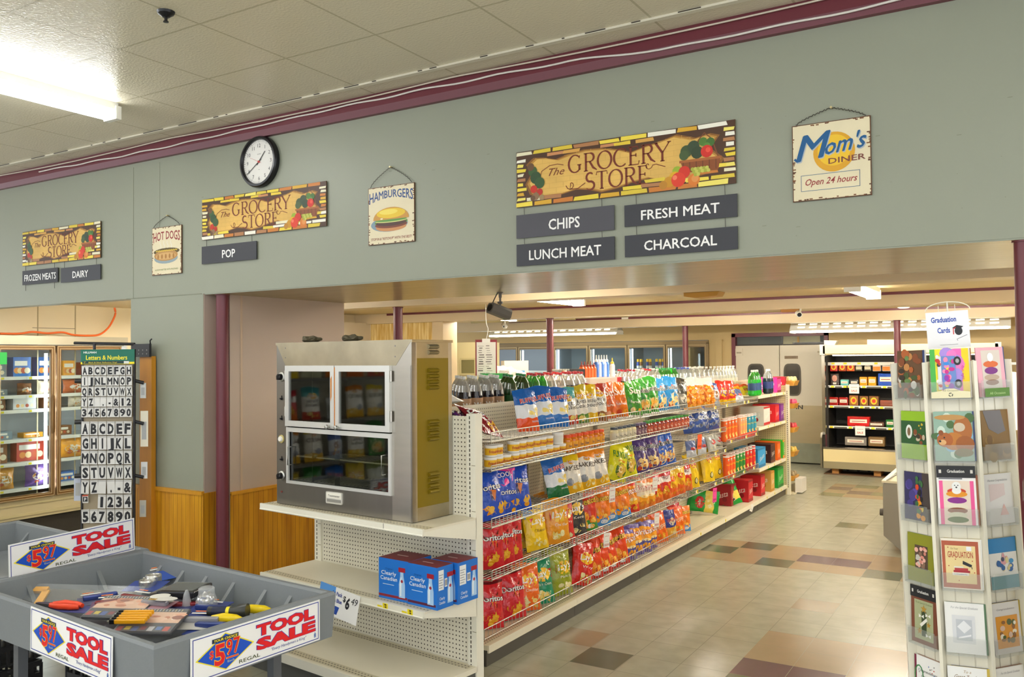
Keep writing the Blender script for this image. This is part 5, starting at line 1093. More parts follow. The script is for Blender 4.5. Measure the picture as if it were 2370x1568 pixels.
for ri, row in enumerate(LET):
    big = ri > 4; hh = .1135 if big else .0815; cw = RW/len(row)
    if ri == 5: zt -= .028
    for ci, ch in enumerate(row):
        if ri == 10 and ch == ' ': continue
        m = MB(); w_ = cw*.93; y = -.0175-rnd.uniform(0, .003); a = rnd.uniform(-.05, .05); hc = hh*.93
        if ri == 10 and ci == 0: w_, hc = cw*.7, hh*.55
        m.M = Matrix.Rotation(a, 4, 'Y'); m.box(-w_/2, -.001, -hc, w_/2, .0015, 0, card('#d9d8d4')); m.rect(-w_/2, -hc*.13, w_/2, -.002, card('#c0bfbb'), .0012)
        dark = card('#1d1d20')
        if ri == 10 and ci == 0: m.rect(-w_*.4, -hc*.85, w_*.4, -hc*.25, dark, .0012); m.text('P', 0, -hc*.75, hc*.4, card('#d9d8d4'), bold=.06, z=.0016); m.rect(-w_/2, -hc*.18, w_/2, 0, card('#b84a2c'), .0014)
        elif ch != ' ': m.text(ch, 0, -hc*(.88), hc*.72, dark, w=(w_*(.74 if ch not in 'I1.-' else .2 if ch in 'I.' else .36)), bold=.085, z=.0016)
        nm = {' ': 'blank', '.': 'full stop', '-': 'dash', '&': 'ampersand'}.get(ch, 'letter '+ch if ch.isalpha() else 'number '+ch)
        o = m.build('letter_card'); o.matrix_world = Matrix.Translation((LR.x, LR.y, 0)) @ Matrix.Rotation(LA, 4, 'Z') @ Matrix.Translation((cw*(ci+.5), y, zt))
        tag(o, '%s %s card, %s row from the rack top, %s in its row' % ('large' if big else 'small', nm, ORD[ri], ORD[ci]), 'letter card', 'letter and number cards')
    zt -= hh
bk = thing('rack_bracket', 'black steel bracket with projecting arm holding the letter rack', 'bracket', (p.x, 4.35, 0))
m = MB(); m.box(-.15, -.02, 1.925, .08, .0, 2.03, BLKM); m.tube([(.08, -.01, 2.03), (.09, -.02, 2.055), (.10, -.01, 2.07)], .006, BLKM, 6)
for a in (-.05, 0, .05):
    for z in (1.95, 1.98): m.cyl((a, -.022, z), (a, -.02, z), .006, mat('#8a8a88', .4), 8)
m.build('mounting_plate', bk); MB().tube([(-.12, -.01, 2.03), (-.64, -.2, 2.045)], .012, BLKM, 8).cyl((-.46, -.14, 2.04), (-.46, -.14, 1.985), .012, BLKM, 8).build('arm', bk)
# packets hanging on the side of the rack
for i, (a, z, w_, h_, c) in enumerate(((.45, 1.72, .045, .12, '#c9ccc8'), (.46, 1.5, .06, .28, '#e3dcc6'), (.46, 1.1, .05, .13, '#d8d8d6'), (.45, .80, .05, .13, '#b9b6a8'), (-.06, 1.0, .06, .2, '#b9c0d0'))):
    o = MB().box(-w_/2, 0, -h_, w_/2, .004, 0, card(c)).rect(-w_*.3, -h_*.8, w_*.3, -h_*.3, card('#a9aaa8'), .001).build('hanging_packet'); o.matrix_world = Matrix.Translation((LR.x, LR.y, 0)) @ Matrix.Rotation(LA, 4, 'Z') @ Matrix.Translation((a, .05, z))
    tag(o, 'pale packet hanging on the %s of the letter rack, %s' % ('right side' if a > 0 else 'left side', ('topmost', 'tall cream one', 'white one', 'lowest', 'printed blue')[i]), 'packet', 'packets beside the letter rack')

# ------------------------------------------------------------------ freezers in the alcove
FXP = -8.74
fz = thing('upright_freezer', 'tall two door glass freezer in the alcove at the left', 'freezer', (FXP, 4.56, 0))
FY1 = 1.46; BRZ = mat('#7a5a34', .35, metal=.5); FZW = mat('#c9c8c0', .4); FIN = mat('#d2d6d6', .5)
m = MB(); m.box(-.75, 0, 0, -.70, FY1, 2.16, FIN); m.box(-.75, 0, .5, 0, .02, 2.16, FIN); m.box(-.75, FY1-.02, .3, 0, FY1, 2.16, FZW); m.box(-.75, 0, 2.06, -.04, FY1, 2.16, FIN); m.box(-.75, 0, .30, 0, FY1, .5, mat('#b7ab88', .4))
m.box(-.04, 0, 2.07, .005, FY1, 2.16, mat('#bcb6a0', .3, metal=.4)); m.box(-.02, 0, .33, .012, FY1, .36, mat('#c2b890', .35, metal=.3)); m.box(-.02, 0, .44, .01, FY1, .455, mat('#c2b890', .35, metal=.3)); m.box(-.7, 0, 0, -.06, FY1, .3, mat('#2a2620', .6)); m.build('cabinet', fz)
for y0, y1 in ((-.10, .60), (.62, 1.36)):
    m = MB(); r = .045
    a0 = max(y0, .012)
    m.box(0, a0, .50, .035, y1, .50+r, BRZ); m.box(0, a0, 2.06-r, .035, y1, 2.06, BRZ); m.box(0, y1-r, .50+r, .035, y1, 2.06-r, BRZ)
    if y0 > 0: m.box(0, y0, .50+r, .035, y0+r, 2.06-r, BRZ)
    for k in (.006, .03): m.box(.035, a0+k, .50+k, .037, y1-k, .504+k, mat('#d8c9a4', .35, metal=.4)); m.box(.035, a0+k, 2.056-k, .037, y1-k, 2.06-k, mat('#d8c9a4', .35, metal=.4)); m.box(.035, y1-k-.004, .50+k, .037, y1-k, 2.06-k, mat('#d8c9a4', .35, metal=.4)); m.box(.035, a0+k, .50+k, .037, a0+k+.004, 2.06-k, mat('#d8c9a4', .35, metal=.4))
    o = m.build('door', fz); MB().box(.012, a0+.0, .545, .016, y1-r, 2.015, PANEC).build('pane', o)
    MB().tube([(.04, y1-.02, 1.15), (.06, y1-.02, 1.2), (.06, y1-.02, 1.5), (.04, y1-.02, 1.55)], .008, BRZ, 6).build('handle', o)
FL = (.60, .86, 1.10, 1.40, 1.55, 1.74)
for z in FL: m = MB(); m.box(-.66, .03, z-.012, -.09, FY1-.03, z, mat('#d9dcda', .4)); m.box(-.09, .03, z-.03, -.08, FY1-.03, z+.004, WHT); m.build('shelf', fz)
for y in (.55, 1.36): MB().cyl((-.05, y, .58), (-.05, y, 1.98), .016, tube_mat('#f4fbff', 14.0), 8).build('lamp_tube', fz)
r = random.Random(11)
FC = ['#3a70b8', '#c98a28', '#e0e0dc', '#b8402c', '#8a5a34', '#d8c9b0', '#6a4a8c', '#c86a3a', '#2a5a9a', '#e8a02c', '#7a8a94', '#a03034']
names = {'#3a70b8': 'blue', '#c98a28': 'amber', '#e0e0dc': 'white', '#b8402c': 'rust red', '#8a5a34': 'brown', '#d8c9b0': 'cream', '#6a4a8c': 'violet', '#c86a3a': 'orange brown', '#2a5a9a': 'deep blue', '#e8a02c': 'golden', '#7a8a94': 'grey', '#a03034': 'dark red'}
def pack(name, w, d, h, c, soft=False, dec=None):
    m = MB()
    if soft:
        b = bag([(.2, c), (1, c)], dec or [('e', 0, .45, .6, .2, '#e6ded0'), ('chips', 0, .35, .5, .15, 7, ['#d98a3a', '#e8b878', '#c05a3a'])], w=w, h=h, t=d, seed=int(w*1000+h*777)); return b
    m.box(-w/2, 0, 0, w/2, d, h, card(c)); m.rect(-w*.42, h*.55, w*.3, h*.8, card('#efe9dc'), .0008)
    for k in range(4): m.disc((w*(-.3+.2*k), h*.3), h*.16, card(('#d98a3a', '#e8c890', '#b8502c', '#f0e2c0')[k]), 9, z=.0008+.0002*k)
    return m
SHN = ('lowest', 'second', 'third', 'fourth', 'fifth', 'top')
plan = [[('a', '#c98a28', .24, .22), ('a', '#6a4a8c', .28, .25), ('b', '#3a70b8', .2, .1), ('b', '#7a8a94', .22, .12)],
        [('b', '#8a5a34', .2, .2), ('b', '#b8402c', .3, .22), ('a', '#e8a02c', .3, .24), ('b', '#b8402c', .2, .2)],
        [('b', '#7a8a94', .25, .08), ('b', '#e8a02c', .2, .05), ('b', '#8a5a34', .2, .1), ('a', '#3a70b8', .26, .27)],
        [('b', '#8a5a34', .18, .12), ('b', '#e0e0dc', .24, .13), ('b', '#8a5a34', .16, .12), ('a', '#d8c9b0', .2, .14), ('a', '#7a8a94', .22, .12)],
        [('b', '#7a8a94', .2, .06), ('a', '#8a5a34', .15, .12), ('a', '#d8c9b0', .2, .14), ('a', '#c86a3a', .28, .15), ('a', '#b8402c', .22, .12)],
        [('b', '#7a8a94', .18, .14), ('b', '#3a70b8', .18, .2), ('b', '#2a5a9a', .2, .2), ('b', '#e8a02c', .14, .16), ('b', '#b8402c', .3, .14)]]
for si, row in enumerate(plan):
    y = .04
    for i, (k, c, w_, h_) in enumerate(row):
        w_ = min(w_, .30); hh = min(h_, (list(FL)+[2.04])[si+1]-FL[si]-.03)
        o = pack('frozen_pack', w_, .12, hh, c, k == 'a').build('frozen_food_pack', loc=(FXP-.20 if k == 'b' else FXP-.15, 4.56+y+w_/2, FL[si]+.003), rot=(0, 0, PI/2))
        tag(o, '%s frozen food %s on the %s freezer shelf, %s from its left end' % (names[c], 'bag' if k == 'a' else 'box', SHN[si], ORD[i]), 'frozen food', 'frozen food on the %s shelf' % SHN[si]); y += w_+(1.38-sum(q[2] for q in row))/len(row)
    for i in range(5):
        yy = 4.56+.12+i*.28; tag(MB().box(0, -.03, -.012, .002, .03, .012, WHT).box(.002, -.01, -.01, .003, .02, .01, YEL).build('price_tag', loc=(FXP-.079, yy, FL[si]-.014)), 'yellow price tag on the %s freezer shelf, %s from its left end' % (SHN[si], ORD[i]), 'price tag', 'freezer price tags')
tag(MB().box(0, 0, 0, .004, .10, .12, card('#2ad05a')).build('neon_card', loc=(FXP+.04, 4.562, 1.87)), 'neon green card stuck at the left edge of the freezer door', 'card')
pts = [at(u, v, 'x', -8.76) for u, v in ((0, 773), (40, 773), (70, 769), (105, 772), (140, 770), (165, 776), (200, 779), (225, 775), (245, 760), (258, 738), (262, 725), (260, 712))]
pts = [Vector((FXP+.02, q.y-.02 if i == 0 else q.y, max(q.z, 2.172))) for i, q in enumerate(pts)]; pts[-1].z = 2.49
def smooth(P, n=6):
    out = []
    for i in range(len(P)-1):
        p0, p1, p2, p3 = P[max(i-1, 0)], P[i], P[i+1], P[min(i+2, len(P)-1)]
        for k in range(n): t = k/n; out.append(.5*((2*p1)+(p2-p0)*t+(2*p0-5*p1+4*p2-p3)*t*t+(3*p1-p0-3*p2+p3)*t**3))
    return out+[P[-1]]
tag(MB().tube(smooth(pts), .011, mat('#f4702a', .4), 8).build('extension_cord'), 'orange extension cord trailing along the freezer top and up to the ceiling', 'cord')

# ------------------------------------------------------------------ signs on the sage wall
def stroke_roman(ch):
    """serif capitals as (polyline, thickness) in a box 1 high"""
    A = lambda cx, cy, rx, ry, a0, a1, n=14: [(cx+rx*math.cos(math.radians(a0+(a1-a0)*k/n)), cy+ry*math.sin(math.radians(a0+(a1-a0)*k/n))) for k in range(n+1)]
    t, T = .06, .135
    if ch == 'G': return [(A(.45, .5, .40, .5, 48, 318), [t]+[T*(.5+.5*abs(math.cos(math.radians(48+270*k/14)))) for k in range(1, 14)]+[t]), ([(.74, .12), (.74, .42)], T), ([(.60, .42), (.86, .42)], t), ([(.72, .80), (.75, .95)], t)], .95
    if ch == 'R': return [([(.16, 0), (.16, 1)], T), ([(.03, 0), (.29, 0)], t), ([(.03, 1), (.2, 1)], t), ([(.16, 1), (.42, 1)]+A(.42, .76, .24, .24, 90, -90, 8)+[(.16, .52)], [t, t]+[T*.5, T*.8, T, T, T, T, T*.8, T*.5, t]+[t]), ([(.40, .52), (.62, .15), (.85, 0)], [T*.9, T, t])], .82
    if ch == 'O': return [(A(.47, .5, .42, .5, 0, 360, 22), [T*(.42+.58*abs(math.cos(math.radians(360*k/22-12)))) for k in range(23)])], .96
    if ch == 'C': return [(A(.47, .5, .42, .5, 48, 312), [t]+[T*(.45+.55*abs(math.cos(math.radians(48+264*k/14)))) for k in range(1, 14)]+[t]), ([(.75, .78), (.77, .96)], t)], .86
    if ch == 'E': return [([(.16, 0), (.16, 1)], T), ([(.03, 0), (.62, 0), (.67, .2)], t), ([(.03, 1), (.58, 1), (.61, .82)], t), ([(.16, .52), (.48, .52)], t), ([(.48, .42), (.48, .62)], t)], .72
    if ch == 'Y': return [([(.02, 1), (.40, .45), (.40, 0)], [T, T, T]), ([(.80, 1), (.42, .46)], t), ([(-.06, 1), (.14, 1)], t), ([(.68, 1), (.90, 1)], t), ([(.28, 0), (.53, 0)], t)], .82
    if ch == 'S': return [(A(.32, .74, .24, .26, 40, 250, 10)+A(.32, .25, .28, .25, 70, -145, 10), [t]+[T*.8]*3+[T]*6+[T]*8+[T*.7]*2+[t, t])], .68
    if ch == 'T': return [([(.38, 0), (.38, 1)], T), ([(.02, .82), (.05, 1), (.72, 1), (.75, .82)], t), ([(.25, 0), (.52, 0)], t)], .78
def roman(m, s, x, y, w, h, col, z):
    G = [stroke_roman(c) for c in s]; tw = sum(g[1] for g in G)+.04*len(G); k = w/tw; cx_ = x
    for st, adv in G:
        for P, th in st:
            m.ribbon([(cx_+a*k, y+b*h) for a, b in P], [q*h*.95 for q in th] if isinstance(th, list) else th*h*.95, col, z)
        cx_ += (adv+.04)*k
def grocery(w, h, rust_seed=3):
    r = random.Random(rust_seed); m = MB(); P = lambda c: card(c)
    m.box(0, 0, 0, w, .006, h, P('#4a3216'))
    plast = mat('#dfb45c', .45, noise=(5, .3, S1)); m.rect(0, 0, w, h, plast, .0004)
    m.M = Matrix.Diagonal((w, 1, h, 1))
    # fine plaster brick courses
    for j in range(9):
        m.rect(.1, .1+j*.09, .9, .105+j*.09, P('#cfa352'), .0006)
        for i in range(12): x = .1+(i+.5*(j % 2))*.068; m.rect(x, .1+j*.09, x+.0015, .19+j*.09, P('#cfa352'), .0006)
    # scorched ragged edge and the bricks around it
    def edge(n, s): return [r.uniform(*s) for _ in range(n)]
    top = [(0, 1), (0, .80), (.05, .78), (.09, .86), (.14, .84), (.2, .78), (.26, .84), (.34, .88), (.42, .86), (.5, .80), (.56, .72), (.62, .78), (.7, .84), (.76, .90), (.84, .80), (.9, .84), (1, .72), (1, 1)]
    bot = [(0, 0), (0, .26), (.06, .22), (.12, .14), (.22, .14), (.30, .20), (.36, .17), (.42, .10), (.5, .14), (.56, .20), (.64, .24), (.72, .14), (.78, .10), (.88, .2), (.94, .28), (1, .3), (1, 0)]
    lef = [(0, .1), (.07, .2), (.045, .4), (.08, .6), (.05, .75), (.1, .9), (0, 1)]; rig = [(1, .1), (.93, .25), (.955, .42), (.90, .6), (.94, .8), (.9, .92), (1, 1)]
    def poly(pts, c, z): 
        n = len(pts)
        bmf = [(a, b) for a, b in pts]
        # fan into strips to keep concave outlines right
        from mathutils.geometry import tessellate_polygon
        tr = tessellate_polygon([[Vector((a, b, 0)) for a, b in bmf]]); m.add([(a, -z, b) for a, b in bmf], [tuple(t) for t in tr], c)
    for q, pl in enumerate((top, bot, lef, rig)):
        poly([(a+(.5-a)*.05, b+(.5-b)*.10) for a, b in pl], P('#b98634'), .0008+q*2e-5); poly([(a+(.5-a)*.025, b+(.5-b)*.05) for a, b in pl], P('#8a5a20'), .001+q*2e-5); poly(pl, P('#4a2c12'), .0012+q*2e-5)
    BR = ['#e8cf3c', '#f0e06a', '#d9a82c', '#e9e2c0', '#f2efdf', '#c97a2c', '#dcc23a', '#b07a4c', '#f0d84a']
    def brick(x, y, ww, hh, c=None): 
        j = lambda: r.uniform(-.004, .004)
        m.flat([(x+j(), y+j()), (x+ww+j(), y+j()), (x+ww+j(), y+hh+j()*2), (x+j(), y+hh+j()*2)], P(c or r.choice(BR)), .0016)
    x = .0
    while x < .96: l = r.uniform(.07, .12); brick(x, .925, min(l, .995-x), .065, None); brick(x, .01, min(l, .995-x), .075); x += l+.008
    for a in (.16, .24, .42, .48, .58): brick(a, .855 if a != .42 else .86, .08, .055, r.choice(['#e6c83a', '#d8a24c', '#c98a58']))
    for a, b in ((.05, .1), (.14, .1), (.52, .09), (.60, .1), (.72, .11), (.80, .1), (.9, .1), (.84, .2), (.9, .28), (.62, .17)): brick(a, b, .09 if a < .85 else .095, .06)
    for j in range(9): brick(.004, .12+j*.085, .045-.012*(j % 2), .055); brick(.952+.008*(j % 2), .2+j*.08, .045-.008*(j % 2), .055)
    m.M = Matrix()
    T = P('#742a10')
    roman(m, 'GROCERY', .262*w, .50*h, .47*w, .30*h, T, .002); roman(m, 'STORE', .345*w, .17*h, .295*w, .29*h, T, .002)
    # small "The" in script and the flourishes
    m.text('The', .195*w, .50*h, .135*h, T, w=.085*w, shear=.55, bold=-.005, z=.002)
    sp = lambda cx, cy, s, fl: [(cx+fl*(.02*k/10)*w*s*math.cos(k*.62), cy+.085*h*s*(k/10)*math.sin(k*.62)) for k in range(11)]
    m.ribbon([(.125*w, .52*h), (.13*w, .60*h), (.17*w, .68*h), (.21*w, .69*h), (.24*w, .66*h)], .012*h, T, .002)
    m.ribbon(sp(.635*w, .46*h, 1, 1)+[(.67*w, .46*h), (.71*w, .40*h)], .012*h, T, .002); m.ribbon(sp(.275*w, .30*h, 1.2, -1)[::-1]+[(.27*w, .22*h), (.31*w, .22*h), (.345*w, .30*h)], .014*h, T, .002)
    # vegetables and basket on the right, greens on the left
    D = lambda x, y, rr, c, z, ry=None: m.disc((x*w, y*h), (ry or rr)*h, P(c), 14, rr*h, z=z)
    m.flat([(.775*w, .44*h), (.94*w, .44*h), (.93*w, .24*h), (.79*w, .26*h)], P('#8a4a1c'), .002); m.rect(.77*w, .42*h, .945*w, .46*h, P('#a8622c'), .0022)
    for k in range(6): m.rect((.785+k*.027)*w, .27*h, (.788+k*.027)*w, .42*h, P('#63300f'), .0022)
    m.ribbon([(.84*w, .46*h), (.85*w, .75*h), (.875*w, .86*h), (.905*w, .75*h), (.93*w, .46*h)], .02*h, P('#7a4420'), .0019)
    for x, y, rr, c in ((.80, .60, .10, '#3b4f28'), (.83, .66, .10, '#33462a'), (.79, .54, .08, '#44592f'), (.845, .56, .1, '#2c3f22'), (.87, .72, .07, '#4f7a2c'), (.90, .70, .07, '#3f6a28'), (.885, .64, .06, '#568a34'), (.885, .56, .10, '#cf2a1c'), (.89, .58, .04, '#e8503a')): D(x, y, rr, c, .0024)
    for x, y, rr, c in ((.76, .30, .08, '#98b02c'), (.75, .20, .10, '#dcaa1c'), (.725, .14, .09, '#c98f1c'), (.70, .10, .07, '#b98020'), (.79, .27, .10, '#d0301c'), (.765, .16, .12, '#da3a20'), (.75, .2, .04, '#ee7a58'), (.83, .13, .10, '#d87a28'), (.835, .15, .06, '#e0944a')): D(x, y, rr, c, .0026)
    for k in range(14): D(.825+.012*(k % 6)+.006*(k//6), .30-.045*(k//6), .03, ('#a8ac3c', '#c4c458')[k % 2], .0028)
    for x, y, rr, c in ((.085, .62, .09, '#3a5a2c'), (.10, .50, .11, '#2c4a26'), (.12, .40, .1, '#35562c'), (.075, .70, .07, '#6a4a2c'), (.09, .30, .07, '#c8301c'), (.12, .24, .06, '#b8281c'), (.10, .17, .07, '#8a6a4a'), (.13, .14, .05, '#a08458'), (.085, .14, .05, '#6a4c30')): D(x, y, rr, c, .0026)
    return m
def wall_sign(name, label, mb, x, z, parts=(), group=None):
    t = thing(name, label, 'sign', (x, WY-.014, z), group=group); mb.build('panel', t); return t
def strip_board(t, x0, z0, x1, z1, txt, tw, c='#33343a'):
    """hanging board, given relative to the sign"""
    m = MB(); m.box(x0, -.002, z0, x1, .004, z1, card(c)); h = z1-z0
    m.text(txt, (x0+x1)/2, z0+h*.27, h*.46, card('#26272c'), w=tw, bold=.028, z=.0024); m.text(txt, (x0+x1)/2+.003, z0+h*.25, h*.46, mat('#f6f5f2', .4), w=tw, bold=.028, z=.0032); return m.build('hanging_board', t)
def hooks(t, xs, z0, z1):
    for x in xs: MB().tube([(x, 0, z0), (x+.002, 0, z1)], .0022, mat('#55524a', .4), 5).build('hook_wire', t)
t = wall_sign('grocery_sign', 'largest brick pattern store sign with four black boards hanging below', grocery(1.33, .335), -2.62, 2.795)
strip_board(t, -.004, -.185, .637, -.045, 'CHIPS', .205, '#4a4950'); strip_board(t, -.004, -.352, .637, -.222, 'LUNCH MEAT', .47); strip_board(t, .70, -.175, 1.335, -.055, 'FRESH MEAT', .44); strip_board(t, .70, -.345, 1.335, -.225, 'CHARCOAL', .41)
hooks(t, (.05, .56), .0, -.07); hooks(t, (.77, 1.27), 0, -.08); hooks(t, (.05, .56), -.185, -.235); hooks(t, (.77, 1.27), -.17, -.235)
t = wall_sign('grocery_sign', 'brick pattern store sign below the clock with one black board', grocery(1.295, .315, 5), -5.457, 2.822)
strip_board(t, -.004, -.185, .60, -.05, 'POP', .145); hooks(t, (.05, .55), 0, -.07)
t = wall_sign('grocery_sign', 'smallest looking brick pattern store sign at the left with two black boards', grocery(1.19, .315, 7), -7.945, 2.777)
strip_board(t, 0, -.175, .565, -.045, 'FROZEN MEATS', .50, '#1d1d22'); strip_board(t, .61, -.185, 1.19, -.055, 'DAIRY', .23); hooks(t, (.05, .51), 0, -.07); hooks(t, (.66, 1.13), 0, -.08); hooks(t, (.05, .51), -.17, -.23)
# tin signs with chains
def tin_sign(label, x0, z0, w, h, art, nx, nz, seed=1):
    t = thing('tin_sign', label, 'sign', (x0, WY-.012, z0)); m = MB(); r = random.Random(seed)
    m.box(0, 0, 0, w, .008, h, card('#5e3a1c')); m.rect(.004, .004, w-.004, h-.004, mat('#e3d7b4', .45, noise=(8, .06, S1)), .0004)
    for k in range(70):      # worn, rusty rim
        s = r.random(); q = r.uniform(0, .011); l = r.uniform(.004, .02); c = card(r.choice(('#6a4020', '#7a4c26', '#583216')))
        x, y = ((s*w, q) if k % 4 == 0 else (s*w, h-q) if k % 4 == 1 else (q, s*h) if k % 4 == 2 else (w-q, s*h)); m.rect(max(0, x-l/2), max(0, y-.003), min(w, x+l/2), min(h, y+.003), c, .0008)
    art(m, w, h); m.build('panel', t)
    for xa, xb in ((.02, nx-x0), (w-.02, nx-x0)):
        n = 26; P = [(xa+(xb-xa)*k/n+.003*math.sin(k*2.4), -.002, h+(nz-z0-h)*(k/n)**.7+.004*math.cos(k*2.4)) for k in range(n+1)]
        MB().tube(P, .0022, mat('#47423a', .4, metal=.4), 4).build('chain', t)
    MB().cyl((nx-x0, .01, nz-z0), (nx-x0, -.012, nz-z0), .006, mat('#c9b98a', .3, metal=.5), 8).build('nail', t)
def arch(w, bend, grow=0): return lambda x, y: (x, y*(1+grow*abs(2*x/w)**2)-bend*(2*x/w)**2)
def burger(m, w, h):
    P = lambda c: card(c); m.text('HAMBURGERS', w/2, h*.80, h*.135, P('#284a82'), w=w*.94, bold=.03, z=.001, warp=arch(w*.94, h*.085, .45))
    D = lambda x, y, rx, ry, c, z: m.disc((x*w, y*h), ry*h, P(c), 24, rx*w, z=z)
    D(.46, .34, .40, .13, '#7d97a4', .001); D(.5, .29, .33, .075, '#c98a52', .0012); D(.5, .33, .35, .06, '#7a3a22', .0014)
    for k in range(9): D(.2+.075*k, .375+.012*math.sin(k*2), .055, .03, ('#5a8a3a', '#4a7a30')[k % 2], .0016)
    D(.5, .36, .33, .055, '#4c2a1c', .0018); D(.5, .395, .34, .03, '#c9cc7a', .002); D(.5, .41, .345, .028, '#5c9440', .0021)
    m.flat([(.12*w, .42*h)]+[((.5-.385*math.cos(k*PI/14))*w, (.43+.20*math.sin(k*PI/14))*h) for k in range(15)]+[(.88*w, .42*h)], P('#c8913a'), .0023)
    D(.5, .525, .31, .085, '#e6c228', .0025); D(.45, .55, .2, .045, '#f0da5a', .0026); D(.3, .44, .03, .012, '#f6ecc0', .0027)
    m.text('STOP IN & "KETCHUP" WITH THE BEST!', w/2, h*.075, h*.045, P('#8a2f26'), w=w*.88, shear=.15, bold=.02, z=.001)
tin_sign('hamburgers tin sign hanging from a wavy chain right of the clock', -3.785, 2.655, .39, .385, burger, -3.591, 3.163, 2)
def hotdog(m, w, h):
    P = lambda c: card(c); m.text('HOT DOGS', w/2, h*.74, h*.17, P('#963434'), w=w*.9, bold=.03, z=.001, warp=arch(w*.9, h*.06, .3))
    D = lambda x, y, rx, ry, c, z: m.disc((x*w, y*h), ry*h, P(c), 20, rx*w, z=z)
    D(.48, .34, .4, .11, '#8fa0a6', .001); D(.5, .48, .44, .075, '#5a4a1c', .0012); D(.48, .40, .40, .115, '#b98a4a', .0014); D(.48, .385, .34, .075, '#d0a566', .0016)
    m.ribbon([((.14+.03*k)*w, (.50+.012*(-1)**k)*h) for k in range(25)], .02*h, P('#e0c23c'), .002)
    for k in range(5): D(.22+.13*k, .38, .03, .05, '#a8742e', .0018)
    for k in range(4): m.ribbon([((.3+.12*k+.02*math.sin(j*1.2))*w, (.55+.03*j)*h) for j in range(6)], .014*h, P('#ebe6da'), .0022)
    m.text('ALWAYS BETTER WITH MUSTARD', w/2, h*.09, h*.035, P('#7d8a4a'), w=w*.78, bold=.02, z=.001)
tin_sign('hot dogs tin sign hanging from a chain at the left', -6.069, 2.583, .365, .385, hotdog, -5.874, 3.054, 4)
def diner(m, w, h):
    P = lambda c: card(c); m.disc((.54*w, .60*h), .255*h, P('#dca21e'), 32, .265*w, z=.001); m.disc((.54*w, .62*h), .20*h, P('#ecc02a'), 28, .21*w, z=.0014)
    f = lambda x, y: (x, y+x*.10)
    m.text('M', .235*w, .52*h, .34*h, P('#aab4bc'), w=.34*w, bold=.03, shear=.3, z=.0018, warp=f); m.text("om's", .67*w, .58*h, .22*h, P('#aab4bc'), w=.50*w, bold=.03, shear=.3, z=.0018, warp=f)
    m.text('M', .225*w, .535*h, .34*h, P('#12588c'), w=.34*w, bold=.03, shear=.3, z=.0022, warp=f); m.text("om's", .66*w, .595*h, .22*h, P('#12588c'), w=.50*w, bold=.03, shear=.3, z=.0022, warp=f)
    m.ribbon([(.03*w, .56*h), (.06*w, .53*h), (.10*w, .55*h), (.14*w, .64*h)], [.03*h, .035*h, .03*h, .02*h], P('#12588c'), .0021)
    m.text('DINER', .70*w, .455*h, .075*h, P('#7a3f34'), w=.46*w, bold=.02, z=.0024, warp=lambda x, y: (x, y+x*.03)); m.frame(.11*w, .125*h, .86*w, .335*h, .0025, P('#4a6a86'), .001)
    m.text('Open 24 hours', .485*w, .20*h, .085*h, P('#993434'), w=.66*w, bold=.02, shear=.3, z=.001)
tin_sign('cream diner tin sign with a yellow sun, hung high at the right', -1.003, 2.665, .37, .385, diner, -.812, 3.115, 6)
# wall clock
ck = thing('wall_clock', 'round black rimmed white wall clock above the middle store sign', 'clock', (-4.82, WY-.002, 3.352))
CKR = .19; m = MB(); m.lathe([(CKR, 0), (CKR, .03), (CKR-.008, .042), (CKR-.022, .044), (CKR-.028, .032), (CKR-.028, .02)], mat('#1b1b1d', .3), 40); m.lathe([(CKR, 0), (0, 0)], BLK, 40); m.build('rim', ck, (0, 0, 0), (PI/2, 0, 0))
m = MB(); R2 = CKR-.026; m.disc((0, 0), R2, card('#efede6'), 40, z=.02)
for k in range(60):
    a = k*PI/30; r0 = R2*(.90 if k % 5 else .87); c, s = math.cos(a), math.sin(a); w2 = .0009 if k % 5 else .0016
    m.flat([(c*r0-s*w2, s*r0+c*w2), (c*r0+s*w2, s*r0-c*w2), (c*R2*.97+s*w2, s*R2*.97-c*w2), (c*R2*.97-s*w2, s*R2*.97+c*w2)], card('#3a3a3a'), .021)
for n in range(1, 13): a = PI/2-n*PI/6; m.text(str(n), R2*.74*math.cos(a), R2*.74*math.sin(a)-.014, .028, card('#2c2c2e'), bold=.0, z=.021)
m.text('QUARTZ', 0, R2*.33, .007, card('#55555a'), z=.021); m.rect(-.006, -R2*.36, .006, -R2*.345, card('#55555a'), .021); m.build('dial', ck)
def hand(a, l, w2, c, z, tail=.03):
    m = MB(); a = PI/2-math.radians(a); q, s = math.cos(a), math.sin(a); m.flat([(-q*tail-s*w2, -s*tail+q*w2), (-q*tail+s*w2, -s*tail-q*w2), (q*l+s*w2*.7, s*l-q*w2*.7), (q*l-s*w2*.7, s*l+q*w2*.7)], card(c), z); m.build('hand', ck)
hand(42, .095, .0045, '#161618', .024); hand(236, .145, .0035, '#161618', .025); hand(293, .10, .001, '#c8302c', .027); MB().cyl((0, -.02, 0), (0, -.029, 0), .008, card('#c8302c'), 10).build('hub', ck)
MB().disc((0, 0), R2, pane_mat('pane_clock', '#ffffff', .05), 40, z=.032).build('pane', ck)
# little black sprinkler on the ceiling
p = at(384, 27, 'z', CZ); t = thing('sprinkler', 'small black sprinkler head on the tall ceiling', 'sprinkler', (p.x, p.y, CZ)); MB().lathe([(.045, 0), (.04, -.012), (.016, -.03), (0, -.03)], BLK, 14).build('escutcheon', t); MB().cyl((0, 0, -.03), (0, 0, -.05), .008, BLK, 8).lathe([(0, -.05), (.014, -.05), (.014, -.054), (0, -.055)], BLK, 10).build('nozzle', t)

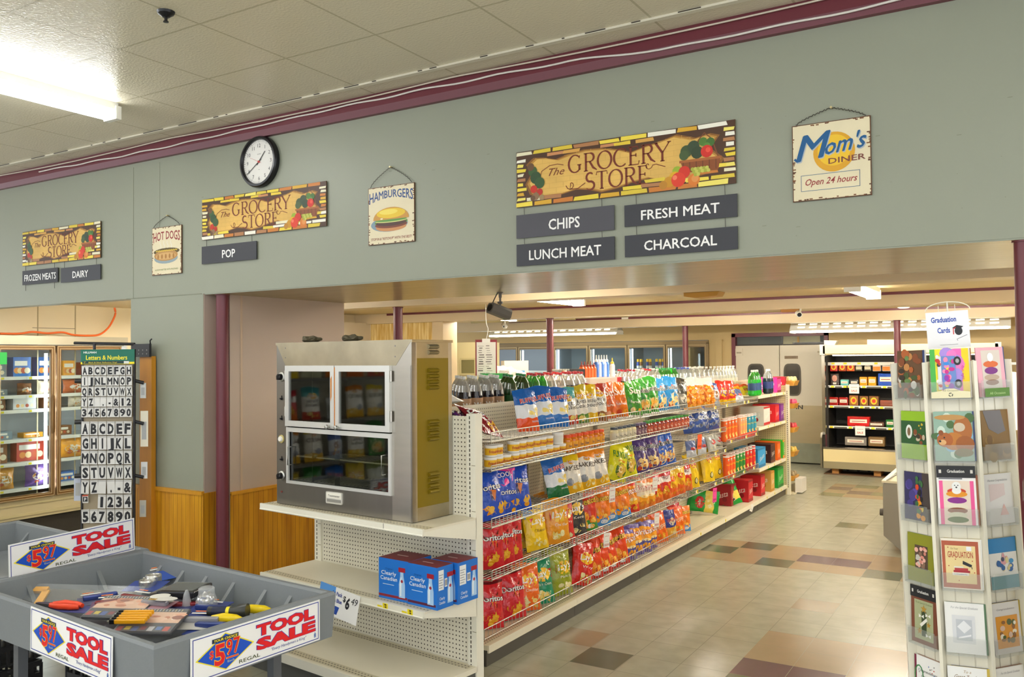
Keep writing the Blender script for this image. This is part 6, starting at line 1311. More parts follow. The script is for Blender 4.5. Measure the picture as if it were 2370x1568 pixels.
# ------------------------------------------------------------------ back wall: glass coolers, double doors
CFR = mat('#7c6a4c', .35, metal=.5); CIN = mat('#8f9aa6', .5); LITE = tube_mat('#eef6ff', 12.0)
cu = [1012, 1105, 1199, 1281, 1362, 1452, 1541, 1637]; cxs = [at(u, 840, 'y', BY-.02).x for u in cu]
cl = thing('glass_door_cooler', 'row of glass door coolers built into the tan back wall', 'cooler', (0, BY, 0))
m = MB(); x0, x1 = cxs[0], cxs[-1]
m.box(x0, .75, .35, x1, .8, 2.18, CIN); m.box(x0, 0, .35, x0+.02, .8, 2.18, CIN); m.box(x1-.02, .03, .35, x1, .8, 2.18, CIN); m.box(x0, .05, 2.16, x1, .8, 2.2, CIN); m.box(x0, .05, .33, x1, .8, .36, CIN)
m.box(x0, -.04, 2.13, x1+.03, .02, 2.19, CFR); m.box(x1-.02, -.04, .35, x1+.03, .02, 2.15, CFR)
for x in cxs[1:-1:2]: m.box(x-.02, .1, .36, x+.02, .75, 2.16, mat('#7b8694', .5))
m.build('cabinet', cl)
for a, b in zip(cxs, cxs[1:]):
    m = MB(); r = .05
    m.box(a+.005, -.03, .38, a+r, .015, 2.13, CFR); m.box(b-r, -.03, .38, b-.005, .015, 2.13, CFR); m.box(a+r, -.03, 2.07, b-r, .015, 2.13, CFR); m.box(a+r, -.03, .38, b-r, .015, .44, CFR)
    m.frame(a+.02, .4, b-.02, 2.11, .008, mat('#c9b68c', .35, metal=.4), .031)
    o = m.build('door', cl); MB().box(a+r, -.01, .44, b-r, -.006, 2.07, PANEC).build('pane', o)
    MB().cyl((a+.075, .06, .45), (a+.075, .06, 2.05), .014, LITE, 8).build('lamp_tube', o)
for z in (.6, .95, 1.3, 1.62):
    m = MB(); m.box(x0+.02, .12, z-.02, x1-.02, .7, z, mat('#8f979c', .4)); m.box(x0+.02, .11, z-.035, x1-.02, .12, z+.004, WHT); m.build('shelf', cl)
i = 0
for u in (1477, 1484, 1499, 1505, 1520, 1528, 1535):
    p = at(u, 845, 'y', BY+.2); c = ('#2f4a9c', '#8a5a2c')[i % 2]
    t = thing('spray_can', 'yellow capped spray can in the glass cooler, %s from the left' % ORD[i], 'can', (p.x, BY+.2, 1.622), group='spray cans in the cooler')
    MB().lathe([(0, 0), (.03, 0), (.03, .16), (.024, .175)], card(c), 12).lathe([(.0305, .05), (.0305, .1)], card('#d8d4c8'), 12).build('can_body', t); MB().lathe([(.026, .175), (.026, .225), (.02, .23), (0, .23)], card('#f0b81c'), 12).build('cap', t); i += 1
for i, (u, w_, h_, c, z) in enumerate(((1610, .1, .13, '#efece4', 1.302), (1622, .1, .13, '#e8e2d6', 1.302), (1570, .16, .12, '#d8d8d0', 1.302), (1588, .14, .12, '#c9cfd0', 1.302), (1310, .2, .12, '#dfe0da', 1.302), (1335, .2, .1, '#b8bcb8', 1.302), (1250, .2, .1, '#c8cac6', 1.302), (1400, .3, .14, '#aeb6ba', 1.302), (1430, .2, .2, '#8f9aa2', .952), (1225, .2, .25, '#5a6a84', .952))):
    p = at(u, 850, 'y', BY+.18); tag(MB().box(-w_/2, 0, 0, w_/2, .16, h_, card(c)).rect(-w_*.3, h_*.3, w_*.3, h_*.7, card('#c8603a' if i < 2 else '#9aa6ae'), .001).build('dairy_carton', loc=(p.x, BY+.16, z)), 'pale carton inside the glass coolers, %s' % ('rightmost' if i == 0 else 'second from the right' if i == 1 else 'number %s of those farther left' % ORD[i-2]), 'carton', 'cartons in the coolers')
# double doors
DW = mat('#d9d0bd', .4, noise=(4, .04, S1)); DSS = mat('#b9ab8c', .33, metal=.7, noise=(2, .12, (1, 1, 4))); DGAL = mat('#8f927f', .4, metal=.4, noise=(8, .2, S1))
dx0, dx1 = at(1703, 830, 'y', BY).x, at(1908, 830, 'y', BY).x; dm = at(1804, 830, 'y', BY).x
for k, (a, b) in enumerate(((dx0, dm-.006), (dm+.006, dx1))):
    m = MB(); m.box(a, .0, 1.02, b, .04, 2.08, DW); m.box(a, -.004, .36, b, .04, 1.02, DSS); m.box(a, -.006, .02, b, .04, .36, DGAL)
    o = m.build('door_%d' % (k+1), loc=(0, BY, 0)); o['kind'] = 'structure'; o['label'] = 'swinging door leaf with steel lower half, %s' % ('left' if k == 0 else 'right, marked IN')
    wc = at(1750 if k == 0 else 1834, 868, 'y', BY); P = []
    for q in range(28):
        aa = 2*PI*q/28; ca, sa = math.cos(aa), math.sin(aa); P.append((wc.x+math.copysign(abs(ca)**.4, ca)*.135, 1.47+math.copysign(abs(sa)**.4, sa)*.27))
    MB().ribbon(P, .03, mat('#4a443a', .5), .010, True).flat(P, mat('#3f3c36', .12, coat=.5), .006).build('window_gasket', o)
    if k:
        MB().rect(wc.x-.13, 1.84, wc.x+.10, 1.89, card('#6e5c44'), .004).rect(wc.x-.125, 1.845, wc.x+.095, 1.885, card('#8a7458'), .0045).text('AUTHORIZED', wc.x-.015, 1.855, .02, card('#3a2f22'), w=.18, z=.005).build('sign_plate', o)
        q = at(1850, 906, 'y', BY); MB().text('IN', q.x, .955, .075, card('#2c2a28'), w=.11, bold=.04, z=.0065).build('lettering', o)
    h = (a+.0, a+.13) if k == 0 else (b-.13, b)
    MB().box(h[0], -.02, 1.90, h[1], 0, 2.03, DW).rect(h[0]+.02, 1.94, h[1]-.02, 1.97, card('#a89c84'), .021).build('hinge_plate', o)
m = MB(); m.box(dx0-.07, -.02, 0, dx0, .1, 2.3, MAROON); m.box(dx1, -.02, 0, dx1+.07, .1, 2.3, MAROON); m.box(dx0-.07, -.02, 2.24, dx1+.07, .1, 2.31, MAROON); o = m.build('trim_6', loc=(0, BY, 0)); o['kind'] = 'structure'; o['label'] = 'maroon frame around the double doors'
m = MB(); m.box(dx0, .09, 2.09, dx1, .12, 2.24, mat('#565b5c', .6)); m.box(dm+.05, .08, 2.1, dx1-.08, .089, 2.24, mat('#9c9a80', .5)); m.box(dm+.02, .07, 2.09, dm+.05, .088, 2.24, BLK); m.box(dm+.22, .06, 2.10, dx1, .088, 2.13, BLK); m.box(dx0-.0, .085, 2.08, dx1, .1, 2.1, mat('#3f3a34', .6)); m.box(dm+.3, .05, 2.13, dm+.33, .07, 2.23, mat('#b08a4a', .5)); o = m.build('window_1', loc=(0, BY, 0)); o['kind'] = 'structure'; o['label'] = 'dim transom opening above the double doors'
# ------------------------------------------------------------------ open meat case
MCY = 14.25; MX0, MX1 = at(1903, 900, 'y', MCY).x, at(2312, 900, 'y', MCY).x
mc = thing('open_meat_case', 'tall open refrigerated meat case with black interior at the end of the aisle', 'meat case', (0, MCY, 0))
CHR = mat('#b8b2a4', .2, metal=.9); CRM = mat('#d9c896', .4); BLKI = mat('#2b2823', .5)
m = MB(); m.box(MX0, .95, .1, MX1, 1.0, 2.02, BLKI); m.box(MX0, .1, 1.92, MX1, 1.0, 2.05, mat('#cfc3a0', .5)); m.box(MX0, .3, .12, MX0+.03, 1.0, 2.0, BLKI); m.box(MX1-.03, .3, .12, MX1, 1.0, 2.0, BLKI); m.box(MX0, .1, .12, MX1, 1.0, .40, BLKI); m.box(MX0, .15, .10, MX1, .9, .12, BLKI); m.build('case_body', mc)
m = MB(); m.box(MX0, .14, 1.90, MX1, .30, 2.06, CRM); m.box(MX0, .138, 1.975, MX1, .141, 1.982, mat('#a8996c', .5)); m.build('canopy', mc); MB().cyl((MX0+.1, .36, 1.90), (MX1-.1, .36, 1.90), .014, tube_mat('#fff6e0', TUBE_CASE_ADDED), 8).build('lamp_tube', mc)  # tube under the canopy is added to brighten the case interior
m = MB(); m.box(MX0, 0, .21, MX1, .12, .41, CRM); m.box(MX0, -.006, .405, MX1, .14, .43, CHR); m.build('front_panel', mc)
m = MB(); m.box(MX0, -.02, .10, MX1, .1, .21, mat('#a49a7c', .35, metal=.5)); m.build('bumper', mc)
for x in (MX0-.03, MX1-.02):
    m = MB(); m.box(x, .12, .62, x+.05, .2, 2.0, CHR); m.prism([(.16, 1.88), (.10, 1.9), (.10, 2.07), (.30, 2.07), (.30, 1.88)], x-.02, x+.06, CHR, 'x'); m.prism([(-.03, .10), (-.03, .58), (.04, .66), (.22, .66), (.3, .10)], x-.01, x+.02, CHR, 'x'); m.build('end_post', mc)
SZ = (1.775, 1.40, 1.075, .745)
for z in SZ:
    m = MB(); m.box(MX0+.03, .34, z-.015, MX1-.03, .94, z, BLKI); m.box(MX0+.03, .325, z-.035, MX1-.03, .34, z-.008, mat('#57534a', .5)); m.box(MX0+.03, .322, z-.008, MX1-.03, .34, z+.006, WHT) if z < 1.7 else m.box(MX0+.03, .322, z-.045, MX1-.03, .34, z+.006, WHT); m.build('shelf', mc)
m = MB()
for k in range(5): x = MX0+.12+k*.62; m.box(x, .05, .0, x+.1, .8, .10, mat('#a8743a', .6))
m.box(MX0, .02, .0, MX1, .8, .015, mat('#5a3f26', .7)); m.box(MX0+.05, .4, .015, MX1-.05, .42, .1, mat('#6e6a5a', .6))
for k in range(14): m.M = Matrix.Translation((MX0+.3+k*.16, .395, .055)) @ Matrix.Rotation(PI/2, 4, 'X'); m.cyl((0, 0, 0), (0, 0, .01), .03, BLK, 12)
m.M = Matrix(); m.build('pallet_base', mc)
zz7 = lambda x, y: (1820+x/4.48, 780+y/4.48)
def goods(label, x0, x1, y0, y1, z, c, name='meat_pack', dec='label', soft=True, yy=MCY+.42):
    a = at(*zz7(x0, y1), 'y', yy); b = at(*zz7(x1, y0), 'y', yy); w_ = (b.x-a.x)*.96; h_ = max(.03, b.z-a.z)
    t = thing(name, label, 'packaged meat', ((a.x+b.x)/2, yy, z if z else a.z), group='packs in the meat case')
    m = MB(); m.rbox(-w_/2, 0, 0, w_/2, .14, h_, min(.012, h_*.2), film(c) if soft else card(c)); m.build('tray', t)
    m = MB()
    if dec == 'label': m.rect(-w_*.38, h_*.35, w_*.38, h_*.72, card('#efe6d0'), .0016); m.rect(-w_*.3, h_*.48, w_*.3, h_*.54, card('#b83a2c'), .002)
    elif dec == 'bw':
        m.rect(-w_*.4, h_*.2, w_*.4, h_*.55, card('#d8cfae'), .0016); m.text('DELI', 0, h_*.6, h_*.2, card('#f2efe6'), w=w_*.6, bold=.04, z=.0016)
    elif dec == 'round': m.disc((0, h_*.5), h_*.36, card('#f0c01c'), 14, w_*.34, z=.0016); m.disc((0, h_*.5), h_*.2, card('#d8321c'), 12, w_*.2, z=.002)
    elif dec == 'ham': m.disc((0, h_*.6), h_*.28, card('#dca08c'), 14, w_*.3, z=.0016); m.rect(-w_*.2, h_*.08, w_*.2, h_*.25, card('#e8e4d8'), .0016)
    elif dec == 'white': m.rect(-w_*.45, h_*.05, w_*.45, h_*.55, card('#ee8a2c'), .0016); m.text('Lean', -w_*.1, h_*.68, h_*.16, card('#c8362c'), w=w_*.5, bold=.03, z=.0016)
    m.build('print', t)
for i, (x0, x1, c, d, lab) in enumerate(((450, 530, '#c8241c', 'round', 'red and yellow pack, leftmost under the top rail of the meat case'), (540, 618, '#b8401c', 'round', 'orange red pack, second from the left under the top meat case rail'), (622, 708, '#c8541c', 'round', 'orange red pack beside the black ones under the top meat case rail'), (712, 788, '#3a3628', 'bw', 'black deli pack, left of two under the top meat case rail'), (802, 880, '#3a3628', 'bw', 'black deli pack, right of two under the top meat case rail'), (892, 978, '#eee8dc', 'white', 'white and orange carton, left of two in the meat case'), (992, 1078, '#eee8dc', 'white', 'white and orange carton, right of two in the meat case'), (1086, 1170, '#d8e4c8', 'label', 'white and green carton in the meat case beside the maroon pipe'))):
    goods(lab, x0, x1, 268, 358, None, c, dec=d, soft=i < 5, yy=MCY+.36)
for args in (('dark ham pack standing left on the second meat case shelf', 455, 545, 370, 492, SZ[1]+.003, '#4a3c38', 'meat_pack', 'ham'), ('teal box on the second meat case shelf', 558, 645, 432, 492, SZ[1]+.003, '#6fc0bc', 'meat_pack', 'label', False), ('dark flat tub on the second meat case shelf', 658, 745, 432, 494, SZ[1]+.003, '#4a4a4c', 'meat_pack', 'label'), ('orange yellow pack, left of two on the second meat case shelf', 757, 838, 408, 498, SZ[1]+.003, '#f0a01c', 'meat_pack', 'label'), ('orange yellow pack, right of two on the second meat case shelf', 846, 930, 408, 500, SZ[1]+.003, '#f0a01c', 'meat_pack', 'label'), ('large blue tub on the second meat case shelf', 948, 1110, 378, 505, SZ[1]+.003, '#1f50b8', 'meat_pack', 'label'),
    ('red sausage pack, leftmost on the third meat case shelf', 436, 538, 630, 712, SZ[2]+.003, '#b8241c', 'meat_pack', 'label'), ('red sausage pack, second on the third meat case shelf', 543, 640, 630, 714, SZ[2]+.003, '#a8221c', 'meat_pack', 'label'), ('clear pack with red and yellow disc on the third meat case shelf', 650, 745, 612, 718, SZ[2]+.003, '#a86a3a', 'meat_pack', 'round'), ('clear pack with yellow disc, left of two on the third meat case shelf', 757, 848, 622, 722, SZ[2]+.003, '#8a5c34', 'meat_pack', 'round'), ('clear pack with yellow disc, right of two on the third meat case shelf', 856, 958, 624, 726, SZ[2]+.003, '#8a5c34', 'meat_pack', 'round'), ('flat brown bacon pack on the third meat case shelf', 968, 1118, 668, 728, SZ[2]+.003, '#8a4a34', 'meat_pack', 'none'),
    ('big bright red roll pack on the fourth meat case shelf', 628, 868, 845, 938, SZ[3]+.003, '#d0201c', 'meat_pack', 'label'), ('flat dark pack beside the red roll on the fourth meat case shelf', 850, 1015, 898, 942, SZ[3]+.003, '#6a4a3c', 'meat_pack', 'label'), ('green and red pack on the fourth meat case shelf by the maroon pipe', 1030, 1118, 868, 945, SZ[3]+.003, '#2a7a3a', 'meat_pack', 'label'), ('clear tray of dark meat in the bottom of the meat case', 602, 835, 1072, 1150, .435, '#8a8278', 'meat_pack', 'label'), ('tan meat box in the bottom of the meat case', 846, 1022, 1068, 1158, .435, '#8a6a3c', 'meat_pack', 'label', False)): goods(*args)
n_ = 0
for si, xs in enumerate(((480, 605, 750, 925), (475, 605, 655, 800, 1015), (465, 675, 780, 895, 985), (465, 660, 895, 1070))):
    for i, x in enumerate(xs):
        q = at(*zz7(x, (250, 512, 730, 945)[si]), 'y', MCY+.32); tag(MB().box(-.045, 0, -.015, .045, .002, .015, WHT).box(-.02, -.001, -.015, .03, .0, .015, YEL).build('price_tag', loc=(q.x, MCY+.319, SZ[si]-.015)), 'yellow price tag on the %s meat case shelf, %s from the left' % (('top', 'second', 'third', 'fourth')[si], ORD[i]), 'price tag', 'meat case price tags')
for x, y, lab in ((702, 540, 'white notice hanging from the second meat case shelf'), (765, 975, 'white sale notice hanging from the fourth meat case shelf')):
    q = at(*zz7(x, y), 'y', MCY+.31); tag(MB().box(-.075, 0, -.075, .075, .002, .075, WHT).text('SALE', 0, -.045, .03, card('#c84a3a'), w=.09, bold=.03, z=.001).rect(-.05, .02, .05, .028, card('#a8a49a'), .001).build('notice', loc=(q.x, MCY+.312, q.z)), lab, 'notice')
for x, w_, lab in ((445, .16, 'curled pale paper on top of the meat case at its left end'), (985, .42, 'flat white box lying on top of the meat case')):
    q = at(*zz7(x, 88), 'y', MCY+.4); tag(MB().prism([(-w_/2, 0), (w_/2, 0), (w_/2+.04, .07), (-w_/2, .08)], 0, .2, card('#e2dcc8')).build('flat_carton', loc=(q.x, MCY+.4, 2.062)), lab, 'carton')
# ------------------------------------------------------------------ second shelving run behind, with goods on its top
s2 = thing('rear_shelving', 'cream shelving run behind the bottles', 'shelving', (0, 0, 0))
m = MB(); m.box(-5.35, 7.2, 0, -4.5, 12.6, .12, KICK); m.box(-4.95, 7.2, .1, -4.91, 12.6, 1.66, PEGX); m.build('back_panel', s2)
for z in (.14, .6, 1.05, 1.62): MB().box(-5.35, 7.2, z-.03, -4.5, 12.6, z, STEELD).box(-4.5, 7.2, z-.04, -4.49, 12.6, z+.005, STEEL).build('shelf', s2)
def R2(u, v, x=-4.75): return at(u, v, 'x', x)
def tbox(name, label, u, v, w_, h_, d, c, c2=None, cat='box', x=-4.75, group=None, z=1.622):
    p = R2(u, v, x); m = MB(); m.box(-w_/2, -d/2, 0, w_/2, d/2, h_, card(c))
    if c2: m.rect(-w_*.3, h_*.2, w_*.35, h_*.55, card(c2), d/2+.001)
    tag(m.build(name, loc=(x, p.y, z), rot=(0, 0, .75)), label, cat, group)
tbox('green_box', 'green box with white label standing among the bottle tops', 1141, 864, .26, .12, .2, '#2c9c4a', '#d8e4ec', x=-4.56)
tbox('white_box', 'white carton with blue and orange marks on the shelving behind the bottles', 1191, 842, .27, .24, .2, '#e6e0cf', '#5a9ac8', x=-4.9)
tbox('red_box', 'red box with white label, left of two behind the bottles', 1228, 868, .34, .09, .1, '#c8302c', '#f0ece4', x=-4.56, z=1.622); tbox('red_box', 'red box with white label, right of two behind the bottles', 1252, 868, .3, .09, .1, '#c8302c', '#f0ece4', x=-4.56, z=1.622)
for i, (u, sc_, lab) in enumerate(((1155, .17, 'crumpled white plastic bag left of the white carton'), (1180, .14, 'crumpled white plastic bag in front of the white carton'))):
    bm = bmesh.new(); bmesh.ops.create_icosphere(bm, subdivisions=3, radius=1); r = random.Random(i)
    for v in bm.verts: k = 1+.12*math.sin(9*v.co.x+i)+.1*math.sin(11*v.co.y)+r.uniform(-.07, .07); v.co = (v.co.x*sc_*k, v.co.y*sc_*1.2*k, max(0, (v.co.z*.7+.6)*sc_*.8*k))
    bm.verts.index_update(); m = MB(); m.add([tuple(v.co) for v in bm.verts], [tuple(v.index for v in f.verts) for f in bm.faces], mat('#dcdad6', .35, bump=(30, .5, S1))); bm.free(); p = R2(u, 855, -4.8); tag(m.build('plastic_bag', loc=(-4.8, p.y, 1.622)), lab, 'bag')
for i, u in enumerate((1286, 1292, 1298, 1304, 1310)):
    p = R2(u, 860); t = thing('food_can', 'grey food can right of the maroon pipe, %s from the left' % ORD[i], 'can', (-4.75, p.y, 1.622), group='cans behind the bottles'); MB().lathe([(0, 0), (.04, 0), (.04, .13), (0, .13)], card(('#6a6a6c', '#55565c', '#8a6a3a', '#d0ccc4', '#6a6a6c')[i]), 12).build('can_body', t); MB().lathe([(.041, .12), (.041, .135), (0, .135)], CHROME, 12).build('lid', t)
for i, (u, h_) in enumerate(((1320, .13), (1332, .13))): tbox('black_pack', 'black multipack with pale print right of the cans, %s' % ('left' if i == 0 else 'right'), u, 860, .2, h_, .14, '#3a3538', '#b8a8a0')
def squeeze(i, u, c, cap, h_, lab, z=1.622, x=-4.75):
    p = R2(u, 845, x); t = thing('squeeze_bottle', lab, 'bottle', (x, p.y, z), group='squeeze bottles behind the soft drinks')
    MB().lathe([(0, 0), (.032, 0), (.034, .02), (.034, h_*.6), (.02, h_*.72)], card(c), 12).build('bottle_body', t); MB().lathe([(.022, h_*.7), (.022, h_*.78), (.008, h_*.82), (.006, h_), (0, h_)], card(cap), 10).build('nozzle', t)
for i, u in enumerate((1346, 1353, 1360, 1367, 1374)): squeeze(i, u, '#d8642c', '#8a3a2c', .22, 'orange squeeze bottle with brown top, %s from the left' % ORD[i], 1.622)
for i, u in enumerate((1380, 1386, 1392, 1398, 1404)): squeeze(i, u, ('#3a6ac0', '#d8dce4')[i % 2], '#f0efec', .30, 'blue and white bottle with tall white nozzle, %s from the left' % ORD[i], 1.622)
squeeze(0, 1417, '#e8e4dc', '#f0b81c', .26, 'white bottle with yellow cap right of the nozzles')
for i, u in enumerate((1381, 1398, 1416)): tbox('drink_carton', 'white and red cartons behind the chip bags, %s from the left' % ORD[i], u, 875, .2, .13, .2, ('#d8c8c0', '#d8b8b0', '#c03038')[i], ('#c03038', '#c03038', '#e8d8d0')[i], 'carton', x=-3.55, group='cartons on the top shelf', z=1.565)
kb = thing('knife_board', 'white hanging card of kitchen knives on a red backing board', 'display card', (0, 0, 0)); p0, p1 = at(1103, 786, 'x', -4.6), at(1147, 869, 'x', -4.6)
cx_ = (p0+p1)/2; W2, H2 = .19, p0.z-p1.z; kb.location = (cx_.x, cx_.y, p1.z); kb.rotation_euler = (0, 0, .62)
MB().box(-W2/2-.012, .002, 0, W2/2+.012, .008, H2, card('#8a2430')).build('backing_board', kb)
m = MB(); m.box(-W2/2, -.002, .0, W2/2, .002, H2-.025, card('#eceae2')); m.box(-.04, -.004, H2-.03, .04, .0, H2+.01, card('#f0eee8')); r = random.Random(2)
for j in range(13):
    for k in range(2 if j % 3 else 3):
        x = -W2*.4+k*W2*.4+r.uniform(-.008, .008); l = r.uniform(.03, .06)
        if x+l < W2*.48: m.rect(x, H2*.06+j*H2*.063, x+l, H2*.06+j*H2*.063+r.uniform(.003, .009), card(r.choice(('#6a655c', '#8f8a82', '#b0aaa0', '#4a4640'))), .003)
m.build('knife_card', kb); MB().tube(smooth([Vector((0, 0, H2)), Vector((.02, 0, H2+.10)), Vector((.0, 0, H2+.2)), Vector((0, 0, 2.425-p1.z+.2))]), .004, WHITE_ENAMEL, 6).build('hanging_cord', kb)
cc = thing('wall_cabinet', 'cream cabinet with a square recessed panel behind the hanging knife card', 'cabinet', (0, 0, 0)); a, b = at(1040, 830, 'y', 11.2), at(1103, 830, 'y', 11.2)
MB().box(a.x-.4, 11.2, 0, b.x+.05, 11.8, at(1080, 793, 'y', 11.2).z, mat('#e6dcae', .5)).build('cabinet_body', cc); q0, q1 = at(1068, 866, 'y', 11.2), at(1100, 832, 'y', 11.2)
MB().box(q0.x, 11.19, q0.z, q1.x, 11.2, q1.z, mat('#8a8458', .5)).frame(q0.x-.02, q0.z-.02, q1.x+.02, q1.z+.02, .03, mat('#d8cf9e', .5), -11.185).build('door', cc)
for i, (y, z) in enumerate(((11.0, 2.56), (12.2, 2.52), (12.6, 2.58))): tag(MB().tube([(-8.2, y, z), (-6.2, y, z), (-6.2, y, BZ-.002)], .03, mat('#b5a67c', .5), 10).tube([(-7.2-.2*i, y, z), (-7.2-.2*i, y, BZ-.002)], .012, CHROME, 6).build('ceiling_pipe'), 'tan pipe running under the low ceiling, %s behind the second beam' % ORD[i], 'pipe')
# ------------------------------------------------------------------ cameras and bits under the beams
GRYC = mat('#6f6a62', .45); p = at(1158, 722, 'y', 5.6)
t = thing('security_camera', 'grey security camera hanging on a pole from the tan soffit', 'camera', (p.x, 5.6, p.z))
m = MB(); m.M = Matrix.Rotation(-.42, 4, 'Z') @ Matrix.Rotation(-.30, 4, 'X') @ Matrix.Rotation(PI, 4, 'Z'); m.prism([(-.033, -.04), (.033, -.04), (.045, -.02), (.045, .02), (.033, .04), (-.033, .04), (-.045, .02), (-.045, -.02)], -.08, .10, GRYC, 'y'); m.M = m.M @ Matrix.Translation((0, .101, 0)) @ Matrix.Rotation(PI, 4, 'Z'); m.disc((0, 0), .030, BLK, 16, .034, z=0.001); m.build('housing', t)
MB().cyl((0, 0, .04), (0, 0, HZ-p.z-.005), .008, GRYC, 8).lathe([(.03, HZ-p.z-.006), (.012, HZ-p.z-.02), (.012, HZ-p.z-.05)], GRYC, 12).cyl((-.02, 0, .07), (.02, 0, .07), .01, GRYC, 8).build('pole', t)
MB().tube(smooth([Vector((-.07, -.0, -.01)), Vector((-.085, 0, .03)), Vector((-.06, 0, .09)), Vector((-.02, 0, HZ-p.z-.005))]), .004, BLK, 6).build('cable', t)
p = at(1160, 756, 'y', 9.9); t = thing('dome_camera', 'small white dome camera below the second beam', 'camera', (p.x, 10.0, p.z)); bm = bmesh.new(); bmesh.ops.create_uvsphere(bm, u_segments=20, v_segments=12, radius=.035); bm.verts.index_update(); MB().add([tuple(v.co) for v in bm.verts], [tuple(v.index for v in f.verts) for f in bm.faces], WHITE_ENAMEL, True).build('dome', t); bm.free()
MB().disc((0, 0), .014, BLK, 12, z=.0345).build('lens', t); MB().cyl((0, 0, .03), (0, 0, 2.424-p.z), .008, WHITE_ENAMEL, 8).build('stem', t); MB().tube(smooth([Vector((-.03, 0, .01)), Vector((-.05, 0, .03)), Vector((-.03, 0, .07)), Vector((-.03, 0, 2.424-p.z))]), .003, BLK, 5).build('cable', t)
p = at(1851, 728, 'y', 9.92); t = thing('bullet_camera', 'white bullet camera on a wood block above the aisle', 'camera', (p.x, 9.88, p.z)); m = MB(); m.M = Matrix.Rotation(.35, 4, 'Z') @ Matrix.Rotation(.2, 4, 'X'); m.cyl((0, .08, 0), (0, -.04, 0), .032, WHITE_ENAMEL, 16); m.M = m.M @ Matrix.Translation((0, -.0405, 0)); m.disc((0, 0), .024, BLK, 14); m.build('housing', t); MB().cyl((0, .05, .02), (0, .09, 2.424-p.z), .012, WHITE_ENAMEL, 8).build('stem', t); MB().box(-.22, .08, 2.424-p.z-.03, -.02, .2, 2.424-p.z, mat('#b07a3a', .6)).build('wood_block', t)
p = at(1621, 684, 'y', 6.8); tag(MB().prism([(-.15, .0), (-.15, -.03), (-.05, -.045), (.13, -.035), (.15, -.0)], -.08, .08, mat('#b5842c', .5, noise=(6, .15, S1))).build('wood_block', loc=(p.x, 6.9, 2.424)), 'yellow wood block screwed under the first beam', 'wood block')
p = at(1446, 733, 'y', 13.42); tag(MB().box(-.06, 0, -.045, .06, .03, .045, WHITE_ENAMEL).rect(-.05, -.035, .05, .035, card('#e6ddd4'), .001).build('junction_box', loc=(p.x, 13.418, p.z)), 'small white box on the third beam above the coolers', 'junction box')
# ------------------------------------------------------------------ low cooler chest on the right of the aisle
CY0 = 8.86; pr = [at(u, v, 'y', CY0) for u, v in ((2043, 1130), (2043, 1240), (2090, 1285))]
ch = thing('cooler_chest', 'low grey ended open cooler chest right of the aisle behind the card rack', 'cooler', (0, CY0, 0)); xa, xb = pr[0].x, pr[2].x; zt_, zl = at(2043, 1118, 'y', CY0).z, pr[1].z
END = mat('#8b8576', .45); prof = [(xa+.01, zt_), (xa, zt_-.03), (xa, zl), (xb, .02), (xb+.9, .02), (xb+.9, zt_)]
MB().prism(prof, 0, .04, END).build('end_panel', ch)
MB().prism([(x+.01, z-.004) for x, z in prof], .04, 2.4, mat('#cfc8b0', .4)).build('chest_body', ch)
MB().box(xa-.01, -.005, zt_-.0, xb+.9, .045, zt_+.02, mat('#cbbf9c', .3, metal=.5)).box(xa-.01, .045, zt_, xa+.04, 2.4, zt_+.02, mat('#d8d2c0', .3, metal=.4)).build('top_trim', ch)
MB().quad((xa+.03, .02, zt_+.02), (xa+.03, 2.4, zt_+.02), (xa+.42, 2.4, zt_+.30), (xa+.42, .02, zt_+.30), pane_mat('pane_chest', '#dfe4e2', .12)).tube([(xa+.03, .02, zt_+.02), (xa+.42, .02, zt_+.30)], .008, CHROME, 6).tube([(xa+.42, .02, zt_+.3), (xa+.42, 2.4, zt_+.3)], .01, CHROME, 6).tube([(xa+.42, .02, zt_+.02), (xa+.42, .02, zt_+.3)], .008, CHROME, 6).build('glass_guard', ch)
MB().cyl((xa, .02, zl+.22), (xa-.03, .02, zl+.22), .035, mat('#4a463e', .5), 12).build('bumper_knob', ch)

# ------------------------------------------------------------------ greeting card spinners
RA = math.atan2(-.245, 3.44)                      # heading of the face towards the aisle side viewer
RD = 3.62; RC = Vector((-.066*RD, RD, 0)); AP, FW = .170, .141
def rack_frame(label, C0, tilt, za=.08, zb=1.83):
    t = thing('card_spinner', label, 'card rack'); M0 = Matrix.Translation((C0.x, C0.y, 1.3)) @ Matrix.Rotation(math.atan2(C0.x, -C0.y)+PI, 4, 'Z') @ Matrix.Rotation(-tilt, 4, 'Y') @ Matrix.Translation((0, 0, -1.3)); t.matrix_world = M0
    return t, M0
RCM = mat('#e4dfcd', .4); ACR = mat('#c9cec8', .05, alpha=.16, spec=.9, key=('acrylic',))
FA = [k*PI/4 for k in range(8)]
def face(k): return Matrix.Rotation(FA[k], 4, 'Z') @ Matrix.Translation((0, -AP, 0))
sp, SM = rack_frame('white octagonal revolving rack of greeting cards with a sign on top', RC, .037)
for k in range(8):
    m = MB(); m.M = face(k); m.box(-FW/2, 0, .08, FW/2, .01, 1.85, RCM)
    for s in (-.5, .5): m.box(s*.05-.0015, -.002, .08, s*.05+.0015, 0, 1.83, mat('#c9c3b0', .5))
    m.M = Matrix.Rotation(FA[k]+PI/8, 4, 'Z') @ Matrix.Translation((0, -AP/math.cos(PI/8), 0)); m.box(-.006, -.030, .08, .006, .01, 1.868, RCM); m.build('side_panel', sp)
MB().cyl((0, 0, 0), (0, 0, .08), .15, BLK, 24).build('base', sp)
MB().lathe([(0, 1.80), (.17, 1.80), (.17, 1.82), (0, 1.82)], RCM, 16).build('top_plate', sp)
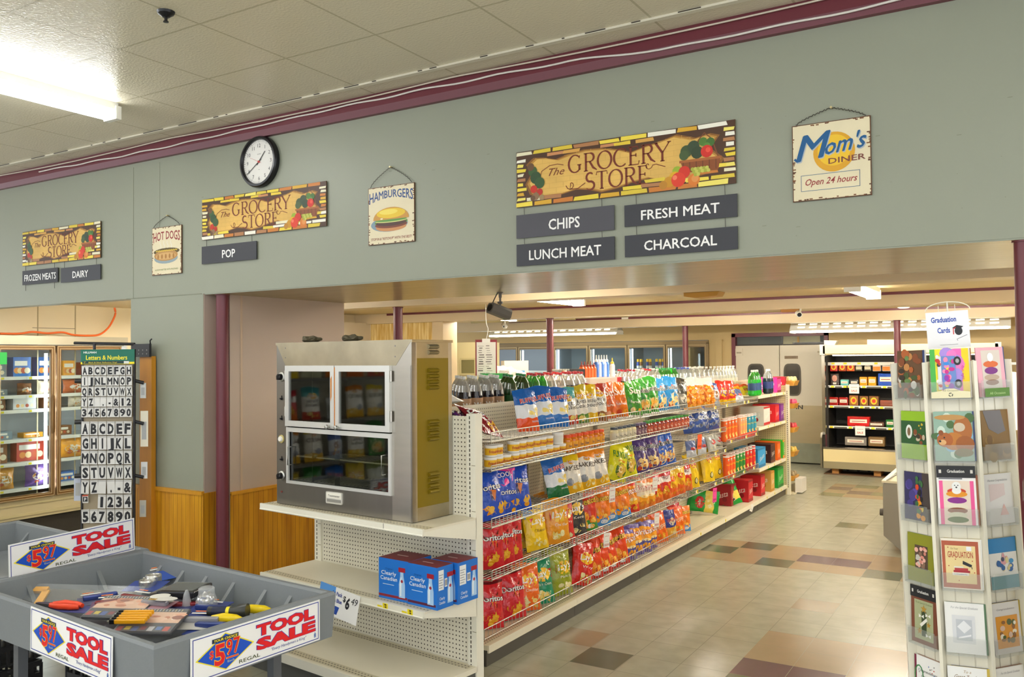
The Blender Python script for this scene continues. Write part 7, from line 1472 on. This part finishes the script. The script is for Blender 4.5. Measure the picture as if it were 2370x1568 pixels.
MB().tube([(.005+.075*math.cos(PI-k*PI/12), -.05, 2.058+.032*math.sin(k*PI/12)) for k in range(13)], .0022, RCM, 6).tube([(.005, -.05, 2.09), (.005, -.02, 1.82)], .003, RCM, 6).tube([(-.025, -.05, 2.078), (-.025, -.054, 2.045)], .0015, RCM, 5).tube([(.03, -.05, 2.078), (.03, -.054, 2.045)], .0015, RCM, 5).build('sign_hoop', sp)
def spin_obj(mb, name, label, k, x, z, tilt=-.10, y=0, cat='greeting card', group=None, M=None):
    o = mb.build(name); o.matrix_world = (M or SM) @ face(k) @ Matrix.Translation((x, -.012+y, z)) @ Matrix.Rotation(tilt, 4, 'X'); return tag(o, label, cat, group)
m = MB(); m.box(-.071, -.001, 0, .071, .001, .137, card('#f0f0f2')); m.text('Graduation', -.012, .098, .020, card('#1f4aa8'), w=.084, bold=.05, z=.0014); m.text('Cards', -.014, .058, .020, card('#1f4aa8'), w=.042, bold=.05, z=.0014)
m.flat([(.014, .074), (.036, .066), (.052, .078), (.030, .084)], BLK, .0014); m.disc((.035, .062), .016, BLK, 14, .013, z=.0013); m.ribbon([(.026, .076), (.018, .070), (.018, .05)], .003, card('#d02c2c'), .0018); m.ribbon([(.028, .032), (.062, .046)], .002, card('#8a8a92'), .0014); m.ribbon([(.028, .032), (.03, .026)], .002, card('#8a8a92'), .0014); m.rect(-.03, .012, .03, .014, card('#b0b0b4'), .0014)
o = m.build('card_sign'); o.matrix_world = SM @ Matrix.Translation((.004, -.06, 1.917)) @ Matrix.Rotation(-.02, 4, 'Y'); tag(o, 'white sign reading Graduation Cards above the card rack', 'sign')
CW_, CH_ = .124, .176
def cardb(bg, w_=CW_, h_=CH_):
    m = MB(); m.box(-w_/2, 0, 0, w_/2, .004, h_, card(bg)); return m
def blobs(m, n, cs, x0, x1, y0, y1, s=(.008, .02), seed=0, z=.0006):
    r = random.Random(seed)
    for k in range(n): m.disc((r.uniform(x0, x1), r.uniform(y0, y1)), r.uniform(*s), card(r.choice(cs)), 10, r.uniform(*s), z=z+.00004*k)
    return m
def a_rainbow():
    m = cardb('#e9c81c')
    for x0, x1, c in ((-.062, -.045, '#4cb04a'), (-.045, -.02, '#e8dc2a'), (-.02, .01, '#6ac0d8'), (.01, .04, '#e86ab8'), (.04, .062, '#f0d020')): m.rect(x0, 0, x1, CH_, card(c), .0004)
    blobs(m, 10, ['#6ac8d8', '#e87ac0', '#a88ad8'], -.02, .03, .02, .16, (.015, .03), 3, .0006)
    m.flat([(-.025, .03), (.012, .03), (.02, .06), (.02, .15), (-.025, .15)], card('#6a8ac8'), .002); blobs(m, 16, ['#e8641c', '#e8d81c', '#c82c8c', '#3a8ad8', '#4cb04a', '#8a3ab0', '#f08ab0'], -.018, .014, .035, .145, (.006, .011), 4, .0022)
    for y in (.05, .132): m.disc((.026, y), .016, BLK, 14, .012, z=.003); m.disc((.026, y), .008, card('#a8a8ac'), 12, .006, z=.0034)
    m.rect(-.038, .03, -.026, .15, card('#d8dce4'), .0022); blobs(m, 8, ['#c8302c', '#e8e4dc', '#3a3a44'], -.04, -.03, .03, .15, (.004, .008), 5, .0028); m.text('safe trip', .045, .09, .010, card('#c83a8c'), w=.05, ang=PI/2, z=.002); return m
def a_bear():
    m = cardb('#8fae9c'); blobs(m, 18, ['#5a7a4a', '#88b8d8', '#c8d8c8', '#4a6a3c', '#b0c890'], -.055, .055, .01, .17, (.01, .022), 6, .0004)
    for x, y, a, b, c in ((.03, .11, .03, .05, '#a8642c'), (.0, .07, .035, .032, '#b8742c'), (-.028, .075, .026, .026, '#a85c24'), (-.036, .066, .012, .010, '#d8a870'), (-.04, .1, .008, .01, '#8a4a1c'), (.035, .06, .03, .03, '#9a5824'), (.02, .12, .018, .016, '#c8b8a0'), (-.01, .155, .05, .010, '#b88a4c'), (.03, .03, .03, .015, '#7a6a3c')): m.disc((x, y), b, card(c), 14, a, z=.0018); 
    m.disc((-.03, .083), .003, BLK, 8, z=.0026); m.disc((-.044, .07), .004, BLK, 8, z=.0026); return m
def a_pup():
    m = cardb('#f2f0ee'); m.rect(-.055, .0, .055, .155, card('#e9d6c4'), .0004); m.rect(-.055, 0, -.043, .155, card('#ec5a9a'), .0006); m.rect(.043, 0, .055, .155, card('#ec5a9a'), .0006); m.rect(-.055, .16, .02, .165, card('#7a7a80'), .0006)
    for y, c, w_ in ((.118, '#c8401c', .06), (.108, '#e8961c', .068), (.086, '#8a2a8c', .062), (.064, '#e6dcc4', .07), (.05, '#8a4a2c', .064), (.034, '#d8d4b8', .064), (.018, '#5a6a2c', .068)): m.disc((0, y), .011, card(c), 16, w_/2, z=.001+.0001*y)
    m.disc((0, .135), .017, card('#f0efec'), 14, .015, z=.0018); m.disc((0, .12), .012, card('#f4f2ee'), 14, .015, z=.0017)
    for x, y, q in ((-.005, .139, .002), (.005, .139, .002), (0, .132, .003)): m.disc((x, y), q, BLK, 8, z=.0022)
    return m
def a_grad():
    m = cardb('#efe6d6'); m.rect(-.06, .004, .056, .168, card('#b2583a'), .0004); m.rect(-.05, .02, .046, .152, card('#e6cf94'), .0008); m.text('On Your', -.02, .138, .007, card('#7a5a34'), w=.024, z=.0012); m.text('GRADUATION', -.002, .110, .022, card('#b03a28'), w=.08, bold=.02, z=.0012)
    m.flat([(.005, .1), (.034, .086), (.028, .078), (.004, .088)], BLK, .0016); m.ribbon([(.03, .088), (.033, .072)], .002, BLK, .0016)
    for x0, x1, y0, y1, c in ((-.03, .022, .048, .058, '#eee9dd'), (-.026, .026, .058, .066, '#a82c34'), (-.022, .02, .066, .074, '#b03a3c'), (-.024, .006, .074, .080, '#e8e0cc')): m.rect(x0, y0, x1, y1, card(c), .0014)
    m.text('CONGRATS', -.004, .050, .005, card('#4a5a8a'), w=.04, z=.0018)
    for x, y in ((-.04, .145), (-.018, .104), (.035, .1), (-.04, .08), (.04, .06), (-.01, .03)): m.disc((x, y), .002, card('#b03a28'), 7, z=.0012)
    m.rect(.018, .135, .034, .15, card('#e9e9ee'), .0014); return m
def a_silver():
    m = cardb('#ecebe8'); m.text('For the Special Graduate', 0, .155, .008, card('#a4a3a6'), w=.085, shear=.3, z=.0006); m.rect(-.04, .035, .032, .132, card('#d9dadd'), .0005); m.rect(-.028, .045, .022, .118, card('#bfc3c9'), .0008); m.flat([(-.025, .092), (-.003, .115), (.02, .092), (-.003, .07)], card('#e6e7ea'), .0012); m.flat([(-.022, .05), (.018, .062), (.018, .068), (-.022, .056)], card('#e9e9ec'), .0012); return m
def a_teach(): m = cardb('#efeeec'); m.text('To a', 0, .155, .010, card('#a88a5c'), w=.025, shear=.3, z=.0006); m.text('Great Teacher', 0, .135, .014, card('#7a5a34'), w=.085, shear=.35, z=.0006); m.rect(-.05, .02, .05, .12, card('#4a5a8a'), .0006); return m
def a_animals(): return blobs(cardb('#6a4a2c'), 34, ['#b8622c', '#8a4a24', '#4a5a2c', '#d8d4cc', '#3a2c1c', '#6a8a4c', '#c88a4c'], -.05, .05, .01, .165, (.008, .018), 9)
def a_green(): m = cardb('#95c11f'); m.rect(-.062, .055, .062, .14, card('#2c5a2c'), .0005); m.disc((-.022, .1), .026, card('#e9ece4'), 16, .016, z=.001); m.disc((-.022, .1), .016, card('#8a6a4a'), 12, .008, z=.0014); blobs(m, 10, ['#8a4a24', '#3a3424', '#c8b89c'], .005, .05, .06, .1, (.006, .011), 12, .001); blobs(m, 5, ['#d8b82c'], .02, .05, .11, .13, (.003, .004), 13, .0012); return m
def a_dark(): m = cardb('#35305c'); m.rect(.025, 0, .062, CH_, card('#4a3f3a'), .0004); blobs(m, 8, ['#5a4aa0', '#463c84'], -.045, -.01, .05, .16, (.012, .022), 14, .0006); blobs(m, 22, ['#1c1a1c', '#e89a1c', '#d8481c', '#3a6a3c', '#e8c42c', '#1c1a1c'], 0, .03, .01, .165, (.006, .012), 15, .001); return m
def a_olive(): m = cardb('#8d8d22'); m.rect(-.026, .05, .036, .135, card('#5a4638'), .0006); return blobs(m, 20, ['#e8b0a0', '#d88a7a', '#8a6a54', '#c8c4b8', '#3a3430'], -.02, .03, .058, .128, (.006, .010), 16, .001)
def a_star():
    m = cardb('#7c4630'); m.rect(-.046, .016, .044, .158, card('#a9ad84'), .0005); m.rect(-.012, .03, .012, .12, card('#3c4a2c'), .0008); m.text('To A Special Graduate', 0, .145, .007, card('#5a6a3c'), w=.08, shear=.2, z=.0008)
    for x, y, s in ((0, .128, .016), (-.022, .045, .014), (.022, .075, .012)): m.flat([((x+s*(1 if k % 2 == 0 else .42)*math.sin(k*PI/5)), y+s*(1 if k % 2 == 0 else .42)*math.cos(k*PI/5)) for k in range(10)], card('#b48a34'), .0011)
    for x, y in ((.02, .108), (-.012, .1), (.02, .035)): m.flat([(x-.012, y-.006), (x, y), (x+.012, y-.006), (x+.012, y+.008), (x, y), (x-.012, y+.008)], card('#eeece4'), .0014)
    m.flat([(-.02, .07), (.012, .098), (.018, .09), (-.012, .062)], card('#e9e6da'), .0016); return m
def a_congrats(): m = cardb('#f0eeea'); m.rect(-.062, 0, -.052, CH_, card('#7a2440'), .0005); m.text('Congratulations', .0, .12, .010, card('#3a3a3c'), w=.09, shear=.3, z=.0008); m.text('Graduate', .0, .10, .010, card('#3a3a3c'), w=.06, shear=.3, z=.0008); m.ribbon([(-.04+.02*math.cos(k*.5), .1+.04*math.sin(k*.5)) for k in range(8)], .005, card('#3a8a4a'), .0008); m.ribbon([(.03+.02*math.cos(k*.5+2), .08+.03*math.sin(k*.5+2)) for k in range(8)], .005, card('#d8502c'), .0008); return blobs(m, 9, ['#c8302c', '#3a6ab0', '#2c2c30'], -.04, .05, .09, .16, (.0016, .003), 17, .001)
def a_pink(): m = cardb('#e8a8b4'); m.rect(-.04, 0, .045, .165, card('#d8cabc'), .0004); m.disc((0, .14), .016, card('#efeeea'), 12, .014, z=.0012); m.disc((0, .115), .012, card('#d8682c'), 14, .034, z=.001); m.disc((0, .092), .013, card('#7a2a7c'), 14, .03, z=.001); m.disc((0, .068), .011, card('#b8a088'), 14, .034, z=.001); m.disc((0, .05), .010, card('#8a5a3c'), 14, .03, z=.001); return m
def a_brown(): m = cardb('#7a5a22'); m.flat([(-.05, .175), (.03, .175), (.045, .10), (.01, .09), (-.03, .11)], card('#6a6462'), .0006); return blobs(m, 8, ['#8a6a2c', '#6a4c1c'], -.05, .05, .01, .1, (.012, .02), 18, .0004)
def a_pale(): m = cardb('#dcdad8'); m.text('Warmest Congratulations', 0, .15, .008, card('#8a8a8c'), w=.09, shear=.3, z=.0006); m.flat([(-.04, .08), (.03, .10), (.03, .14), (-.04, .14)], card('#d9c8c6'), .0006); m.flat([(0, .03), (.04, .03), (.02, .07)], card('#dcb0a8'), .0006); return m
def a_blue(): m = cardb('#e2e0da'); m.rect(-.062, .125, .062, CH_, card('#1c7ab4'), .0005); m.rect(-.062, 0, .062, .045, card('#117a8a'), .0005); return blobs(m, 16, ['#1c5a9a', '#2a8ac0', '#3a3a5a', '#d8c88a', '#d89aa0'], -.03, .035, .065, .115, (.005, .012), 19, .001)
def a_flower(): m = cardb('#d6d2ce'); m.rect(-.048, .02, .05, .13, card('#d9920e'), .0006); m.text('Congratulations', 0, .15, .007, card('#8a888a'), w=.08, shear=.3, z=.0006); return blobs(m, 16, ['#6a5a1c', '#8a5a1c', '#e8e0cc', '#d8b8a0', '#4a5a1c'], -.03, .035, .04, .115, (.006, .012), 20, .001)
ROWS = (1.738, 1.513, 1.287, 1.060, .834, .608)
COLS = {0: ('middle', [a_rainbow, a_bear, a_pup, a_grad, a_silver, a_teach], ['rainbow coloured card with a painted car', 'card with a brown bear in a wood', 'card with a white puppy on stacked cushions', 'rust bordered GRADUATION card with books and cap', 'white and silver card with a square motif', 'white card to a great teacher']),
        7: ('left', [a_animals, a_green, a_dark, a_olive, a_star, a_congrats], ['card with brown animals among leaves', 'bright green card with a white oval', 'dark purple and orange card', 'olive green card with a small photo', 'brown bordered green card with gold stars', 'white card with coloured swirls and maroon spine']),
        1: ('right', [a_pink, a_brown, a_pale, a_blue, a_flower, a_silver], ['pink edged card with cushions', 'plain brown nature card', 'pale grey congratulation card', 'white card with blue and teal bands', 'pale card with a golden flower panel', 'white card low on the right face'])}
for k, (nm, arts, labs) in COLS.items():
    for r_, (art, lab, z) in enumerate(zip(arts, labs, ROWS)):
        pk = MB(); pk.M = face(k); pk.box(-.065, -.034, z-.006, .065, 0, z-.002, ACR); pk.box(-.065, -.036, z-.006, .065, -.034, z+.058, ACR); pk.box(-.065, -.034, z-.004, -.063, 0, z+.05, ACR); pk.box(.063, -.034, z-.004, .065, 0, z+.05, ACR); pk.build('pocket', sp)
        spin_obj(art(), 'greeting_card', '%s, %s face of the card rack' % (lab, nm), k, rnd.uniform(-.003, .003), z, -.05, -.010, group='front cards on the rack')
        c2 = ('#d8d4cc', '#3a4a7a', '#9a5a3c', '#e4e2dc', '#5a7a5a', '#c8b04c')
        for q in range(2):
            mm = cardb(c2[(r_+q*2+k) % 6]); spin_obj(mm, 'greeting_card', 'edge of a card tucked %s the %s' % ('just behind' if q == 0 else 'farthest behind', lab), k, .006+.004*q, z, -.03, -.0052+.0049*q, group='cards tucked behind')
m = MB(); m.flat([(-.062, 0), (.062, 0), (.062, .022), (.03, .026), (.012, .034), (-.012, .034), (-.03, .026), (-.062, .022)], card('#e2dab4'), .001); m.text('All Occasion', 0, .024, .0065, card('#8a8460'), w=.05, z=.0014)
for a in range(3): an = a*2*PI/3+PI/2; m.ribbon([(.006*math.cos(an+q*.5-.5), .012+.006*math.sin(an+q*.5-.5)) for q in range(4)], .0028, card('#3a3a34'), .0014)
spin_obj(m, 'pocket_label', 'cream All Occasion label with recycling arrows on the top middle pocket', 0, 0, ROWS[0], 0, -.026, 'label')
spin_obj(MB().rect(-.055, 0, .055, .03, card('#4f7a1c'), .001).text('All Occasion', 0, .008, .009, card('#b8d08a'), w=.07, z=.0014), 'pocket_label', 'green All Occasion label on the top right pocket', 1, 0, ROWS[0], 0, -.026, 'label')
for k, z, lab in ((0, ROWS[2]+CH_, 'black Graduation header above the puppy card'), (7, ROWS[4]+CH_, 'black Graduation header above the gold star card')):
    m = MB(); m.box(-.062, 0, -.01, .062, .002, .032, card('#222224')); m.text('Graduation', 0, .008, .011, card('#e8e6e0'), w=.055, bold=.03, z=.001)
    for x in (-.05, .05): m.rect(x-.004, .006, x+.004, .018, card('#d8d4cc'), .001)
    spin_obj(m, 'divider_card', lab, k, 0, z, -.03, -.004, 'divider card')
RC2 = Vector((.182, 3.30, 0)); sp2, SM2 = rack_frame('second white card rack just entering at the right edge', RC2, 0)
for k in range(8):
    m = MB(); m.M = face(k); m.box(-FW/2, 0, .08, FW/2, .01, 1.60, RCM); m.M = Matrix.Rotation(FA[k]+PI/8, 4, 'Z') @ Matrix.Translation((0, -AP/math.cos(PI/8), 0)); m.box(-.006, -.024, .08, .006, .01, 1.62, RCM); m.build('side_panel', sp2)
MB().cyl((0, 0, 0), (0, 0, .08), .15, BLK, 24).build('base', sp2)
for i, z in enumerate((1.42, 1.2, .98, .76)):
    for k in (6, 7):
        pk = MB(); pk.M = face(k); pk.box(-.065, -.036, z-.006, .065, -.034, z+.058, ACR); pk.build('pocket', sp2)
        spin_obj(blobs(cardb(('#e8e6e2', '#4a5a9a', '#dcd8d0', '#3a4a84')[i]), 6, ['#8a4a3c', '#4a5a8a', '#c8b89c'], -.04, .04, .02, .15, (.006, .012), i), 'greeting_card', 'card on the %s edge rack, %s from the top' % ('left face of the right' if k == 6 else 'front face of the right', ORD[i]), k, 0, z, -.05, -.008, group='cards on the edge rack', M=SM2)
# pale clothes at the far right behind the card rack
p = at(2335, 910, 'y', 11.7); t = thing('hanging_shirt', 'pale shirt hanging far behind the right side of the card rack', 'shirt', (p.x, 11.7, 1.0)); MB().prism([(-.2, 0), (.25, 0), (.24, .5), (.3, .3), (.36, .35), (.26, .62), (.06, .68), (-.06, .68), (-.24, .6), (-.3, .3), (-.2, .34)], -.05, .05, mat('#e4dcc4', .7)).build('fabric', t); MB().tube([(0, 0, .66), (0, 0, .74), (.03, 0, .77)], .004, CHROME, 6).build('hanger_hook', t)
tag(MB().box(-.6, -.03, 0, .7, .03, .03, CHROME).box(-.58, -.02, -1.76, -.55, .02, 0, CHROME).box(.65, -.02, -1.76, .68, .02, 0, CHROME).build('clothes_rail', loc=(p.x+.2, 11.7, 1.765)), 'steel rail carrying the pale shirt at the far right', 'rail')

# ------------------------------------------------------------------ the next shelving run of the front room, seen mirrored in the oven glass
fr = thing('snack_shelving', 'cream shelving run of snack bags left of the dump bins, mirrored in the oven glass', 'shelving', (-7.9, 0, 0))
MB().box(-.05, -.9, 0, 0, 3.3, 2.1, STEELD).build('back_panel', fr)
FZ_ = (.25, .72, 1.2, 1.68)
for z in FZ_: MB().box(0, -.9, z-.03, .42, 3.3, z, mat('#6b675c', .5)).build('shelf', fr)
ks = ['ket_t', 'ruf_b', 'bak_o', 'clr_g', 'wht_b', 'mix_r', 'tor_g', 'slv_r', 'lay_y', 'bak_y', 'fri_w', 'ket_y']
for si, z in enumerate(FZ_):
    for i in range(13): put_bag(ks[(i*5+si*3) % 12], (-7.62, -.72+i*.31, z+.004), (-.1, 0, PI/2), 'snack bag mirrored in the oven glass, %s shelf up, %s from its near end' % (ORD[si], ORD[i]), 'mirrored snack bags', 1.25)
